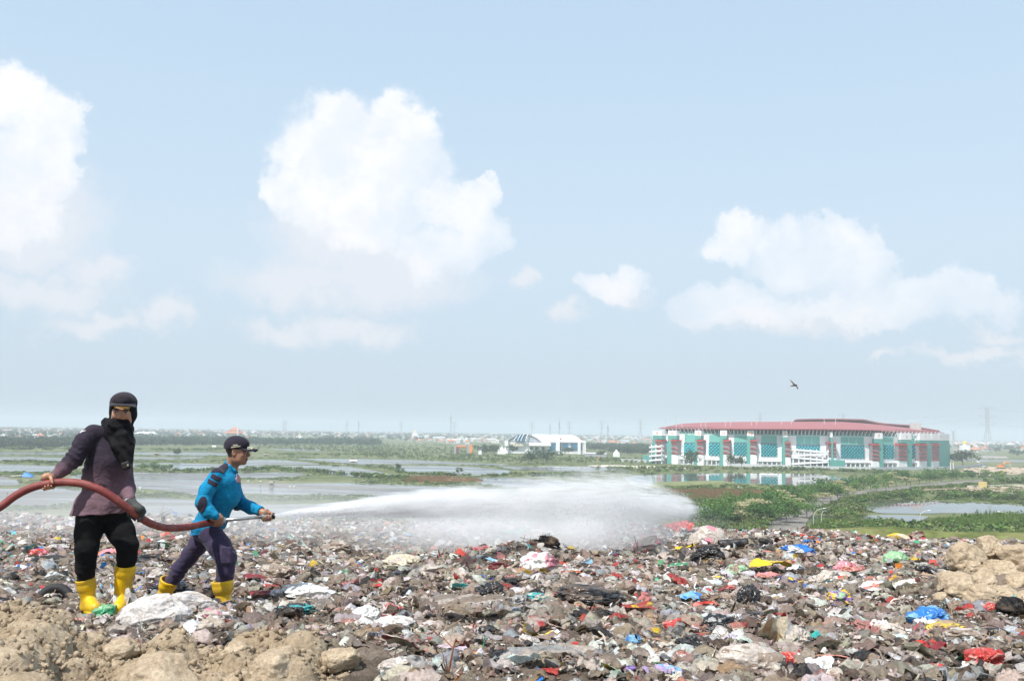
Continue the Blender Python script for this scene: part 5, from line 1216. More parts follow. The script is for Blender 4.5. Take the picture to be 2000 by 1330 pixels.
# ---- egrets
M_egret = mat('white_feathers', (.82, .82, .80), .7, .02, 1)
def egret(px, py, lab, s=1.6):
    g = G(px, py, .0); S = SDF((-.6, -.3, 0), (.6, .3, 1.0), .035); S.ell((0, 0, .45), (.26, .12, .13), .04); S.chain([(.2, 0, .5), (.3, 0, .7), (.27, 0, .85), (.42, 0, .86)], [.05, .035, .045, .015], .03); S.cone((0, .04, .4), (0, .04, .0), .025, .022); S.cone((.06, -.04, .4), (.06, -.04, .0), .025, .022); S.cone((-.2, 0, .45), (-.38, 0, .38), .07, .02, .03)
    V, Q = S.mesh(); tag(mesh_obj('egret', V * s + g, Q, M_egret, smooth=True, origin=g), lab, 'egret', 'white egrets on the marsh')
EG = [(273, 958, 'white egret nearest behind the gloved hand of the man in purple'), (277, 965, 'white egret standing low in the grass behind the gloved hand'), (273, 956 - 1, 'white egret at the top of the grass behind the purple sleeve'), (509, 942, 'white egret standing above the pond post right of the man in blue'), (484, 942, 'white egret at the marsh edge close to the cap man chest'), (566, 953, 'left one of two white egrets on the bamboo walkway'), (574, 953, 'right one of two white egrets on the bamboo walkway'), (380, 903, 'white egret on the dyke left of the cap'), (1442, 954, 'white egret beside the reed bed under the stadium reflection'), (669, 908, 'white egret on the dyke beside the bamboo hut')]
for a in EG: egret(*a)
# ---- swift-like bird in the sky
def bird():
    c = P(1551, 751, 24.0); k = 24.0 / F_PX; r_ = CM[:, 0]; u_ = CM[:, 1]; f_ = np.array([0, 1.0, 0])
    def W_(x, y, d=0.0): return r_ * (x - 1551) * k + u_ * (751 - y) * k + f_ * d * k
    b = empty('bird', c, 'dark narrow winged bird gliding in the sky above the stadium', 'bird')
    S = SDF((-.25, -.12, -.15), (.2, .12, .12), .004); pts = [W_(1543.3, 754.4), W_(1547, 753.6), W_(1550.5, 753.0), W_(1553.5, 752.2), W_(1556.4, 751.6)]
    S.chain(pts, [.004, .010, .017, .018, .008], .01); S.ell(W_(1555.4, 751.9), (.016, .014, .014), .01); S.cone(W_(1545, 754.2, 0), W_(1543, 754.5, 1.2), .008, .004, .006)
    V, Q = S.mesh(); m = mat('dark_plumage', (.045, .04, .042), .7, .2, 10); mesh_obj('body', V, Q, m, b, smooth=True)
    def wing(L):    # L: list of (front xy, back xy, depth)
        mb = MB(); n = len(L); A = []
        for fr, bk, d in L:
            for p, dd in ((fr, .4), (bk, .0)): A.append(W_(*p, d + dd)); A.append(W_(*p, d - dd - .2))
        for i in range(n - 1):
            a = i * 4; e = a + 4
            mb.add([A[a], A[a + 2], A[e + 2], A[e], A[a + 1], A[a + 3], A[e + 3], A[e + 1]], [(0, 1, 2, 3), (7, 6, 5, 4), (0, 3, 7, 4), (1, 5, 6, 2), (0, 4, 5, 1), (3, 2, 6, 7)])
        mb.build('wing', mat('brown_plumage', (.09, .07, .06), .7, .2, 10), b)
    wing([((1554.3, 751), (1548.6, 752.6), 0), ((1552.6, 748.8), (1548.8, 749.2), 3), ((1549.6, 745.0), (1547.8, 746.3), 6), ((1545.2, 741.3), (1544.6, 741.6), 8)])
    wing([((1555.5, 752.6), (1551.6, 753.4), 0), ((1557.2, 755.5), (1554.2, 755.8), -3), ((1557.4, 758.5), (1555.4, 759.3), -5), ((1556.6, 760.8), (1555.6, 760.6), -6)])
bird()
# ================================================================== PEOPLE
def skin_mat():
    m = bpy.data.materials.new('skin'); m.use_nodes = True; T = NT(m.node_tree); b = T.n['Principled BSDF']
    c = T.new('ShaderNodeAttribute', attribute_name='Col').outputs['Color']; tc = T.new('ShaderNodeTexCoord').outputs['Object']
    f = T.mapr(T.noise(tc, 35, 5, .6), .3, .7, .86, 1.12); c = T.mix(1.0, c, T.new('ShaderNodeCombineColor', {0: f, 1: f, 2: f}).outputs[0], 'MULTIPLY')
    T.l.new(c, b.inputs['Base Color']); b.inputs['Roughness'].default_value = .48; b.inputs['Subsurface Weight'].default_value = .06; b.inputs['Subsurface Radius'].default_value = (.01, .004, .002)
    bp = T.new('ShaderNodeBump', {'Strength': .2, 'Distance': .003, 'Height': T.noise(tc, 220, 3, .6)}); T.l.new(bp.outputs[0], b.inputs['Normal']); return m
M_skin = skin_mat()
def cloth_mat(name, c1, c2=None, rough=.9, fold=.5, attr=None, weave=900, c3=None, sheen=.12):
    m = bpy.data.materials.new(name); m.use_nodes = True; T = NT(m.node_tree); b = T.n['Principled BSDF']; tc = T.new('ShaderNodeTexCoord').outputs['Object']
    base = (*c1, 1)
    if attr: base = T.new('ShaderNodeAttribute', attribute_name=attr).outputs['Color']
    if c2 is not None: base = T.mix(T.mapr(T.noise(tc, 3.2, 4, .6), .40, .66), base, (*c2, 1))
    if c3 is not None: base = T.mix(T.mapr(T.noise(tc, 9, 6, .65), .55, .75, 0, .6), base, (*c3, 1))
    f = T.mapr(T.noise(tc, 30, 6, .65), .3, .7, .86, 1.12); base = T.mix(1.0, base, T.new('ShaderNodeCombineColor', {0: f, 1: f, 2: f}).outputs[0], 'MULTIPLY')
    T.l.new(base, b.inputs['Base Color']); b.inputs['Roughness'].default_value = rough; b.inputs['Specular IOR Level'].default_value = .2; b.inputs['Sheen Weight'].default_value = sheen
    n1 = T.noise(T.vmath('MULTIPLY', tc, (1.0, 1.0, 1.6)), 9, 2, .45, dist=.7)
    n2 = T.new('ShaderNodeTexNoise', {'Scale': 14, 'Detail': 1, 'Roughness': .4, 'Distortion': .8, 'Vector': tc}).outputs[0]
    hgt = T.math('ADD', T.math('MULTIPLY', n1, .8), T.math('MULTIPLY', n2, .5)); hgt = T.math('ADD', hgt, T.math('MULTIPLY', T.noise(tc, 160, 2, .5), .025))
    bp = T.new('ShaderNodeBump', {'Strength': fold, 'Distance': .03, 'Height': hgt}); T.l.new(bp.outputs[0], b.inputs['Normal']); return m
def BB(x0, y0, Y0, x1, y1, Y1):
    c = np.array([P(x, y, Y) for x in (x0, x1) for y in (y0, y1) for Y in (Y0, Y1)]); return c.min(0), c.max(0)
def unit(v): v = np.array(v, float); return v / np.linalg.norm(v)
def grip_hand(S, A, a, n, s, r, wrist, rw=.025, k=.010, fat=1.0, ang=(42, 92, 145, 200), spread=.0195, thumb_off=.036):
    """a hand closed round a rod: A on the axis, a along it towards the index finger, n towards the palm, s = which way the fingers wrap"""
    a = unit(a); n = np.array(n, float); n = unit(n - a * (n @ a)); w = np.cross(a, n) * s
    pc = A + n * (r + .017) - w * .012
    S.ell(pc, (.044 * fat, .017 * fat, .036 * fat), .015, rot=np.stack([a, n, w]))
    S.cone(pc - a * .008 - w * .012, wrist, .026 * fat, rw, .022)
    S.cone(pc + a * .02, wrist, .018 * fat, rw * .95, .015)
    for i in range(4):
        o = (i - 1.5) * spread; L = (.90, 1.0, .97, .84)[3 - i]
        pts = []
        for j, th in enumerate(ang):
            th = math.radians(32 + (th - 32) * L + i * 2.0); rr = r + (.014, .0125, .010, .009)[j]
            pts.append(A + a * (o + (.002 * math.sin(i * 2.1 + j))) + rr * (math.cos(th) * n + math.sin(th) * w))
        q = [.0105, .0098, .0090, .0078]
        S.cone(pc + a * o * .8, pts[0], .013 * fat, q[0] * fat, .010)
        for j in range(3): S.cone(pts[j], pts[j + 1], q[j] * fat, q[j + 1] * fat, .0035)
        S.ell(pts[1], (.0115 * fat,) * 3, .003)
    tp = [pc - w * .030 + a * .012]
    for th, oo in ((-52, .028), (-92, thumb_off), (-132, thumb_off + .006)):
        t_ = math.radians(th); tp.append(A + a * oo + (r + .012) * (math.cos(t_) * n + math.sin(t_) * w))
    S.chain(tp, [.0165 * fat, .0128 * fat, .0115 * fat, .0095 * fat], .007)
    return pc
def add_head(S, c, f, u, sc_=1.0, neck=None, rn=.058):
    f = unit(f); u = unit(u - f * (np.array(u) @ f)); r = np.cross(f, u); M = np.stack([r, f, u])
    L = lambda x, y, z: c + (r * x + f * y + u * z) * sc_
    E = lambda p, rad, k=.012, op='add': S.ell(L(*p), np.array(rad) * sc_, k, rot=M, op=op)
    E((0, -.018, .035), (.076, .094, .084)); E((0, .018, -.02), (.064, .072, .085), .03); E((0, .034, -.072), (.050, .046, .036), .03)
    E((0, .066, -.092), (.020, .018, .015), .018)
    for s in (-1, 1):
        E((s * .036, .060, -.022), (.022, .022, .020), .02); E((s * .05, .012, -.06), (.014, .03, .03), .03)
        E((s * .077, -.006, -.008), (.0085, .019, .031), .006); E((s * .084, .000, -.008), (.006, .010, .018), .004, 'cut')
        E((s * .031, .098, .000), (.019, .017, .010), .010, 'cut')
        E((s * .031, .0775, .0015), (.0135, .0100, .0088), .002)
        S.cone(L(s * .012, .088, .017), L(s * .046, .074, .018), .0075 * sc_, .006 * sc_, .008)
        E((s * .0125, .094, -.034), (.0085, .010, .007), .005)
    S.cone(L(0, .086, .012), L(0, .108, -.026), .0078 * sc_, .0105 * sc_, .009)
    E((0, .088, -.0555), (.023, .0105, .0052), .004); E((0, .0865, -.0655), (.019, .0105, .0062), .004); E((0, .0985, -.0605), (.022, .0035, .0016), .002, 'cut')
    if neck is not None: S.cone(L(0, -.022, -.045), neck, .056 * sc_, rn, .03)
    return L, M
SKINC = np.array((0.30, 0.155, 0.095))
def head_colors(V, C_, c, M, sc_=1.0, hair=None, beard=None):
    q = (V - c) @ M.T / sc_; hd = (np.abs(q) < np.array([.1, .14, .15])).all(1)
    lips = hd & (np.abs(q[:, 2] + .0605) < .0125) & (np.abs(q[:, 0]) < .024) & (q[:, 1] > .078); C_[lips] = (.22, .085, .07)
    brow = hd & (np.abs(q[:, 2] - .0215 + np.abs(np.abs(q[:, 0]) - .03) * .15) < .0055) & (np.abs(np.abs(q[:, 0]) - .031) < .019) & (q[:, 1] > .06); C_[brow] = (.03, .02, .016)
    eye = hd & (q[:, 1] > .068) & ((((np.abs(q[:, 0]) - .031) / .0125) ** 2 + ((q[:, 2] - .0015) / .0062) ** 2) < 1); C_[eye] = (.50, .46, .42)
    iris = hd & (q[:, 1] > .068) & ((((np.abs(q[:, 0]) - .0335) / .0062) ** 2 + ((q[:, 2] - .0015) / .0062) ** 2) < 1); C_[iris] = (.02, .012, .01)
    lash = hd & (q[:, 1] > .068) & (np.abs(q[:, 2] - .0085) < .0028) & (np.abs(np.abs(q[:, 0]) - .031) < .015); C_[lash] = (.05, .03, .022)
    if hair is not None:
        hm = hd & hair(q); C_[hm] = (.018, .014, .013)
    if beard is not None:
        bm_ = hd & beard(q); C_[bm_] *= .62
    return C_
def cloth(name, S, m, par, amp=.006, sc_=14.0, seed=1, stretch=(1, 1, 1), col=None, extra=None):
    V, Q = S.mesh(); N = normals(V, Q); P_ = V * np.array(stretch)
    d = amp * .62 * (np.abs(vnoise(P_, sc_ * .55, seed)) * -1.3 + .6 * fbm(P_, sc_ * .5, seed + 5, 2))
    if extra is not None: d = d + extra(V)
    V2 = V + N * d[:, None]
    return mesh_obj(name, V2, Q, m, par, smooth=True, col=col(V) if col else None), V2, Q, N
def patch(name, V, Q, N, mask, m, par, off=.004):
    """a sewn-on piece that follows the garment under it"""
    k = mask[Q].all(1); q = Q[k]
    if not len(q): print('EMPTY PATCH', name); return None
    # keep the largest connected piece only
    lab = np.arange(len(V))
    for _ in range(60):
        mn = lab[q].min(1); old = lab.copy(); np.minimum.at(lab, q.ravel(), np.repeat(mn, 4))
        if (lab == old).all(): break
    ql = lab[q[:, 0]]; vals, cn = np.unique(ql, return_counts=True); q = q[ql == vals[cn.argmax()]]
    u, inv = np.unique(q, return_inverse=True); q = inv.reshape(q.shape); n = len(u)
    A = V[u] + N[u] * off; B = V[u] - N[u] * .002
    e = np.concatenate([q[:, [0, 1]], q[:, [1, 2]], q[:, [2, 3]], q[:, [3, 0]]]); key = e[:, 0].astype(np.int64) * (n + 1) + e[:, 1]; rk = e[:, 1].astype(np.int64) * (n + 1) + e[:, 0]
    b = e[~np.isin(key, rk)]; side = np.stack([b[:, 1], b[:, 0], b[:, 0] + n, b[:, 1] + n], 1)
    return mesh_obj(name, np.concatenate([A, B]), np.concatenate([q, side]), m, par, smooth=False)
M_boot = mat('yellow_rubber', (0.76, 0.46, 0.006), .38, .16, 9.0, .25, 24, spec=.45, color2=(0.55, 0.34, 0.03), bdist=.012)
def boot(name, par, top, ankle, toe, rt, ra, label=None, seed=0):
    """a rubber boot: shaft, ankle, foot and sole in one skin, with a raised band at its open top"""
    top, ankle, toe = map(np.array, (top, ankle, toe)); lo = np.minimum(np.minimum(top, ankle), toe) - .14; hi = np.maximum(np.maximum(top, ankle), toe) + .14
    S = SDF(lo, hi, .005); ax = unit(top - ankle)
    S.cone(top + ax * .03, ankle, rt, ra, .02); ft = unit(np.array([toe[0] - ankle[0], toe[1] - ankle[1], 0]))
    heel = ankle + np.array([0, 0, -.055]) - ft * .02
    S.ell(heel, (.05, .05, .05), .03); S.cone(heel + ft * .02, toe, .052, .043, .03); S.cone(ankle, toe * .6 + ankle * .4, ra * .9, .043, .02)
    zs = min(heel[2], toe[2]) - .030; S.box((heel + toe) / 2 * [1, 1, 0] + [0, 0, zs], (.135, .045, .014), .01, .008, rot=np.stack([ft, [-ft[1], ft[0], 0], [0, 0, 1]]))
    S.cone(top - ax * .004, top - ax * .012, rt * 1.05, rt * 1.05, .003); S.cone(top - ax * .05, top - ax * .054, rt * 1.02, rt * 1.02, .002)
    S.plane(top, ax, .002); S.cone(top + ax * .06, top - ax * .015, rt * .88, rt * .82, .0, 'cut')
    V, Q = S.mesh(); N = normals(V, Q); V = V + N * (.0035 * vnoise(V * [1, 1, 1.6], 9, seed))[:, None]
    o = mesh_obj(name, V, Q, M_boot, par, smooth=True)
    if label: o['label'] = label
    return o

def man_purple():
    p = empty('person', (0, 0, 0), 'person in faded purple shirt, black hood and yellow boots carrying the red hose', 'person')
    J = dict(head=P(239.5, 803, 7.555), neck=P(230, 850, 7.62), shR=P(181, 849, 7.50), shL=P(248, 860, 7.76), elR=P(144, 897, 7.42), wrR=P(104, 933, 7.33),
             elL=P(243, 922, 7.76), wrL=P(254, 978, 7.52), chest=P(219, 885, 7.62), waist=P(203, 960, 7.62), pel=P(202, 1000, 7.63), hipR=P(183, 1010, 7.56), hipL=P(222, 1010, 7.68),
             knR=P(169, 1066, 7.50), anR=P(168, 1152, 7.60), knL=P(249, 1062, 7.58), anL=P(240, 1154, 7.72))
    fh = unit((.22, -1.0, -.16)); uh = np.array((.05, 0, 1.0))
    # ---- body: one continuous skin
    S = SDF(*BB(70, 1200, 7.1, 290, 755, 7.98), .0058)
    S.lo = S.lo
    L, M = add_head(S, J['head'], fh, uh, 1.07, J['neck'], .055)
    S.chain([J['neck'], J['chest'], J['waist'], J['pel']], [.055, .095, .09, .10], .05); S.cone(J['shR'] * .85 + J['shL'] * .15, J['shL'] * .85 + J['shR'] * .15, .042, .042, .04)
    S.chain([J['shR'], J['elR'], J['wrR']], [.044, .035, .027], .02); S.chain([J['shL'], J['elL'], J['wrL']], [.044, .035, .027], .02)
    S.chain([J['hipR'], J['knR'], J['anR']], [.070, .044, .036], .03); S.chain([J['hipL'], J['knL'], J['anL']], [.070, .044, .036], .03)
    S.cone(P(170, 1160, 7.6), P(176, 1174, 7.56), .03, .022, .02); S.cone(P(238, 1158, 7.70), P(235, 1174, 7.64), .03, .022, .02)
    A = hose_at(93, 7.27); a = hose_dir(93); grip_hand(S, A, a, (0.05, .66, .70), -1, HR, J['wrR'], .026, ang=(42, 95, 150, 205))
    V, Q = S.mesh(); C_ = np.tile(SKINC * 1.5, (len(V), 1)); C_ = head_colors(V, C_, J['head'], M, 1.07)
    nails = None
    mesh_obj('body', V, Q, M_skin, p, smooth=True, col=C_)
    # ---- gloved left hand
    S = SDF(*BB(238, 1025, 7.30, 290, 965, 7.62), .0055); A = hose_at(264, 7.40); a = hose_dir(264)
    grip_hand(S, A, a, (.55, .25, .78), -1, HR, J['wrL'] + [.005, -.01, -.005], .033, fat=1.22, spread=.022)
    S.cone(J['wrL'] + [0, 0, .02], J['wrL'] + [.006, -.01, -.03], .037, .036, .01)
    cloth('glove', S, cloth_mat('grey_glove', (.05, .055, .055), (.085, .085, .08), .85, .4, sheen=.0), p, .0015, 40, 3)
    # ---- shirt
    S = SDF(*BB(72, 1016, 7.15, 286, 822, 8.0), .0065)
    S.ell(P(212, 878, 7.62), (.178, .145, .14), .05); S.ell(P(196, 846, 7.58), (.10, .10, .06), .05); S.ell(P(218, 900, 7.60), (.145, .15, .12), .05); S.ell(P(236, 862, 7.68), (.09, .10, .08), .05)
    S.ell(P(206, 930, 7.62), (.175, .145, .19), .06); S.ell(P(197, 985, 7.62), (.195, .165, .14), .07); S.ell(P(192, 1010, 7.62), (.208, .178, .10), .06)
    S.chain([P(182, 846, 7.52), P(165, 864, 7.48), J['elR'], P(125, 914, 7.375), P(106, 930, 7.335)], [.068, .070, .060, .050, .040], .03)
    S.chain([P(246, 864, 7.74), J['elL'], P(250, 955, 7.62), J['wrL'] + [0, 0, .012]], [.068, .060, .052, .041], .03)
    S.plane(P(192, 1003, 7.62), (.06, 0, -1), .004); S.cone(P(196, 1075, 7.63), P(196, 1012, 7.63), .13, .12, .0, 'cut')
    # sleeve ends and side slit
    dR = unit(J['wrR'] - J['elR']); S.cone(J['wrR'] + dR * .07, J['wrR'] - dR * .015, .034, .034, .0, 'cut')
    S.box(P(143.5, 997, 7.5), (.005, .10, .045), .002, .0, op='cut')
    def fold(V):
        z = V[:, 2]; d = .0045 * np.sin((V[:, 0] * 16 + V[:, 1] * 22 + .9 * vnoise(V, 3.0, 2)) * 1.9) * np.clip((P(200, 900, 7.6)[2] - z) / .25, 0, 1)
        da = np.abs((V - J['elR']) @ unit(J['wrR'] - J['shR'])); arm = (V[:, 0] < P(168, 900, 7.5)[0]); t = (V - J['shR']) @ unit(J['wrR'] - J['shR'])
        return d + np.where(arm & (z > P(0, 960, 7.5)[2]), .0050 * np.sin(t * 120 + 2.5 * vnoise(V, 9, 4)) * np.clip(1 - da / .17, 0, 1), 0)
    def scol(V):
        x, z = V[:, 0], V[:, 2]; z9 = P(200, 885, 7.6)[2]
        fade = np.clip((z9 - z) / .22 + .55 * vnoise(V, 4.5, 6) + .25 * vnoise(V, 11, 8), 0, 1)[:, None]
        arm = np.clip((P(170, 0, 7.5)[0] - x) / .12 + .4 * vnoise(V, 8, 3), 0, 1)[:, None]
        fade = np.maximum(fade, arm * .75)
        c = np.array((.030, .023, .036)) * (1 - fade) + np.array((.150, .092, .112)) * fade
        stripe = (np.abs(x - P(178, 0, 7.6)[0] - (z - z9) * .12) < .028) & (z < P(0, 915, 7.6)[2])
        return np.where(stripe[:, None], c * 1.22, c)
    sh, V, Q, N = cloth('shirt', S, cloth_mat('purple_cotton', (.1, .07, .09), None, .92, .65, 'Col', sheen=.04), p, .006, 10, 11, (1, 1, .8), scol, fold)
    # striped knit cuffs
    def cuff(w_, d, r0):
        for i, (m, th) in enumerate(((M_cuffd, .010), (M_cuffw, .005), (M_cuffd, .004), (M_cuffw, .004))):
            a0 = w_ - d * (.016 - sum((.010, .005, .004, .004)[:i])); mb = MB(); mb.tube([a0, a0 + d * th], [r0 * (1.02 - i * .01)] * 2, 20); mb.build('cuff_band', m, sh, smooth=False)
    M_cuffd, M_cuffw = mat('navy_knit', (.03, .03, .045), .95, .1, 60), mat('white_knit', (.62, .62, .66), .95, .05, 60)
    cuff(J['wrR'] + dR * .020, dR, .044); dL = unit(J['wrL'] - J['elL']); cuff(J['wrL'] + dL * .012, dL, .044)
    # wrist watch
    mb = MB(); mb.tube([J['wrR'] + dR * .014, J['wrR'] + dR * .028], .033, 18); wt = mb.build('wristwatch', mat('black_strap', (.02, .02, .022), .5, .1, 50), p)
    mb = MB(); c_ = J['wrR'] + dR * .021 + np.array([.022, -.030, .0]); mb.box(c_, (.024, .008, .024)); mb.build('watch_face', mat('steel_face', (.5, .5, .52), .3, .05, 50, metal=.6), wt)
    px = 1000 + ((V - C0) @ CM[:, 0]) / -((V - C0) @ CM[:, 2]) * F_PX; py = 665 - ((V - C0) @ CM[:, 1]) / -((V - C0) @ CM[:, 2]) * F_PX
    patch('sleeve_lettering', V, Q, N, inpoly(px, py, [(155, 845.5), (160, 841), (168, 839.5), (168.5, 841.5), (161, 843.0), (156, 846.5)]) & (N[:, 1] < .3), M_cuffw, sh, .0015)
    # ---- trousers
    S = SDF(*BB(125, 1145, 7.25, 285, 985, 8.0), .0065)
    S.ell(P(199, 1003, 7.63), (.165, .145, .10), .05); S.chain([P(177, 1010, 7.57), P(172, 1040, 7.53), P(169, 1070, 7.50), P(167, 1105, 7.54), P(166, 1134, 7.57)], [.110, .102, .088, .074, .059], .02)
    S.chain([P(222, 1010, 7.67), P(237, 1040, 7.63), P(249, 1066, 7.59), P(247.5, 1088, 7.62), P(246, 1108, 7.66)], [.110, .100, .078, .070, .060], .02)
    def tf(V):
        z = V[:, 2]; zk = J['knR'][2]; zb = P(0, 1118, 7.55)[2]
        return .005 * np.sin(z * 85 + V[:, 0] * 30 + 2.5 * vnoise(V, 7, 5)) * np.exp(-((z - zb) / .05) ** 2) + .0025 * np.sin((z + V[:, 0] * .8) * 60 + 2 * vnoise(V, 5, 9)) * np.exp(-((z - zk) / .07) ** 2) + .003 * np.sin((V[:, 0] + V[:, 1]) * 30 + z * 8)
    cloth('trousers', S, cloth_mat('black_cotton', (.006, .006, .007), (.010, .010, .010), .95, .5, sheen=.0), p, .006, 9, 21, (1, 1, .7), None, tf)
    # ---- boots
    boot('boot', p, P(165.5, 1129, 7.57), P(173, 1170, 7.60), P(187, 1187, 7.49), .070, .054, None, 1)
    boot('boot', p, P(245, 1102, 7.65), P(238, 1166, 7.70), P(232, 1187, 7.55), .076, .056, None, 2)
    # ---- hood and scarf
    S = SDF(*BB(180, 935, 7.25, 280, 752, 7.95), .0058); c = J['head']
    S.ell(c + L(0, -.02, .045) - c, (.098, .112, .092), .03, rot=M); S.ell(L(0, -.03, -.03), (.100, .098, .11), .03, rot=M)
    S.ell(P(231, 838, 7.62), (.112, .110, .070), .04); S.cone(P(209, 832, 7.58), P(216, 845, 7.52), .045, .045, .03); S.ell(P(208, 826, 7.66), (.04, .05, .04), .03)
    S.cone(P(243, 833, 7.50), P(224, 832, 7.48), .045, .05, .03)
    # cut the face opening
    S.ell(L(.000, .120, -.010), (.074, .100, .080), .006, rot=M, op='cut')
    S.cone(L(-.042, .078, -.074), L(.042, .078, -.074), .029, .029, .012); S.cone(L(-.03, .068, -.085), L(.04, .068, -.085), .045, .045, .02)
    S.chain([P(214, 846, 7.52), P(228, 872, 7.47), P(241, 900, 7.47)], [.040, .045, .030], .03)
    S.ell(P(245, 864, 7.52), (.066, .070, .135), .03); S.ell(P(249, 890, 7.50), (.048, .052, .085), .03)
    S.chain([P(205, 818, 7.55), P(219, 842, 7.475), P(239, 872, 7.445), P(252, 905, 7.455)], [.010, .014, .014, .010], .03)
    S.chain([P(212, 828, 7.52), P(232, 850, 7.46), P(254, 880, 7.45)], [.010, .013, .010], .03)
    S.chain([P(222, 836, 7.50), P(245, 848, 7.455), P(261, 866, 7.47)], [.010, .012, .010], .03)
    def sf(V):
        u_ = (V[:, 0] * .55 - V[:, 2] * .83); w_ = (V[:, 0] * .83 + V[:, 2] * .55); below = V[:, 2] < P(0, 828, 7.6)[2]
        return np.where(below, .0045 * np.sin(w_ * 70 + 4 * vnoise(V, 5, 3)), .003 * np.sin(u_ * 60 + 3 * vnoise(V, 8, 8)))
    cloth('hood_scarf', S, cloth_mat('black_scarf', (.006, .006, .008), (.011, .010, .013), .85, .5, sheen=.0), p, .006, 12, 31, (1, 1, .8), None, sf)
    # cap crown wrapped over the hood, and the brim with gold lettering
    S = SDF(*BB(196, 812, 7.25, 280, 754, 7.80), .0055)
    S.ell(L(0, -.018, .060), (.099, .112, .080), .01, rot=M); S.ell(L(0, .045, .085), (.066, .050, .050), .025, rot=M); S.plane(L(0, 0, .050), -M[2] + M[1] * .12, .004)
    cp, V, Q, N = cloth('cap', S, cloth_mat('charcoal_cap', (.028, .023, .030), (.040, .033, .042), .9, .4, sheen=.03), p, .003, 18, 41)
    mb = MB(); n = 17; R1 = []; 
    for i in range(n):
        t = (i / (n - 1) - .5) * 2; ang_ = t * 1.02
        inn = L(.094 * math.sin(ang_ * 1.15), -.01 + .108 * math.cos(ang_ * 1.1), .060 - .004 * abs(t)); o_ = L(.104 * math.sin(ang_ * 1.05) - .020, .082 + .092 * math.cos(ang_ * .9) * (1 - .35 * t * t), .060 - .017 * t * t)
        R1.append((inn, o_))
    up = M[2] * .008
    for (a, b), (c2, d2) in zip(R1[:-1], R1[1:]): mb.hexa([a, c2, d2, b, a + up, c2 + up, d2 + up, b + up])
    br = mb.build('brim', MAT.get('brim_m') or mat('brim_m', (.03, .027, .033), .8, .1, 30), cp)
    tx = text_obj('brim_lettering', 'URA KOAPOO', (R1[8][1] + M[2] * -.009 + M[1] * .0005), -M[0], M[2], .0165, mat('gold_thread', (.50, .34, .06), .5, .1, 80), cp, .001)
    pk = SDF(*BB(236, 926, 7.34, 266, 896, 7.50), .005); pk.box(P(247, 909, 7.455), (.034, .026, .030), .014, .0, rot=rot_xyz(0, .35, 0)); V, Q = pk.mesh(); pc = mesh_obj('waist_pouch', V, Q, mat('black_nylon', (.010, .010, .011), .6, .1, 40), p, smooth=True)
    mb = MB(); mb.box(P(249.5, 908, 7.425), (.010, .003, .014)); mb.build('pouch_badge', mat('dull_gold', (.35, .33, .2), .5, .1, 80), pc)
    return p

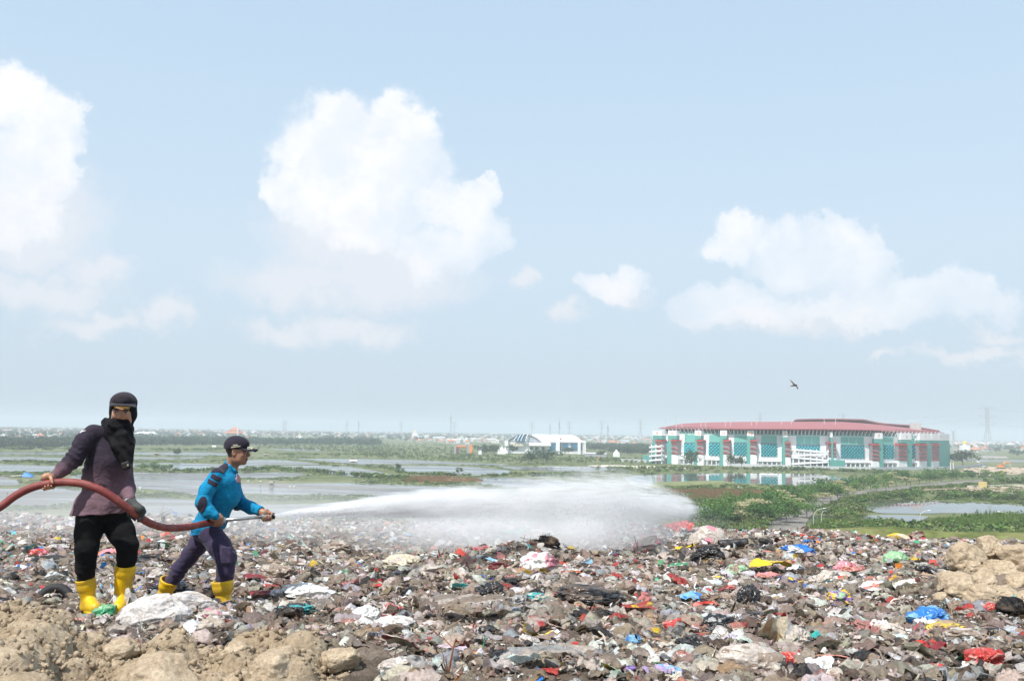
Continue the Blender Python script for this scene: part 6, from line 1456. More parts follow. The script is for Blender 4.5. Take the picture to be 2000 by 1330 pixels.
def man_blue():
    p = empty('person', (0, 0, 0), 'person in bright blue shirt and dark cap aiming the water nozzle', 'person')
    J = dict(head=P(464.5, 882.5, 8.86), neck=P(449, 920, 8.90), shR=P(421, 930, 8.70), shL=P(452, 937, 9.07), elR=P(394, 983, 8.60), wrR=P(416, 1010, 8.60),
             elL=P(464, 980, 9.12), wrL=P(508, 998, 8.95), chest=P(437, 948, 8.89), waist=P(417, 1000, 8.9), pel=P(407, 1035, 8.9), hipR=P(410, 1045, 8.80), hipL=P(400, 1045, 9.00),
             knR=P(444, 1090, 8.74), anR=P(434, 1163, 8.76), knL=P(373, 1082, 9.05), anL=P(325, 1148, 9.12))
    fh = unit((1.0, -.10, -.04)); uh = np.array((.0, 0, 1.0))
    S = SDF(*BB(290, 1200, 8.35, 550, 845, 9.4), .0062)
    L, M = add_head(S, J['head'], fh, uh, 1.0, J['neck'], .056)
    S.chain([J['neck'], J['chest'], J['waist'], J['pel']], [.055, .095, .09, .10], .05); S.cone(J['shR'] * .85 + J['shL'] * .15, J['shL'] * .85 + J['shR'] * .15, .042, .042, .04)
    S.chain([J['shR'], J['elR'], J['wrR']], [.042, .036, .029], .02); S.chain([J['shL'], J['elL'], J['wrL']], [.042, .036, .028], .02)
    S.chain([J['hipR'], J['knR'], J['anR']], [.070, .044, .036], .03); S.chain([J['hipL'], J['knL'], J['anL']], [.070, .044, .036], .03)
    S.cone(P(436, 1165, 8.76), P(441, 1173, 8.76), .03, .022, .02); S.cone(P(323, 1150, 9.13), P(328, 1164, 9.12), .03, .022, .02)
    a = unit(P(525, 1008, 8.92) - P(438, 1015.5, 8.72)); A = P(424, 1017.3, 8.69)
    grip_hand(S, A, a, (0, -1, .25), 1, .026, J['wrR'] + [0, 0, 0], .030, ang=(38, 85, 135, 190), fat=1.12)
    A2 = P(521, 1008.4, 8.91); grip_hand(S, A2, a, (-.1, 1, .15), -1, .020, J['wrL'], .029, ang=(45, 100, 155, 212), fat=1.08)
    V, Q = S.mesh(); C_ = np.tile(SKINC * 1.05, (len(V), 1)); C_ = head_colors(V, C_, J['head'], M, 1.0, hair=lambda q: (q[:, 1] < -.012 + (q[:, 2]) * .25) & (q[:, 2] > -.045 - (q[:, 1] + .05) * .0) & (np.abs(q[:, 0]) + (q[:, 2] < .01) * 0 < .2) & ~((np.abs(q[:, 0]) > .074) & (q[:, 1] > -.03)) & (q[:, 2] > -.05) | (q[:, 2] > .05))
    mesh_obj('body', V, Q, M_skin, p, smooth=True, col=C_)
    # ---- shirt
    S = SDF(*BB(345, 1060, 8.40, 525, 903, 9.35), .0052)
    S.ell(P(437, 940, 8.88), (.135, .205, .115), .05); S.ell(P(446, 916, 8.89), (.070, .095, .045), .04); S.cone(P(444, 915, 8.86), P(424, 928, 8.74), .050, .055, .03); S.ell(P(437, 965, 8.88), (.150, .175, .15), .06); S.ell(P(418, 1000, 8.9), (.135, .165, .15), .07); S.ell(P(405, 1030, 8.9), (.148, .175, .10), .07); S.ell(P(404, 1050, 8.9), (.15, .18, .07), .04)
    S.chain([P(423, 929, 8.72), P(404, 957, 8.64), P(396, 981, 8.60), P(407, 999, 8.60), P(417, 1007, 8.60)], [.062, .064, .060, .052, .044], .028)
    S.chain([P(452, 938, 9.06), J['elL'], P(490, 991, 9.02), P(507, 997.5, 8.955)], [.070, .066, .054, .048], .035)
    S.plane(P(404, 1040, 8.9), (.18, 0, -1), .004); S.cone(P(400, 1075, 8.9), P(407, 1025, 8.9), .13, .13, .0, 'cut')
    d2 = unit(J['wrL'] - J['elL']); S.cone(J['wrL'] + d2 * .08, J['wrL'] - d2 * .02, .038, .038, .0, 'cut')
    def fold(V):
        t = (V - J['shR']) @ unit(J['elR'] - J['shR']); arm = (V[:, 1] < 8.74) & (V[:, 0] < P(428, 0, 8.65)[0]); f1 = .0045 * np.sin(t * 95 + 3 * vnoise(V, 8, 4)) * np.exp(-((t - .27) / .11) ** 2)
        low = np.clip((P(0, 965, 8.9)[2] - V[:, 2]) / .2, 0, 1); f2 = .0045 * np.sin((V[:, 0] * 26 + V[:, 2] * 14 + 1.4 * vnoise(V, 4, 7)) * 1.5) * low
        return np.where(arm, f1, f2)
    M_blue = cloth_mat('blue_knit', (.005, .215, .40), (.004, .17, .335), .9, .6, sheen=.03)
    sh, V, Q, N = cloth('shirt', S, M_blue, p, .0055, 9, 12, (1, 1, .8), None, fold)
    M_navy = cloth_mat('navy_canvas', (.030, .024, .040), None, .95, .2)
    # picture-plane coordinates are only used here to place the sewn pieces on the garment
    px = 1000 + ((V - C0) @ CM[:, 0]) / -((V - C0) @ CM[:, 2]) * F_PX; py = 665 - ((V - C0) @ CM[:, 1]) / -((V - C0) @ CM[:, 2]) * F_PX
    near = (V[:, 1] < 8.86) & (N[:, 1] < .25)
    def band(x0, y0, x1, y1, hw):
        d = np.array([x1 - x0, y1 - y0]); Lg = np.linalg.norm(d); d = d / Lg; a_ = (px - x0) * d[0] + (py - y0) * d[1]; b_ = -(px - x0) * d[1] + (py - y0) * d[0]
        return (a_ > 0) & (a_ < Lg) & (np.abs(b_) < hw) & near
    patch('sleeve_band', V, Q, N, inpoly(px, py, [(414.6, 924.7), (433.8, 932.6), (429, 941.8), (410, 933)]) & near, M_navy, sh, .005); patch('sleeve_band', V, Q, N, inpoly(px, py, [(407.5, 934.5), (426.5, 943.7), (422, 952.4), (404, 943)]) & near, M_navy, sh, .005)
    patch('shoulder_yoke', V, Q, N, inpoly(px, py, [(439.6, 899.7), (449, 910), (435.7, 926), (428, 922), (412, 923.5), (418.6, 910), (428, 900)]) & (V[:, 1] < 8.95), M_navy, sh, .004)
    e = ((px - 395) * .97 + (py - 985) * .2) / 9.0; g_ = (-(px - 395) * .2 + (py - 985) * .97) / 16.5; patch('elbow_patch', V, Q, N, (e * e + g_ * g_ < 1) & (V[:, 1] < 8.63) & (N[:, 1] < .4), M_navy, sh, .005)
    patch('elbow_patch', V, Q, N, inpoly(px, py, [(455, 987), (462, 990), (476, 1004), (470, 1006), (458, 998)]) & (V[:, 1] > 8.8), M_navy, sh, .005)
    # flap band under the two bars, button placket
    patch('chest_badge', V, Q, N, inpoly(px, py, [(460.5, 929), (468, 928), (470, 936), (469, 944), (462, 942)]) & (V[:, 1] < 8.95) & (N[:, 1] < .4), mat('badge_thread', (.42, .22, .22), .8, .3, 90), sh, .004)
    # collar
    S = SDF(*BB(428, 940, 8.7, 475, 885, 9.1), .005); q = P(451, 912, 8.89)
    S.chain([P(441, 903, 8.87), P(448, 911, 8.825), P(458, 919, 8.84), P(463, 922, 8.88)], [.014, .017, .015, .012], .012); S.chain([P(441, 903, 8.92), P(449, 910, 8.955), P(459, 919, 8.94), P(463, 922, 8.90)], [.014, .017, .015, .012], .012); S.cone(P(441, 903, 8.86), P(441, 903, 8.92), .014, .014, .01)
    cloth('collar', S, M_blue, sh, .001, 20, 3)
    for i, (x, y) in enumerate(((462, 927), (460, 934))):
        mb = MB(); mb.tube([P(x, y, 8.775), P(x, y, 8.785)], .005, 8); mb.build('button', M_cuff2, sh)
    # ---- trousers
    S = SDF(*BB(300, 1150, 8.4, 480, 1015, 9.4), .0066)
    S.ell(P(405, 1040, 8.9), (.13, .16, .09), .05); S.chain([P(410, 1042, 8.81), P(428, 1066, 8.77), P(441, 1088, 8.74), P(440, 1115, 8.75), P(436, 1140, 8.76)], [.100, .100, .090, .080, .066], .02)
    S.chain([J['hipL'], P(388, 1062, 9.02), J['knL'], P(350, 1112, 9.08), P(336, 1134, 9.1)], [.098, .090, .078, .070, .064], .02); S.box(P(442, 1084, 8.665), (.045, .014, .07), .006, .010)
    def tf(V):
        z = V[:, 2]; x = V[:, 0]; zb = P(0, 1125, 8.8)[2]
        return .005 * np.sin(z * 80 + x * 35 + 3 * vnoise(V, 7, 5)) * np.exp(-((z - zb) / .05) ** 2) + .0035 * np.sin((x * 1.0 + z * .7) * 36 + 2.2 * vnoise(V, 4, 9))
    cloth('trousers', S, cloth_mat('purple_drill', (.036, .028, .062), (.052, .038, .078), .92, .5), p, .006, 9, 22, (1, 1, .7), None, tf)
    boot('boot', p, P(434, 1134, 8.76), P(436, 1168, 8.76), P(452, 1182, 8.74), .088, .060, None, 3)
    boot('boot', p, P(331, 1132, 9.10), P(322, 1155, 9.13), P(340, 1176, 9.12), .078, .056, None, 4)
    # ---- cap
    S = SDF(*BB(425, 895, 8.7, 515, 842, 9.05), .0052); S.ell(L(0, -.018, .052), (.092, .112, .092), .01, rot=M); S.ell(L(0, .03, .072), (.066, .062, .055), .02, rot=M)
    S.plane(L(0, 0, .026), -M[2] + M[1] * .02, .004)
    m_cap = cloth_mat('navy_cap', (.022, .018, .030), None, .9, .15)
    cp, V, Q, N = cloth('cap', S, m_cap, p, .0012, 20, 4)
    mb = MB(); R1 = []; n = 15
    for i in range(n):
        t = (i / (n - 1) - .5) * 2; an = t * 1.1; R1.append((L(.080 * math.sin(an), .000 + .088 * math.cos(an), .030), L(.086 * math.sin(an * 1.0), .078 + .100 * math.cos(an * .92), .028 - .024 * t * t)))
    up = M[2] * .0045
    for (a, b), (c2, d2_) in zip(R1[:-1], R1[1:]):
        mid0, mid1 = (a + b) / 2 + M[2] * .006, (c2 + d2_) / 2 + M[2] * .006
        mb.hexa([a, c2, mid1, mid0, a + up, c2 + up, mid1 + up, mid0 + up]); mb.hexa([mid0, mid1, d2_, b, mid0 + up, mid1 + up, d2_ + up, b + up])
    mb.build('brim', mat('brim2', (.022, .018, .030), .85, .1, 30), cp)
    M_cream = mat('cream_thread', (.62, .60, .42), .7, .05, 80)
    text_obj('brim_lettering', 'DV', L(.062, .132, .040), M[1] - M[0] * .25 - M[2] * .05, M[2] * .8 - M[0] * .6, .036, M_cream, cp, .0015)
    text_obj('cap_lettering', 'DINAS', P(459.5, 869.2, 8.7655), (1, .05, .12), (0, .25, 1), .014, M_cream, cp, .001); text_obj('cap_lettering', 'KEBERSIHAN', P(460.5, 872.4, 8.7645), (1, .05, .16), (0, .2, 1), .014, M_cream, cp, .001)
    return p
# ---- the fire hose: its run is shared by both men's hands
HR = .0285
HOSE = [(-160, 1075, 6.95), (-60, 1026, 7.08), (0, 990, 7.16), (30, 968, 7.20), (60, 953, 7.235), (93, 944.5, 7.27), (130, 941.5, 7.285), (165, 945.5, 7.29), (200, 958.5, 7.30), (232, 979, 7.33), (264, 1003, 7.41), (292, 1021, 7.62), (325, 1030.5, 7.95), (365, 1029, 8.30), (400, 1022.5, 8.58), (424, 1017.3, 8.69), (436, 1015.8, 8.715)]
def spline(pts, n):
    pts = np.array(pts); N = len(pts); out = []
    for i in range(N - 1):
        p0, p1, p2, p3 = pts[max(i - 1, 0)], pts[i], pts[i + 1], pts[min(i + 2, N - 1)]
        for t in np.linspace(0, 1, n, endpoint=False): out.append(.5 * ((2 * p1) + (-p0 + p2) * t + (2 * p0 - 5 * p1 + 4 * p2 - p3) * t ** 2 + (-p0 + 3 * p1 - 3 * p2 + p3) * t ** 3))
    out.append(pts[-1]); return np.array(out)
HP = spline([P(*q) for q in HOSE], 8); HPX = np.array([1000 + ((v - C0) @ CM[:, 0]) / -((v - C0) @ CM[:, 2]) * F_PX for v in HP])
def hose_at(px, Y=None): return np.array([np.interp(px, HPX, HP[:, k]) for k in range(3)])
def hose_dir(px): return unit(hose_at(px + 6) - hose_at(px - 6))
M_cuff2 = mat('pale_button', (.5, .6, .65), .4, .05, 60)
def hose():
    h = empty('fire_hose', (0, 0, 0), 'thick dull red fire hose with a grey metal nozzle pipe held by both men', 'hose')
    m = mat('red_rubber', (.17, .030, .028), .62, .25, 14, .35, 60, color2=(.235, .062, .052), bdist=.006); mb = MB(); mb.tube([tuple(q) for q in HP[1:]], HR, 20); mb.build('hose_line', m, h, smooth=True)
    steel = mat('cast_metal', (.42, .42, .42), .42, .25, 40, .3, 90, metal=.75, bdist=.003); d0, d1 = P(433, 1016.0, 8.71), P(513, 1009.2, 8.90); u = unit(d1 - d0)
    mb = MB(); mb.tube([d0 - u * .01, d0 + u * .006, d0 + u * .03], [.031, .031, .027], 20); mb.build('hose_clamp', steel, h, smooth=False)
    mb = MB(); mb.tube([d0, d0 + (d1 - d0) * .5, d1], [.0165, .0145, .0155], 16); mb.build('nozzle_pipe', steel, h, smooth=True)
    mb = MB(); mb.tube([d1 - u * .014, d1 - u * .012, d1 + u * .006, d1 + u * .008, d1 + u * .02, d1 + u * .022, d1 + u * .075], [.016, .025, .025, .019, .019, .021, .019], 18); mb.build('coupling', steel, h)
    t0 = d1 + u * .075; bl = mat('black_rubber', (.015, .015, .016), .5, .1, 60); mb = MB(); mb.tube([t0, t0 + u * .006, t0 + u * .012, t0 + u * .028, t0 + u * .032], [.018, .022, .029, .029, .024], 20); mb.build('nozzle_tip', bl, h)
    mb = MB(); mb.tube([P(507, 1012, 8.885), P(506.5, 1018, 8.885)], .0022, 5); mb.build('cord', bl, h)
    return t0 + u * .032, u
NOZ, NDIR = hose()
man_purple(); man_blue()
# ================================================================== THE RUBBISH
def litter_mat(name, rough, trans, bump, bs, spec=.5, dirt=.55, bd=.012):
    m = bpy.data.materials.new(name); m.use_nodes = True; T = NT(m.node_tree); b = T.n['Principled BSDF']
    base = T.new('ShaderNodeAttribute', attribute_name='Col').outputs['Color']; tc = T.new('ShaderNodeNewGeometry').outputs['Position']
    d = T.mapr(T.noise(tc, 14, 6, .65), .45, .70, 0, dirt); base = T.mix(d, base, (.22, .16, .11, 1))
    f = T.mapr(T.noise(tc, 60, 4, .6), .3, .7, .78, 1.18); base = T.mix(1.0, base, T.new('ShaderNodeCombineColor', {0: f, 1: f, 2: f}).outputs[0], 'MULTIPLY')
    T.l.new(base, b.inputs['Base Color']); b.inputs['Roughness'].default_value = rough; b.inputs['Specular IOR Level'].default_value = spec
    h = T.math('ADD', T.noise(tc, bs, 5, .62, dist=1.0), T.math('MULTIPLY', T.noise(tc, bs * 3.2, 3, .6, dist=.6), .4))
    bp = T.new('ShaderNodeBump', {'Strength': bump, 'Distance': bd, 'Height': h}); T.l.new(bp.outputs[0], b.inputs['Normal'])
    if trans > 0:
        tr = T.new('ShaderNodeBsdfTranslucent', {'Color': base}); mx = T.new('ShaderNodeMixShader', {0: trans, 1: b.outputs[0], 2: tr.outputs[0]}); T.l.new(mx.outputs[0], T.n['Material Output'].inputs['Surface'])
    return m
M_film = litter_mat('thin_plastic_film', .30, .32, 1.0, 34); M_rag = litter_mat('dirty_cloth', .92, .06, .7, 18, .15); M_pack = litter_mat('printed_packet', .35, .0, .5, 30, .5, .35)
M_lit = litter_mat('mixed_litter', .50, .12, .8, 30, .35, .5)
M_bag = litter_mat('bag_plastic', .26, .14, .55, 16, .55, .25, .010)
M_twig = mat('dry_twig', (.17, .11, .07), .9, .3, 12)
def cube_sphere(n):
    V, Fq = [], []
    t = np.tan(np.linspace(-1, 1, n + 1) * math.pi / 4)
    for ax in range(3):
        for s in (-1, 1):
            b = sum(len(v) for v in V); a, c = np.meshgrid(t, t, indexing='ij'); q = np.zeros((n + 1, n + 1, 3)); q[..., ax] = s; q[..., (ax + 1) % 3] = a * s; q[..., (ax + 2) % 3] = c
            V.append(q.reshape(-1, 3)); Fq.append(grid_faces(n + 1, n + 1) + b)
    V = np.concatenate(V); V /= np.linalg.norm(V, axis=1, keepdims=True); Fq = np.concatenate(Fq)
    key = np.round(V * 1e5).astype(np.int64); _, idx, inv = np.unique(key, axis=0, return_index=True, return_inverse=True); return V[idx], inv.reshape(-1)[Fq]
def folds(Pt, seed, r, k=2.2, st=.28, octv=2):
    """long creases: noise stretched along a random direction that wanders"""
    q = Pt @ rot_xyz(*r.uniform(-.5, .5, 2), r.uniform(0, 6.3)).T; q = q + .35 * np.stack([vnoise(Pt + 3, 1.1, seed + 40 + j) for j in range(3)], -1)
    return ridged(q * np.array([st, 1, 1]) + r.uniform(0, 50, 3), k, seed, octv, .55)
def crumpled_bag(n, seed, amp=.30, flat=.55, an=(1, 1, 1)):
    V, Fq = cube_sphere(n); r = np.random.default_rng(seed); o = r.uniform(0, 50, 3); Va = V * np.array(an)
    d = 1 + amp * (.55 * vnoise(Va + o, 1.2, seed) + .42 * folds(Va, seed + 1, r, 2.0, .3, 2 if n < 16 else 3) + .2 * folds(Va, seed + 9, r, 4.5, .35, 1 if n < 16 else 2)) - amp * .1
    V = V * d[:, None] + .14 * np.stack([vnoise(V + o, 1.5, seed + k) for k in (3, 4, 5)], 1); V[:, 2] *= flat; V[:, 2] = np.where(V[:, 2] < -.18, -.18 + (V[:, 2] + .18) * .25, V[:, 2]); return V, Fq
def crumpled_sheet(nx, ny, seed, fold=.16, curl=.2, ragged=.25):
    r = np.random.default_rng(seed); u, v = np.meshgrid(np.linspace(-1, 1, nx), np.linspace(-1, 1, ny), indexing='ij'); o = r.uniform(0, 60, 3)
    an = np.arctan2(v, u); rad = 1 - ragged * (.5 + .5 * vnoise(np.stack([np.cos(an), np.sin(an), an * 0 + o[0]], -1), 1.6, seed)); P_ = np.stack([u * rad, v * rad * r.uniform(.5, .9), u * 0 + o[1] * 0], -1)
    z = fold * (.7 * folds(P_, seed, r, 1.6, .3, 2 if nx > 8 else 1) + .5 * vnoise(P_ + o, 1.6, seed + 2)) + (fold * .35 * folds(P_, seed + 5, r, 4.0, .4, 1) if nx > 8 else 0) + curl * (r.normal() * u * u + r.normal() * v * v + r.normal() * u * v) * .5
    P2 = P_.copy(); P2[..., 0] += .18 * vnoise(P_ + o, 2.2, seed + 3); P2[..., 1] += .18 * vnoise(P_ + o, 2.2, seed + 4); P2[..., 2] = z - .35 * fold * np.maximum(u * u, v * v) * 2
    return P2.reshape(-1, 3), grid_faces(nx, ny)
def ribbon(n, seed, w=.10):
    r = np.random.default_rng(seed); t = np.linspace(0, 1, n); an = r.uniform(-1, 1) + np.cumsum(r.normal(0, .38, n)); x = np.cumsum(np.cos(an)) * 2 / n; y = np.cumsum(np.sin(an)) * 2 / n; z = .16 * np.abs(np.sin(t * r.uniform(2, 7) + r.uniform(0, 6))) + .05
    c = np.stack([x - x.mean(), y - y.mean(), z], 1); nn = np.stack([-np.sin(an), np.cos(an), r.normal(0, .7, n)], 1) * w * r.uniform(.5, 1.3); V = np.concatenate([c - nn, c + nn]); i = np.arange(n - 1)
    return V, np.stack([i, i + 1, i + 1 + n, i + n], 1)
def stick(seed):
    r = np.random.default_rng(seed); mb = MB(); mb.tube([(-1, 0, 0), (-.3, r.normal(0, .08), .05), (.4, r.normal(0, .1), 0), (1, 0, .03)], [.035, .03, .025, .012], 4, cap=False); return np.array(mb.v), np.array(mb.f)
def chip(seed):
    r = np.random.default_rng(seed); V, Fq = cube_sphere(2); V = V * (1 + .35 * r.normal(size=(len(V), 1)) * .5) * [1, r.uniform(.5, .9), r.uniform(.15, .5)]; return V, Fq
PAL = {'sackgrey': (.56, .53, .51), 'grime': (.30, .232, .182), 'pale': (.52, .455, .40), 'white': (.74, .73, .71), 'brown': (.10, .07, .052), 'black': (.018, .018, .020), 'red': (.52, .055, .045), 'pink': (.66, .27, .33), 'blue': (.03, .19, .55), 'green': (.05, .34, .16),
       'yellow': (.72, .50, .04), 'orange': (.70, .22, .05), 'teal': (.05, .36, .36), 'purple': (.28, .14, .42), 'tan': (.42, .29, .17), 'navy': (.03, .04, .14), 'maroon': (.20, .04, .05), 'lilac': (.55, .42, .68), 'salmon': (.58, .24, .20), 'ltgreen': (.30, .50, .28), 'grey': (.33, .33, .33), 'ltblue': (.20, .42, .62), 'beige': (.62, .54, .40)}
C = lambda *k: [PAL[x] for x in k]
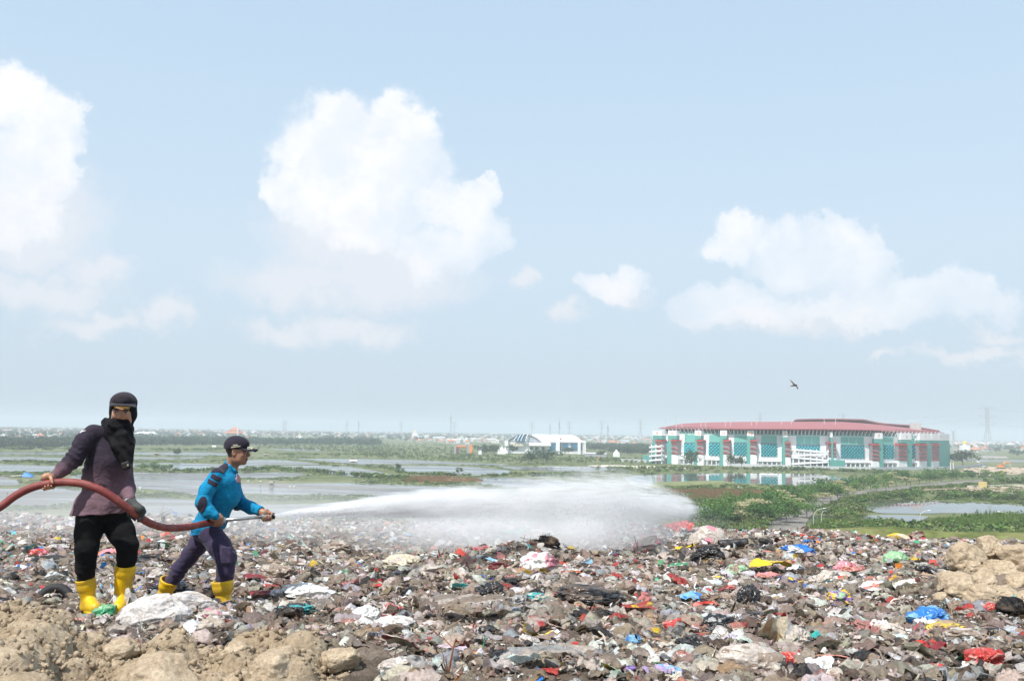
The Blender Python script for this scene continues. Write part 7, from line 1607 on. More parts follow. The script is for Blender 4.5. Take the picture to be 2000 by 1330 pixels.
ITEMS = [ # kind, px, py, width px, colours, label, (height factor, yaw)
 ('sheet', 258, 1188, 82, C('white'), 'crumpled bright white sheet just right of the yellow boot of the man in purple', 1.6, .3),
 ('sack', 296, 1222, 140, C('sackgrey'), 'large dirty grey woven sack bulging above the soil bank', .95, -.2),
 ('sack', 362, 1196, 100, C('sackgrey', 'pale'), 'second grey woven sack leaning on the largest one, below the walking man in blue', .9, .2),
 ('net', 314, 1184, 34, C('brown'), 'tangle of dark brown fibres lying on the large grey sack', .9, 0),
 ('bag', 203, 1204, 38, C('ltgreen', 'green'), 'thin pale green film bag under the left yellow boots', 1.1, .4),
 ('strap', 172, 1207, 44, C('teal'), 'flat teal green strap left of the pale green film bag', .3, 0),
 ('bag', 418, 1222, 66, C('pale', 'white', 'pink'), 'clear bag of pinkish waste right of the grey sacks', .9, .1),
 ('bag', 330, 1163, 70, C('black', 'navy'), 'black plastic bag between the boots of the two men', .7, .1),
 ('net', 405, 1175, 40, C('black'), 'black shredded net in front of the right boot of the man in blue', 1.1, .3),
 ('bag', 601, 1174, 84, C('white', 'pale'), 'long shining white bag half way between the men and the middle mound', .6, 0),
 ('sheet', 505, 1169, 44, C('red', 'maroon'), 'thin red film right of the boot of the man in blue', .5, .1),
 ('sheet', 534, 1151, 34, C('red'), 'small bright red scrap above the long white bag', .6, .2),
 ('card', 480, 1217, 30, C('pale'), 'flat greyish cardboard piece right of the clear bag of waste', .5, .6),
 ('sheet', 465, 1214, 18, C('ltblue'), 'small sky blue film leaning on the greyish cardboard', 1, .2),
 ('bag', 577, 1200, 60, C('black', 'teal'), 'flattened black bag below the long shining white bag', .5, 0),
 ('sheet', 452, 1250, 16, C('pink'), 'tiny hot pink scrap at the edge of the soil bank', 1, 0),
 ('bag', 40, 1116, 26, C('white', 'blue'), 'white and blue packet at the far left behind the tyre', 1, .2),
 ('rag', 202, 1158, 42, C('ltblue', 'grime'), 'dirty sky blue rag between the boots of the man in purple', .9, .3),
 ('sheet', 278, 1156, 26, C('red', 'pink'), 'small rose red scrap left of the black bag between the men', .8, 0),
 ('rag', 215, 1091, 62, C('pink', 'salmon'), 'pale pink rag behind the legs of the man in purple', .6, 0),
 ('bag', 75, 1087, 28, C('red', 'pink'), 'crinkled bright red bag at the far left under the hose', 1, 0),
 ('sheet', 118, 1074, 44, C('white', 'pale'), 'whitish sheet left of the legs of the man in purple', .8, .2),
 ('rag', 330, 1052, 34, C('red', 'salmon'), 'red rag behind the hose between the two men', .8, .1),
 ('bag', 715, 1217, 48, C('white'), 'round crumpled white bag above the right end of the soil bank', 1.2, 0),
 ('bag', 771, 1226, 62, C('white', 'pale'), 'flat white carrier bag right of the round crumpled white one', .7, .3),
 ('bag', 787, 1108, 62, C('beige', 'pale'), 'cream coloured bag below the drifting spray', .7, 0),
 ('bag', 838, 1120, 52, C('pale'), 'dull pale bag just right of the cream coloured one', .6, 0),
 ('bag', 765, 1194, 24, C('red', 'salmon'), 'small scarlet bag ball above the flat white carrier bag', 1.2, 0),
 ('sheet', 928, 1212, 186, C('grime', 'pale'), 'long brownish sheet of film stretched out in the middle foreground', .42, .15),
 ('packet', 788, 1271, 84, C('maroon', 'beige', 'maroon'), 'gold and crimson foil packet near the right end of the soil bank', .9, -.3),
 ('bag', 776, 1314, 60, C('pale', 'white'), 'clear plastic bag at the bottom edge below the crimson packet', .8, .3),
 ('packet', 1052, 1252, 58, C('yellow', 'white'), 'yellow and white printed packet in the centre foreground', 1.0, .35),
 ('bag', 1028, 1262, 50, C('pale', 'white'), 'clear crumpled bottle bag left of the yellow and white packet', .8, .8),
 ('bag', 1148, 1180, 112, C('black', 'brown'), 'long torn black bag beside the loose pale stone', .45, -.1),
 ('stone', 1130, 1194, 40, C('tan'), 'loose pale brown stone lying on the long torn black bag', .9, 0),
 ('net', 1236, 1261, 42, C('ltblue', 'blue'), 'tangled blue net in the centre right foreground', 1, .2),
 ('packet', 965, 1295, 30, C('pink'), 'square candy pink packet near the bottom edge left of centre', .9, .1),
 ('card', 898, 1154, 34, C('teal'), 'shiny turquoise lid in the middle of the rubbish', .8, .2),
 ('coil', 972, 1119, 52, C('maroon'), 'coiled dark maroon mat below the middle mound', .6, 0),
 ('bag', 1055, 1113, 66, C('white', 'pink', 'white'), 'white bag printed with pink right of the coiled maroon mat', 1.0, .2),
 ('bag', 957, 1164, 48, C('black'), 'glossy black bag in the middle under the turquoise lid', 1, .1),
 ('bag', 905, 1178, 40, C('black', 'brown'), 'small dark torn bag left of the glossy black bag in the middle', .7, 1),
 ('bag', 1018, 1180, 32, C('grey', 'black'), 'slate grey bag right of the glossy black bag in the middle', 1.1, 0),
 ('bag', 1052, 1176, 46, C('teal', 'pale'), 'greyish teal film bag beside the slate grey bag', .7, -.2),
 ('bag', 1098, 1160, 34, C('grime'), 'plump brownish bag above the long torn black bag', 1.1, 0),
 ('sheet', 1072, 1306, 170, C('pale', 'grey'), 'long clear grey film along the bottom edge in the centre', .40, -.1),
 ('sheet', 1077, 1318, 38, C('red', 'orange'), 'orange red film strip at the bottom edge in the centre', .6, -.6),
 ('sheet', 1120, 1127, 56, C('red', 'orange'), 'thin red film right of the white bag printed with pink', .35, .1),
 ('packet', 1115, 1168, 28, C('yellow', 'orange'), 'small yellow sachet above the long torn black bag', .9, .5),
 ('bag', 990, 1056, 42, C('black', 'green'), 'dark green bin bag on top of the middle mound against the spray', 1.0, 0),
 ('net', 1070, 1068, 46, C('black', 'brown'), 'black shredded net on the right shoulder of the middle mound', 1.1, 0),
 ('rag', 1052, 1056, 50, C('salmon', 'grime'), 'salmon red rag on the crest of the middle mound', .8, 0),
 ('sheet', 940, 1078, 36, C('red', 'pink'), 'reddish film on the left slope of the middle mound', .9, .3),
 ('packet', 1196, 1137, 28, C('white', 'blue'), 'white cup with a blue rim right of centre', 1.0, .6),
 ('packet', 1222, 1116, 24, C('yellow', 'green'), 'small yellow green wrapper above the white cup', .8, .4),
 ('bag', 956, 1244, 40, C('black', 'brown'), 'charcoal bag below the long stretched brownish film', 1, .2),
 ('packet', 856, 1135, 22, C('yellow'), 'small golden yellow film piece under the cream bag', 1, .3),
 ('sheet', 1245, 1200, 70, C('red', 'yellow'), 'red and yellow wrappers right of the loose pale stone', .4, .15),
 ('rag', 1200, 1178, 50, C('green', 'grime'), 'dirty dark green cloth right of the long torn black bag', .5, 0),
 ('packet', 1188, 1312, 40, C('yellow', 'ltgreen'), 'lime yellow packet at the bottom edge right of centre', .9, .2),
 ('packet', 1225, 1312, 44, C('purple', 'navy'), 'violet packet at the bottom edge beside the lime yellow one', 1.0, .9),
 ('sheet', 1285, 1320, 66, C('lilac'), 'flat lilac film at the bottom edge right of the violet packet', .5, .1),
 ('packet', 1182, 1300, 34, C('lilac', 'ltblue', 'white'), 'pale lilac printed wrapper above the lime yellow packet', .8, -.3),
 ('rag', 1328, 1040, 62, C('red', 'salmon'), 'big red bag stretched over the crest right of the spray', .8, .1),
 ('sack', 1378, 1058, 66, C('pale', 'pink'), 'pinkish grey sack below the big red bag on the crest', 1.1, -.4),
 ('bag', 1262, 1072, 50, C('pale', 'pink'), 'pale pink grey bag at the foot of the spray', .9, 0),
 ('tube', 1432, 1070, 56, C('black'), 'black plastic drum lying on its side near the crest', 1, .05),
 ('rag', 1390, 1035, 34, C('grime', 'pale'), 'crumpled cloth beside the grey sack on the crest', .8, 0),
 ('bag', 1378, 1096, 58, C('black'), 'shiny black bin bag below the pinkish grey sack', 1.0, -.5),
 ('rag', 1340, 1078, 44, C('yellow', 'black'), 'yellow and black cloth left of the shiny black bin bag', .8, -.4),
 ('bag', 1556, 1086, 52, C('blue', 'white'), 'blue and white carrier bag on the right hand rubbish', .7, .1),
 ('bag', 1745, 1100, 44, C('ltgreen'), 'smooth pale green bag left of the clay heap', .8, 0),
 ('packet', 1722, 1116, 34, C('white', 'white', 'red'), 'white printed card leaning below the smooth pale green bag', 1.2, -.5),
 ('bag', 1655, 1120, 46, C('salmon', 'pink'), 'dusty pink bag on the right hand rubbish', .9, .3),
 ('rag', 1505, 1118, 98, C('yellow', 'tan'), 'mustard yellow cloth spread out right of the black drum', .45, -.1),
 ('rag', 1541, 1146, 60, C('navy', 'yellow'), 'dark blue and yellow garment below the mustard cloth', .8, -.7),
 ('rag', 1500, 1132, 50, C('salmon', 'pink'), 'faded salmon cloth under the mustard yellow cloth', .6, 0),
 ('bag', 1441, 1124, 40, C('ltgreen', 'grime', 'pale'), 'greenish clear bag left of the mustard yellow cloth', 1.3, .4),
 ('bag', 1466, 1182, 46, C('black'), 'upright knotted black bin bag in the right middle', 1.7, .9),
 ('rag', 1345, 1175, 60, C('ltblue', 'blue'), 'faded denim blue cloth right of the centre', .6, -.1),
 ('rag', 1380, 1192, 52, C('salmon', 'red'), 'crumpled brick red cloth below the denim blue one', .8, 0),
 ('rag', 1424, 1160, 50, C('maroon', 'salmon'), 'dull maroon cloth left of the knotted black bin bag', .5, .2),
 ('bag', 1805, 1122, 32, C('black'), 'small tied black bag left of the clay heap', 1.1, 0),
 ('sheet', 1580, 1150, 30, C('lilac', 'pink'), 'small lilac pink film right of the blue and yellow garment', .9, -.3),
 ('sheet', 1562, 1136, 26, C('pink', 'red'), 'hot pink film beside the blue and yellow garment', .9, -.9),
 ('bag', 1612, 1142, 46, C('pale', 'white'), 'clear greyish bag right of the lilac pink film', 1.2, .3),
 ('bag', 1645, 1134, 40, C('pale'), 'dull translucent bag below the dusty pink bag', .8, -.6),
 ('bag', 1818, 1219, 74, C('blue', 'blue', 'ltblue'), 'vivid blue plastic bag in the right foreground', .8, 0),
 ('bag', 1846, 1236, 62, C('yellow', 'tan'), 'mustard coloured bag tucked under the vivid blue one', .5, .2),
 ('rag', 1815, 1268, 64, C('red', 'maroon'), 'red and dark red film heap below the vivid blue bag', .7, .4),
 ('bag', 1928, 1303, 68, C('red', 'salmon'), 'bright red bag in the bottom right corner region', 1.0, .2),
 ('packet', 1884, 1297, 40, C('green'), 'folded glossy green packet left of the bright red bag at bottom right', 1.2, .4),
 ('net', 1980, 1202, 70, C('black'), 'black tangled bag at the right edge under the clay heap', 1.1, .1),
 ('bag', 1938, 1196, 32, C('red', 'salmon'), 'small red bag left of the black tangled bag at the right edge', 1, 0),
 ('packet', 1922, 1193, 22, C('teal'), 'little turquoise wrapper left of the small red bag', .8, .3),
 ('rag', 1588, 1252, 54, C('teal', 'green'), 'teal green rag in the right foreground', .8, -.5),
 ('card', 1500, 1258, 76, C('tan', 'beige'), 'torn brown paper sheet standing in the right foreground', 1.5, .2),
 ('sack', 1465, 1304, 118, C('pale', 'grime'), 'biggest grey plastic sack at the bottom edge right of centre', .75, 0),
 ('bag', 1538, 1302, 42, C('salmon', 'red'), 'coral red rubber bag beside the biggest grey sack', 1.3, -.8),
 ('rag', 1595, 1312, 84, C('white'), 'heap of soft white cloth at the bottom edge right of the coral bag', .8, 0),
 ('bag', 1556, 1262, 50, C('pale', 'grey'), 'clear grey bag above the coral red rubber bag', 1.3, .5),
 ('rag', 1738, 1244, 84, C('pale', 'white'), 'pale whitish cloth heap left of the vivid blue bag', .9, -.2),
 ('bag', 1353, 1266, 60, C('black', 'brown'), 'dusty black bag in the lower right middle', .8, -.2),
 ('bag', 1319, 1226, 38, C('red', 'salmon'), 'light red bag above the dusty black bag', .8, 0),
 ('bag', 1403, 1226, 54, C('black', 'grey'), 'dark bag right of the light red bag', .7, .3),
 ('rag', 1669, 1040, 32, C('navy', 'blue'), 'dark blue cloth on the right hand crest against the reeds', 1.1, -.4),
 ('roll', 1757, 1038, 46, C('beige', 'yellow'), 'cream coloured cardboard slab tilted on the right hand crest', 1, -.6),
 ('bag', 1790, 1038, 34, C('grime', 'maroon'), 'brownish bag right of the tilted cream slab on the crest', 1.1, -.4),
 ('rag', 1578, 1064, 36, C('blue', 'navy'), 'blue cloth scrap in the middle of the right hand slope', .8, 0),
 ('strap', 1632, 1290, 68, C('salmon'), 'faded pink strip lying diagonally near the bottom right', .25, -.4),
 ('bag', 1640, 1172, 40, C('purple', 'yellow', 'ltgreen'), 'small purple and yellow printed bag in the right middle', 1.0, 0),
 ('bag', 1650, 1200, 30, C('ltblue', 'pale'), 'pale blue bag below the purple and yellow printed bag', .8, 0),
 ('bag', 1616, 1190, 24, C('red', 'salmon'), 'little coral bag left of the pale blue bag', 1, .2),
 ('rag', 1762, 1150, 54, C('white', 'beige'), 'white folded cloth left of the long leaning clay slab', .6, .1),
 ('bag', 1708, 1154, 50, C('white', 'salmon'), 'reddish white bag left of the white folded cloth', .7, -.2),
 ('packet', 1760, 1226, 34, C('green', 'yellow'), 'bright green packet left of the vivid blue bag', .6, -.4),
 ('bag', 1478, 1118 + 90, 36, C('black', 'brown'), 'dark net bag directly under the upright black bin bag', .6, 0),
 ('sheet', 1322, 1110, 40, C('green', 'white'), 'greenish scraps of film left under the yellow and black cloth', .6, 0),
 ('packet', 1396, 1134, 30, C('yellow', 'white', 'red'), 'crushed yellow and red snack box left of the greenish clear bag', 1, .2),
 ('packet', 1482, 1098, 16, C('yellow'), 'tiny bright yellow square above the mustard cloth', 1.2, .2),
 ('packet', 1395, 1265 + 20, 44, C('yellow', 'white'), 'yellow and white packet left of the biggest grey sack', .5, .2),
 ('packet', 1580, 1285, 26, C('red', 'white'), 'red and white carton by the heap of soft white cloth', 1.2, .3),
 ('bag', 1305, 1318, 40, C('ltblue', 'lilac'), 'light blue bag at the bottom edge left of the big sack', .8, 0),
 ('bag', 660, 1082, 60, C('grime', 'pale'), 'wide dull bag in the haze below the spray', .7, 0),
 ('bag', 540, 1130, 58, C('grime', 'pale'), 'dun tent shaped bag right of the man in blue', .9, 0),
 ('rag', 500, 1140, 60, C('maroon', 'grime'), 'dull purple cloth left of the dun tent shaped bag', .4, 0),
 ('packet', 640, 1140, 18, C('ltblue', 'blue'), 'tiny sky blue wrapper right of the dun tent shaped bag', .8, 0),
 ('bag', 1950, 1240, 40, C('black', 'grey'), 'black scrap bag under the tangled one at the right edge', .5, 0),
 ('packet', 1972, 1318, 44, C('white', 'beige'), 'white printed card in the bottom right corner', 1.2, .2),
 ('bag', 1880, 1250, 60, C('grime', 'pale'), 'dull crumpled film right of the mustard coloured bag', .6, 0)]
KEEP = [tuple(T_pt(it[1], it[2])[:2]) + (it[3] / F_PX * T_pt(it[1], it[2])[1] * .38,) for it in ITEMS]
KEEP += [(P(x, y, Y)[0], Y, rr) for x, y, Y, rr in ((168, 1180, 7.5, .16), (186, 1184, 7.4, .14), (236, 1180, 7.6, .17), (232, 1184, 7.45, .15), (437, 1180, 8.7, .19), (445, 1180, 8.45, .16), (326, 1160, 9.05, .15), (106, 1165, 7.6, .3), (95, 1103, 9.6, .3))]
KEEP = np.array(KEEP)
def mass(name, label, protos, n, r, sizes, colors, Yr, m, seed, pw=.35, lift=.25, tilt=.5, inst=None, smooth=False):
    u = r.random(n); Y = (Yr[0] ** pw + u * (Yr[1] ** pw - Yr[0] ** pw)) ** (1 / pw); px = r.uniform(-420, 2420, n); X = (px - 1000) / F_PX * Y
    ok = edge_dist(X, Y) > -2.0
    # keep clear of the soil bank and the clay heap
    cr = np.interp(px, BX, BY); bankY = np.where(px < 770, 6.15, 0); ok &= ~((Y < bankY) & (r.random(n) > .02)); ok &= ~((((X - 4.6) / .85) ** 2 + ((Y - 9.15) / .85) ** 2) < 1)
    sz = sizes(r, n, Y)
    for kx, ky, kr in KEEP: ok &= ~((((X - kx) / kr) ** 2 + ((Y - ky + kr * .2) / (kr * .85)) ** 2 < 1) & (sz > .03))
    X, Y, px, sz = X[ok], Y[ok], px[ok], sz[ok]; n = len(X); s = sz; Z = hill(X, Y) + s * lift
    ch = r.integers(0, len(protos), n); a, b, c = r.normal(0, tilt, n), r.normal(0, tilt, n), r.uniform(0, 6.283, n)
    ca, sa, cb, sb, cc, sc2 = np.cos(a), np.sin(a), np.cos(b), np.sin(b), np.cos(c), np.sin(c)
    Rm = np.empty((n, 3, 3)); Rm[:, 0] = np.stack([cc * cb, cc * sb * sa - sc2 * ca, cc * sb * ca + sc2 * sa], 1); Rm[:, 1] = np.stack([sc2 * cb, sc2 * sb * sa + cc * ca, sc2 * sb * ca - cc * sa], 1); Rm[:, 2] = np.stack([-sb, cb * sa, cb * ca], 1)
    col = colors(r, n, s); Vs, Fs, Cs, off = [], [], [], 0
    for k, (pv, pf) in enumerate(protos):
        idx = np.where(ch == k)[0]
        if not len(idx): continue
        V = np.einsum('nij,vj->nvi', Rm[idx], pv) * s[idx][:, None, None] + np.stack([X[idx], Y[idx], Z[idx]], 1)[:, None, :]
        # second colour printed over part of the piece
        msk = (vnoise(pv * 2.2, 1.0, k + seed) > .25)[None, :, None]; c1 = col[idx][:, None, :]; c2 = col[r.permutation(idx)][:, None, :]
        two = (r.random(len(idx)) < .22)[:, None, None]; C_ = np.where(msk & two, c2, c1) * np.ones((1, len(pv), 1))
        Vs.append(V.reshape(-1, 3)); Cs.append(C_.reshape(-1, 3)); Fs.append((pf[None] + (np.arange(len(idx)) * len(pv))[:, None, None] + off).reshape(-1, pf.shape[1])); off += len(idx) * len(pv)
    o = mesh_obj(name, np.concatenate(Vs), np.concatenate(Fs), m, smooth=smooth, col=np.clip(np.concatenate(Cs), .005, .9)); tag(o, label, kind='stuff'); print(name, n, off)
def pick(keys, w, v=.2):
    w = np.array(w, float) / sum(w); A = np.array([PAL[k] for k in keys])
    def f(r, n, s): return A[r.choice(len(A), n, p=w)] * (1 + r.normal(0, v, (n, 1))) * (1 + r.normal(0, .05, (n, 3)))
    return f
def build_mass():
    r = np.random.default_rng(2024)
    S_hi = [crumpled_sheet(14, 12, i, .40, .06, .6) for i in range(10)]; S_lo = [crumpled_sheet(9, 7, 50 + i, .40, .08, .6) for i in range(8)]; B_hi = [crumpled_bag(8, i, .42, .5) for i in range(8)]; B_lo = [crumpled_bag(4, 60 + i, .42, .5) for i in range(6)]
    RB = [ribbon(10, i, .03 + .014 * i) for i in range(8)]; ST = [stick(i) for i in range(4)]; CH = [chip(i) for i in range(6)]
    drab = pick(['grime', 'pale', 'white', 'brown', 'black', 'tan', 'grey', 'red', 'salmon'], [38, 30, 14, 7, 5, 4, 6, 1.6, 1.6])
    mixd = pick(['grime', 'pale', 'white', 'brown', 'black', 'red', 'pink', 'blue', 'green', 'yellow', 'orange', 'teal', 'purple', 'tan', 'ltblue'], [34, 22, 17, 10, 5, 4.5, 1.4, 2.2, 1.6, 2.2, 1.6, 1.0, .6, 5, 1.4])
    pw = lambda lo, hi, e=2.2: (lambda r, n, Y: (lo + (hi - lo) * r.random(n) ** e) * np.clip(.9 + (Y - 8) * .015, .85, 1.2))
    mass('film_litter', 'crumpled dirty plastic film covering the nearer rubbish', S_hi, 12000, r, pw(.025, .165, 2.7), drab, (5.2, 10.5), M_film, 1, pw=1.15, lift=.10, tilt=.27, smooth=True)
    mass('film_litter', 'crumpled dirty plastic film covering the farther rubbish', S_lo, 25000, r, pw(.03, .145, 2.6), drab, (10.0, 25), M_film, 2, pw=1.1, lift=.12, tilt=.27, smooth=True)
    mass('bag_litter', 'half buried crumpled bags all over the nearer rubbish', B_hi, 1500, r, pw(.02, .10, 2.6), drab, (5.3, 10.5), M_film, 3, pw=1.2, lift=.05, tilt=.3, smooth=True)
    mass('bag_litter', 'half buried crumpled bags all over the farther rubbish', B_lo, 4500, r, pw(.04, .11), drab, (10.0, 25), M_film, 4, pw=1.1, lift=.08, tilt=.3, smooth=True)
    mass('small_scraps', 'small bright scraps and wrappers among the nearer rubbish', [crumpled_sheet(5, 4, 90 + i, .15, .25, .15) for i in range(8)], 5200, r, pw(.010, .045), mixd, (5.3, 10.5), M_lit, 5, pw=1.2, lift=.7)
    mass('small_scraps', 'small bright scraps and wrappers among the farther rubbish', [crumpled_sheet(4, 3, 190 + i, .15, .25, .15) for i in range(8)], 13000, r, pw(.022, .07), mixd, (10, 25), M_lit, 6, pw=1.1, lift=.9)
    mass('strip_litter', 'torn strips of plastic in the rubbish', RB, 16000, r, pw(.035, .13), pick(['grime', 'pale', 'brown', 'black', 'white', 'red', 'blue', 'green'], [34, 18, 24, 10, 7, 3, 1.5, 1.2]), (5.2, 17), M_lit, 7, pw=1.1, lift=.25)
    mass('twig_litter', 'dry twigs and sticks in the rubbish', ST, 3600, r, pw(.05, .16), pick(['tan', 'brown', 'grime', 'pale'], [4, 5, 3, 1]), (5.3, 20), M_lit, 8, pw=1.1, lift=.35, tilt=.35)
    mass('rubbish_crumbs', 'crumbs of rotted waste between the nearer pieces', CH, 9000, r, pw(.006, .03), pick(['brown', 'grime', 'tan', 'pale', 'white'], [40, 30, 10, 12, 5]), (5.3, 11), M_lit, 9, pw=1.2, lift=.5)
build_mass()
def crumbs():
    r = np.random.default_rng(66); n = 11000; Y = r.uniform(4.5, 6.2, n); px = r.uniform(-500, 780, n); X = (px - 1000) / F_PX * Y; o = bpy.data.objects['soil_bank']; m = o.data; co = np.zeros(len(m.vertices) * 3, dtype=np.float32); m.vertices.foreach_get('co', co); co = co.reshape(-1, 3)
    ny = len(np.arange(4.3, 6.9, .0125)); ix = np.clip(((X + 4.6) / .0125).astype(int), 0, len(co) // ny - 1); iy = np.clip(((Y - 4.3) / .0125).astype(int), 0, ny - 1); Z = co[ix * ny + iy, 2]
    # gather where the surface is hollow, as loose earth does
    Zb = (co[np.clip(ix + 6, 0, len(co) // ny - 1) * ny + iy, 2] + co[np.clip(ix - 6, 0, 9999) * ny + iy, 2]) / 2; ok = (Z > hill_top(X, Y) - .02) & ((Z < Zb + .004) | (r.random(n) < .35)); X, Y, Z = X[ok], Y[ok], Z[ok]; n = len(X)
    s = .004 + .020 * r.random(n) ** 3.0; V, Fq = cube_sphere(2); Vs = []
    P_ = [V * (1 + .55 * vnoise(V + k * 7, 1.9, k))[:, None] * [1, r.uniform(.7, 1), r.uniform(.55, .9)] for k in range(8)]; ch = r.integers(0, 8, n)
    for i in range(n): Vs.append(P_[ch[i]] @ rot_xyz(*r.uniform(-3, 3, 3)).T * s[i] + [X[i], Y[i], Z[i] + s[i] * .35])
    tag(mesh_obj('soil_crumbs', np.concatenate(Vs), (Fq[None] + (np.arange(n) * len(V))[:, None, None]).reshape(-1, 4), M_soil, smooth=False), 'loose crumbs and small lumps of clay on the soil bank', kind='stuff')
crumbs()

# ---- the pieces one can pick out one by one
def place(px, py, w, V, Fq, m, name, label, cat, cols, depth=1.0, hgt=1.0, rz=0.0, lift=.2, seed=0, two=.2, group=None, smooth=True, pscale=2.0):
    g = T_pt(px, py); k = w / F_PX * g[1] / 2; c, s = math.cos(rz), math.sin(rz); Vr = V * np.array([1, depth, hgt]); Vr = np.stack([Vr[:, 0] * c - Vr[:, 1] * s, Vr[:, 0] * s + Vr[:, 1] * c, Vr[:, 2]], 1) * k
    hx = hill(g[0] + Vr[:, 0], g[1] + Vr[:, 1]) - g[2]; Vr[:, 2] += hx * .85 + k * lift
    cc = np.tile(np.array(cols[0]), (len(V), 1)) * (1 + .08 * vnoise(V * 3, 1, seed))[:, None]
    if len(cols) > 1:
        q = vnoise(V * pscale, 1.0, seed + 7); cc = np.where((q > two)[:, None], cols[1], cc)
        if len(cols) > 2: cc = np.where((q < -.38)[:, None], cols[2], cc)
    o = mesh_obj(name, Vr + g, Fq, m, smooth=smooth, col=np.clip(cc, .005, .9), origin=g); return tag(o, label, cat, group)
NM = {'sheet': ('plastic_sheet', 'plastic sheet'), 'sack': ('plastic_sack', 'sack'), 'net': ('shredded_net', 'net'), 'bag': ('plastic_bag', 'plastic bag'), 'strap': ('plastic_strap', 'strap'), 'card': ('cardboard', 'cardboard'), 'rag': ('rag', 'cloth'),
      'packet': ('packet', 'packet'), 'stone': ('stone', 'stone'), 'coil': ('coiled_mat', 'mat'), 'tube': ('plastic_drum', 'drum'), 'roll': ('cardboard_slab', 'cardboard')}
def net_mesh(seed):
    r = np.random.default_rng(seed); Vs, Fs, off = [], [], 0
    V, Fq = crumpled_bag(8, seed, .5, .6); Vs.append(V * .72); Fs.append(Fq); off = len(V)
    for k in range(70):
        v, f = ribbon(9, seed * 100 + k, .035); d = r.normal(size=3); d /= np.linalg.norm(d); d[2] = abs(d[2]) * .6; v = v @ rot_xyz(r.uniform(-1, 1), r.uniform(-1, 1), r.uniform(0, 6)).T * .38 + d * r.uniform(.45, .85); Vs.append(v); Fs.append(f + off); off += len(v)
    return np.concatenate(Vs), np.concatenate(Fs)
for i, (kd, px, py, w, cols, lab, hf, rz) in enumerate(ITEMS):
    nm, cat = NM[kd]; sd = 1000 + i * 13
    if kd == 'bag': V, Fq = crumpled_bag(30 if w > 44 else 20, sd, .46, .62); m = M_bag; dp, ht, lf = .8, hf, .30
    elif kd == 'sack': V, Fq = crumpled_bag(50, sd, .15, .62, (.9, .8, .8) if w < 150 else (1.6, .7, .7)); m = M_bag if 'woven' not in lab else M_rag; dp, ht, lf = .62 if w < 150 else .34, hf, .22
    elif kd == 'rag': V, Fq = crumpled_sheet(44, 36, sd, .34, .1, .35); m = M_rag; dp, ht, lf = .85, hf, .42
    elif kd == 'sheet': V, Fq = crumpled_sheet(34 if w < 100 else 70, 28 if w < 100 else 44, sd, .26, .2, .35); m = M_film; dp, ht, lf = .9 if w < 150 else .55, hf, .42
    elif kd == 'packet': V, Fq = crumpled_sheet(22, 16, sd, .10, .35, .06); V = V @ rot_xyz(-.5, .1, 0).T; m = M_pack; dp, ht, lf = 1, hf, .45
    elif kd == 'card': V, Fq = crumpled_sheet(22, 16, sd, .10, .4, .2); V = V @ rot_xyz(-.7, .1, 0).T; m = M_rag; dp, ht, lf = 1, hf, .5
    elif kd == 'strap': V, Fq = crumpled_sheet(30, 5, sd, .06, .1, .02); V[:, 1] *= .22; m = M_pack; dp, ht, lf = 1, hf + .6, .25
    elif kd == 'net': V, Fq = net_mesh(sd); m = M_rag; dp, ht, lf = .9, hf, .45
    elif kd == 'stone': continue
    elif kd == 'coil':
        V, Fq, o_ = [], [], 0
        for k in range(5):
            n = 40; t = np.linspace(0, 6.283, n, endpoint=False); rr = 1 - .09 * k; z = k * .13
            ring = np.array([[(rr + a) * math.cos(x), (rr + a) * math.sin(x) * .8, z + b] for a, b in ((-.10, 0), (0, 0), (0, .10), (-.10, .10)) for x in t]); V.append(ring)
            Fq.append(np.array([(a * n + j, a * n + (j + 1) % n, ((a + 1) % 4) * n + (j + 1) % n, ((a + 1) % 4) * n + j) for a in range(4) for j in range(n)]) + o_); o_ += len(ring)
        V = np.concatenate(V); V += .02 * fbm(V, 3, 4, 2)[:, None]; Fq = np.concatenate(Fq); m = M_rag; dp, ht, lf = 1, 1, .05
    elif kd == 'tube':
        n, k = 32, 14; t = np.linspace(0, 6.283, n, endpoint=False); xs = np.linspace(-1, 1, k); pr = .30 + .02 * np.sin(xs * 9)
        V = np.array([[x, .02 + q * math.cos(a), .05 + q * math.sin(a)] for x, q in zip(xs, pr) for a in t] + [[x, .02 + q * math.cos(a), .05 + q * math.sin(a)] for x, q in zip(xs[::-1], pr[::-1] * .88) for a in t]); kk = 2 * k
        Fq = np.array([(a * n + j, a * n + (j + 1) % n, ((a + 1) % kk) * n + (j + 1) % n, ((a + 1) % kk) * n + j) for a in range(kk) for j in range(n)]); m = M_pack; dp, ht, lf = 1, 1, .25
    elif kd == 'roll': V, Fq = crumpled_bag(16, sd, .08, .3); V[:, 1] *= .45; V = V @ rot_xyz(0, .35, 0).T; m = M_rag; dp, ht, lf = .8, 1, .35
    if kd == 'bag' and i % 3 == 0:      # some bags keep their knotted neck
        nk = ribbon(8, sd, .16); V = np.concatenate([V, nk[0] * .3 + [.75, 0, .25]]); Fq = np.concatenate([Fq, nk[1] + len(V) - len(nk[0])])
    place(px, py, w, V, Fq, m, nm, lab, cat, cols, dp, ht, rz, lf, sd, group=None, smooth=kd not in ('packet', 'coil', 'card'))
def stone_at(px, py, rpx, lab, sd):
    g = T_pt(px, py); o = clod(px, py, rpx, g[1], lab, sd, .85, 4, 'loose stones'); o.name = 'stone'; o['category'] = 'stone'; del o['group']
stone_at(1130, 1188, 19, 'loose pale brown stone lying on the long torn black bag', 77)
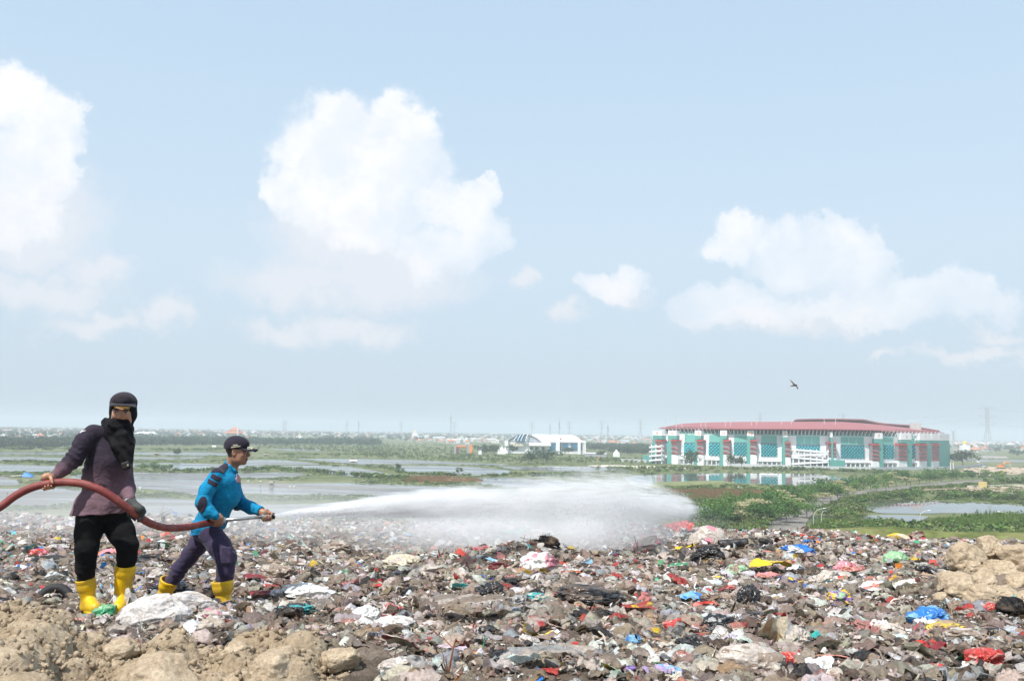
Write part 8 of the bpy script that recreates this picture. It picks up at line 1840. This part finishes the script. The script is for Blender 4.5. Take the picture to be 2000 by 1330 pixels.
# tyres half sunk in the waste
def tyre(px, py, w, label, tilt, sink=.1, rz=.1):
    g = T_pt(px, py); Rr = w / F_PX * g[1] / 2; r0 = Rr * .24; n, k = 48, 16; V = []
    for i in range(n):
        a = 2 * math.pi * i / n
        for j in range(k):
            b = 2 * math.pi * j / k; e = 1.0 - .10 * (math.cos(b) > .6) * (i % 2); V.append(((Rr - r0 + r0 * e * math.cos(b)) * math.cos(a), (Rr - r0 + r0 * e * math.cos(b)) * math.sin(a), r0 * 1.1 * math.sin(b)))
    V = np.array(V) @ rot_xyz(tilt, 0.0, rz).T; Fq = np.array([(i * k + j, ((i + 1) % n) * k + j, ((i + 1) % n) * k + (j + 1) % k, i * k + (j + 1) % k) for i in range(n) for j in range(k)])
    tag(mesh_obj('old_tyre', V + g + [0, 0, -Rr * sink], Fq, mat('tyre_rubber', (.022, .022, .024), .7, .3, 30, .3, 80), smooth=True, origin=g), label, 'tyre')
tyre(106, 1172, 78, 'old black tyre half buried left of the boots of the man in purple', 1.15, .15)
tyre(95, 1103, 74, 'worn tyre lying flat in the waste behind the old black one', .15, -.05)
tyre(292, 1094, 52, 'dusty tyre lying flat between the legs of the two men', .1, -.05)
# branches
def branch(px, py, hpx, label, seed, lean=.1, Y=None, m=M_twig, forks=4):
    g = T_pt(px, py); h = hpx / F_PX * g[1]; r = np.random.default_rng(seed); mb = MB(); L = []
    def grow(p, d, ln, rad, dep):
        pts = [p]; q = np.array(p)
        for k in range(5): d = unit(d + r.normal(0, .12, 3)); q = q + d * ln / 5; pts.append(q.copy())
        mb.tube(pts, list(np.linspace(rad, rad * .45, 6)), 6)
        if dep > 0:
            for k in range(forks // 2 + 1): j = r.integers(1, 5); grow(pts[j], unit(d + r.normal(0, .55, 3)), ln * .5, rad * .5, dep - 1)
    grow(np.array([0, 0, -.05]), unit(np.array([lean, -.1, 1])), h, h * .028, 2); o = mb.build('dry_branch', m); o.location = g; tag(o, label, 'branch'); return o
branch(872, 1318, 96, 'tall bare orange brown twig rising near the bottom edge left of centre', 4, .25, m=mat('orange_twig', (.30, .13, .06), .8, .2, 20))
branch(868, 1330, 60, 'forked twig at the foot of the tall orange brown one', 9, .9, m=MAT['orange_twig'])
branch(1250, 1082, 44, 'short dark stake at the foot of the spray', 12, -.3, forks=0)
branch(548, 1260, 62, 'thin dry weed stem on the soil bank right of the sacks', 14, -.1)
branch(20, 1325, 62, 'thin dry stem at the left edge of the soil bank', 15, -.15)
branch(300, 1012, 40, 'pale bent stick standing out of the far waste behind the gloved hand', 16, 1.2)
branch(352, 1015, 26, 'second bent stick in the far waste left of the man in blue', 17, -1.0)
branch(1280, 1252, 46, 'dark thin stick leaning over the tangled blue net', 18, .9)
branch(1372, 1070, 40, 'long stick lying on the slope below the big red bag', 19, 1.6)
branch(1795, 1105, 30, 'small twig sticking up right of the smooth pale green bag', 20, .3)
# ================================================================== WATER SPRAY AND DRIFTING MIST
def build_spray():
    # centre line of the jet: leaves the nozzle, spreads and curls down at its end
    e0, e1 = P(537, 1005, 8.95)[:2], P(1350, 990, 15.9)[:2]
    def yat(px):        # the jet runs straight in plan: distance at which each picture column meets its vertical plane
        k = (px - 1000) / F_PX; dx, dy = e1 - e0; return e0[1] + dy * (k * e0[1] - e0[0]) / (dx - k * dy)
    axis = [(px, y, float(yat(px)), r) for px, y, r in ((537, 1005.5, .014), (570, 1002.5, .036), (620, 998.5, .07), (700, 992.5, .125), (820, 985, .21), (950, 979, .30), (1080, 974, .40), (1170, 972, .47), (1240, 977, .46), (1300, 986, .34), (1352, 992, .14))]
    pts = spline([tuple(P(x, y, Y)) + (r,) for x, y, Y, r in axis], 5); n, k = len(pts), 28; V = []
    for i, p in enumerate(pts):
        t = pts[min(i + 1, n - 1)][:3] - pts[max(i - 1, 0)][:3]; t /= np.linalg.norm(t); s = np.cross(t, [0, 0, 1]); s /= np.linalg.norm(s); u = np.cross(s, t)
        for j in range(k): a = 2 * math.pi * j / k; V.append(p[:3] + (s * math.cos(a) * 1.25 + u * math.sin(a) * (1.0)) * p[3] * 1.25)
    Fq = [(i * k + j, i * k + (j + 1) % k, (i + 1) * k + (j + 1) % k, (i + 1) * k + j) for i in range(n - 1) for j in range(k)]
    Fc = Fq + [tuple(range(k - 1, -1, -1)), tuple((n - 1) * k + j for j in range(k))]
    m = bpy.data.materials.new('water_spray'); m.use_nodes = True; T = NT(m.node_tree); T.n.remove(T.n['Principled BSDF'])
    # density falls off from the centre line: piecewise distance to the axis in world space
    pos = T.new('ShaderNodeNewGeometry').outputs['Position']; a, b = np.array(P(*axis[0][:3])), np.array(P(*axis[-1][:3])); L = np.linalg.norm(b - a); d = (b - a) / L
    rel = T.vmath('SUBTRACT', pos, tuple(a)); t = T.math('DIVIDE', T.new('ShaderNodeVectorMath', {0: rel, 1: tuple(d)}, operation='DOT_PRODUCT').outputs['Value'], L)
    ramp = T.new('ShaderNodeFloatCurve', {'Value': t}); cv = ramp.mapping.curves[0]
    ax = np.array([P(x, y, Y) for x, y, Y, r in axis]); tt = ((ax - a) @ d) / L; rr = np.array([r for *_, r in axis]); off = ax - (a + np.outer(tt * L, d))
    def curve(vals):
        c = T.new('ShaderNodeFloatCurve', {'Value': t}); q = c.mapping.curves[0]
        while len(q.points) > 2: q.points.remove(q.points[1])
        q.points[0].location = (0, float(vals[0])); q.points[1].location = (1, float(vals[-1]))
        for x, y in zip(tt[1:-1], vals[1:-1]): q.points.new(float(x), float(y))
        c.mapping.update(); return c.outputs[0]
    T.n.remove(ramp); zo = T.math('SUBTRACT', curve(off[:, 2] + .5), .5); rad = curve(rr); par = T.vmath('SCALE', tuple(d)); T.l.new(T.math('MULTIPLY', t, L), par.node.inputs['Scale'])
    perp = T.vmath('SUBTRACT', rel, par); sp = T.new('ShaderNodeSeparateXYZ', {0: perp}); dz = T.math('SUBTRACT', sp.outputs[2], zo)
    h2 = T.math('SQRT', T.math('ADD', T.math('POWER', sp.outputs[0], 2), T.math('ADD', T.math('POWER', sp.outputs[1], 2), T.math('POWER', dz, 2))))
    q = T.math('DIVIDE', h2, T.math('MAXIMUM', rad, .012))
    sx = T.math('MULTIPLY', t, L * .30); side = T.math('MULTIPLY', sp.outputs[0], 1.6); st = T.new('ShaderNodeCombineXYZ', {0: sx, 1: side, 2: T.math('MULTIPLY', dz, 2.6)}).outputs[0]
    nz = T.noise(st, 2.6, 5, .62, dist=.35); nf = T.noise(T.vmath('MULTIPLY', st, (1.0, 1.6, 2.2)), 7.0, 3, .6); far = T.mapr(t, .05, .75, .12, 1.0)
    q = T.math('ADD', q, T.math('MULTIPLY', far, T.math('MULTIPLY', T.math('SUBTRACT', .5, nz), 1.3))); q = T.math('ADD', q, T.math('MULTIPLY', T.math('SUBTRACT', .5, nf), .5))
    fall = T.mapr(q, 1.0, .10, 0, 1); core = T.math('POWER', fall, 1.6)
    dens = T.math('MULTIPLY', core, T.math('DIVIDE', DENS, T.math('MAXIMUM', rad, .012))); dens = T.math('MULTIPLY', dens, T.mapr(t, .0, .45, 4.5, 1.0))
    dens = T.math('MULTIPLY', dens, T.math('ADD', .25, T.math('MULTIPLY', T.mapr(nf, .34, .66), 1.5)))
    v = T.new('ShaderNodeVolumePrincipled', {'Density': dens, 'Color': (.985, .985, .99, 1), 'Anisotropy': .0}); T.l.new(v.outputs[0], T.n['Material Output'].inputs['Volume']); m.cycles.volume_step_rate = .12
    o = mesh_obj('water_spray', np.array(V), Fc, m)
    import bmesh
    bm = bmesh.new(); bm.from_mesh(o.data); bmesh.ops.recalc_face_normals(bm, faces=bm.faces); bm.to_mesh(o.data); bm.free()
    print('spray normal out', (o.data.polygons[0].normal).dot(o.data.polygons[0].center - Vector(pts[0][:3]))); tag(o, 'white cone of water spray shooting from the nozzle over the rubbish', 'water spray', kind='stuff')
    return pts
DENS = 1.2
SPTS = build_spray()
def mist(name, label, boxc, boxs, dens, nscale, zfall, seed, thr=(.42, .72), shape=None):
    """thin drifting water mist: soft-edged ellipsoid of uneven density"""
    m = bpy.data.materials.new(name + '_air'); m.use_nodes = True; T = NT(m.node_tree); T.n.remove(T.n['Principled BSDF']); c = np.array(boxc)
    pos = T.new('ShaderNodeNewGeometry').outputs['Position']; rel = T.vmath('DIVIDE', T.vmath('SUBTRACT', pos, tuple(c)), tuple(boxs)); rr = T.vmath('LENGTH', rel, out=1)
    nz = T.noise(T.vmath('ADD', T.vmath('MULTIPLY', pos, (1, 1, 1.8)), (seed, seed, 0)), nscale, 4, .6, dist=.5)
    dn = T.math('MULTIPLY', T.mapr(T.math('ADD', rr, T.math('MULTIPLY', T.math('SUBTRACT', .5, nz), .7)), .98, .25, 0, 1), T.mapr(nz, thr[0] - .2, thr[1], .15, 1.2)); dn = T.math('MULTIPLY', dn, dens)
    v = T.new('ShaderNodeVolumePrincipled', {'Density': dn, 'Color': (.97, .975, .985, 1), 'Anisotropy': .0}); T.l.new(v.outputs[0], T.n['Material Output'].inputs['Volume']); m.cycles.volume_step_rate = .8
    V, Fq = ICO[3]; o = mesh_obj(name, V * np.array(boxs) + c, Fq, m); tag(o, label, kind='stuff')
mist('drifting_mist', 'white mist drifting down from the spray onto the rubbish', P(1020, 1025, 15.4), (3.4, 2.2, .60), 1.0, .9, 0, 3)
mist('drifting_mist', 'thin mist hanging over the far rubbish behind the two men', P(330, 1020, 17.5), (7.2, 4.2, .95), .17, .35, 0, 9)
# droplets: what gives the edges of the spray their grain
def droplets():
    r = np.random.default_rng(8); n = 16000; i = (r.random(n) ** .42 * (len(SPTS) - 1)); a = i.astype(int); f = (i - a)[:, None]; b = np.minimum(a + 1, len(SPTS) - 1); p = SPTS[a] * (1 - f) + SPTS[b] * f
    d = r.normal(0, 1, (n, 3)); d /= np.linalg.norm(d, axis=1, keepdims=True); rad = r.random(n) ** .8 * .85; c = p[:, :3] + d * (p[:, 3] * rad)[:, None] + np.stack([r.normal(0, .05, n), r.normal(0, .1, n), -np.abs(r.normal(0, .10, n)) * (i / len(SPTS))], 1)
    # drops falling below the head of the spray
    m_ = 7000; k = r.normal(15.0, .6, m_); px = r.uniform(1180, 1345, m_); fall = np.stack([(px - 1000) / F_PX * k, k, CAMZ - r.uniform(.9, 1.45, m_)], 1); c = np.concatenate([c, fall]); n = len(c)
    s = r.uniform(.0010, .0028, n)[:, None]; st = np.array([2.2, 1.2, 1.0])
    T_ = np.array([(1, 1, 1), (1, -1, -1), (-1, 1, -1), (-1, -1, 1)], float); V = (c[:, None, :] + T_[None] * s[:, :, None] * st).reshape(-1, 3); Fq = (np.array([(0, 1, 2), (0, 3, 1), (0, 2, 3), (1, 3, 2)])[None] + (np.arange(n) * 4)[:, None, None]).reshape(-1, 3)
    m = mat('water_drops', (.88, .89, .91), .25, 0, spec=.6, trans=.45); tag(mesh_obj('water_droplets', V, Fq, m), 'fine white droplets round the head and edges of the spray', kind='stuff')
droplets()
# ================================================================== HAZE
def haze():
    m = bpy.data.materials.new('haze_air'); m.use_nodes = True; T = NT(m.node_tree); T.n.remove(T.n['Principled BSDF'])
    v = T.new('ShaderNodeVolumePrincipled'); v.inputs['Color'].default_value = (0.80, 0.875, 0.96, 1); v.inputs['Density'].default_value = 0.00022; v.inputs['Anisotropy'].default_value = 0.0
    T.l.new(v.outputs[0], T.n['Material Output'].inputs['Volume'])
    mb = MB(); mb.box((0, 0, 46), (19000, 19000, 94)); o = mb.build('haze', m); tag(o, 'thin pale summer haze over the whole plain', kind='stuff')
haze()
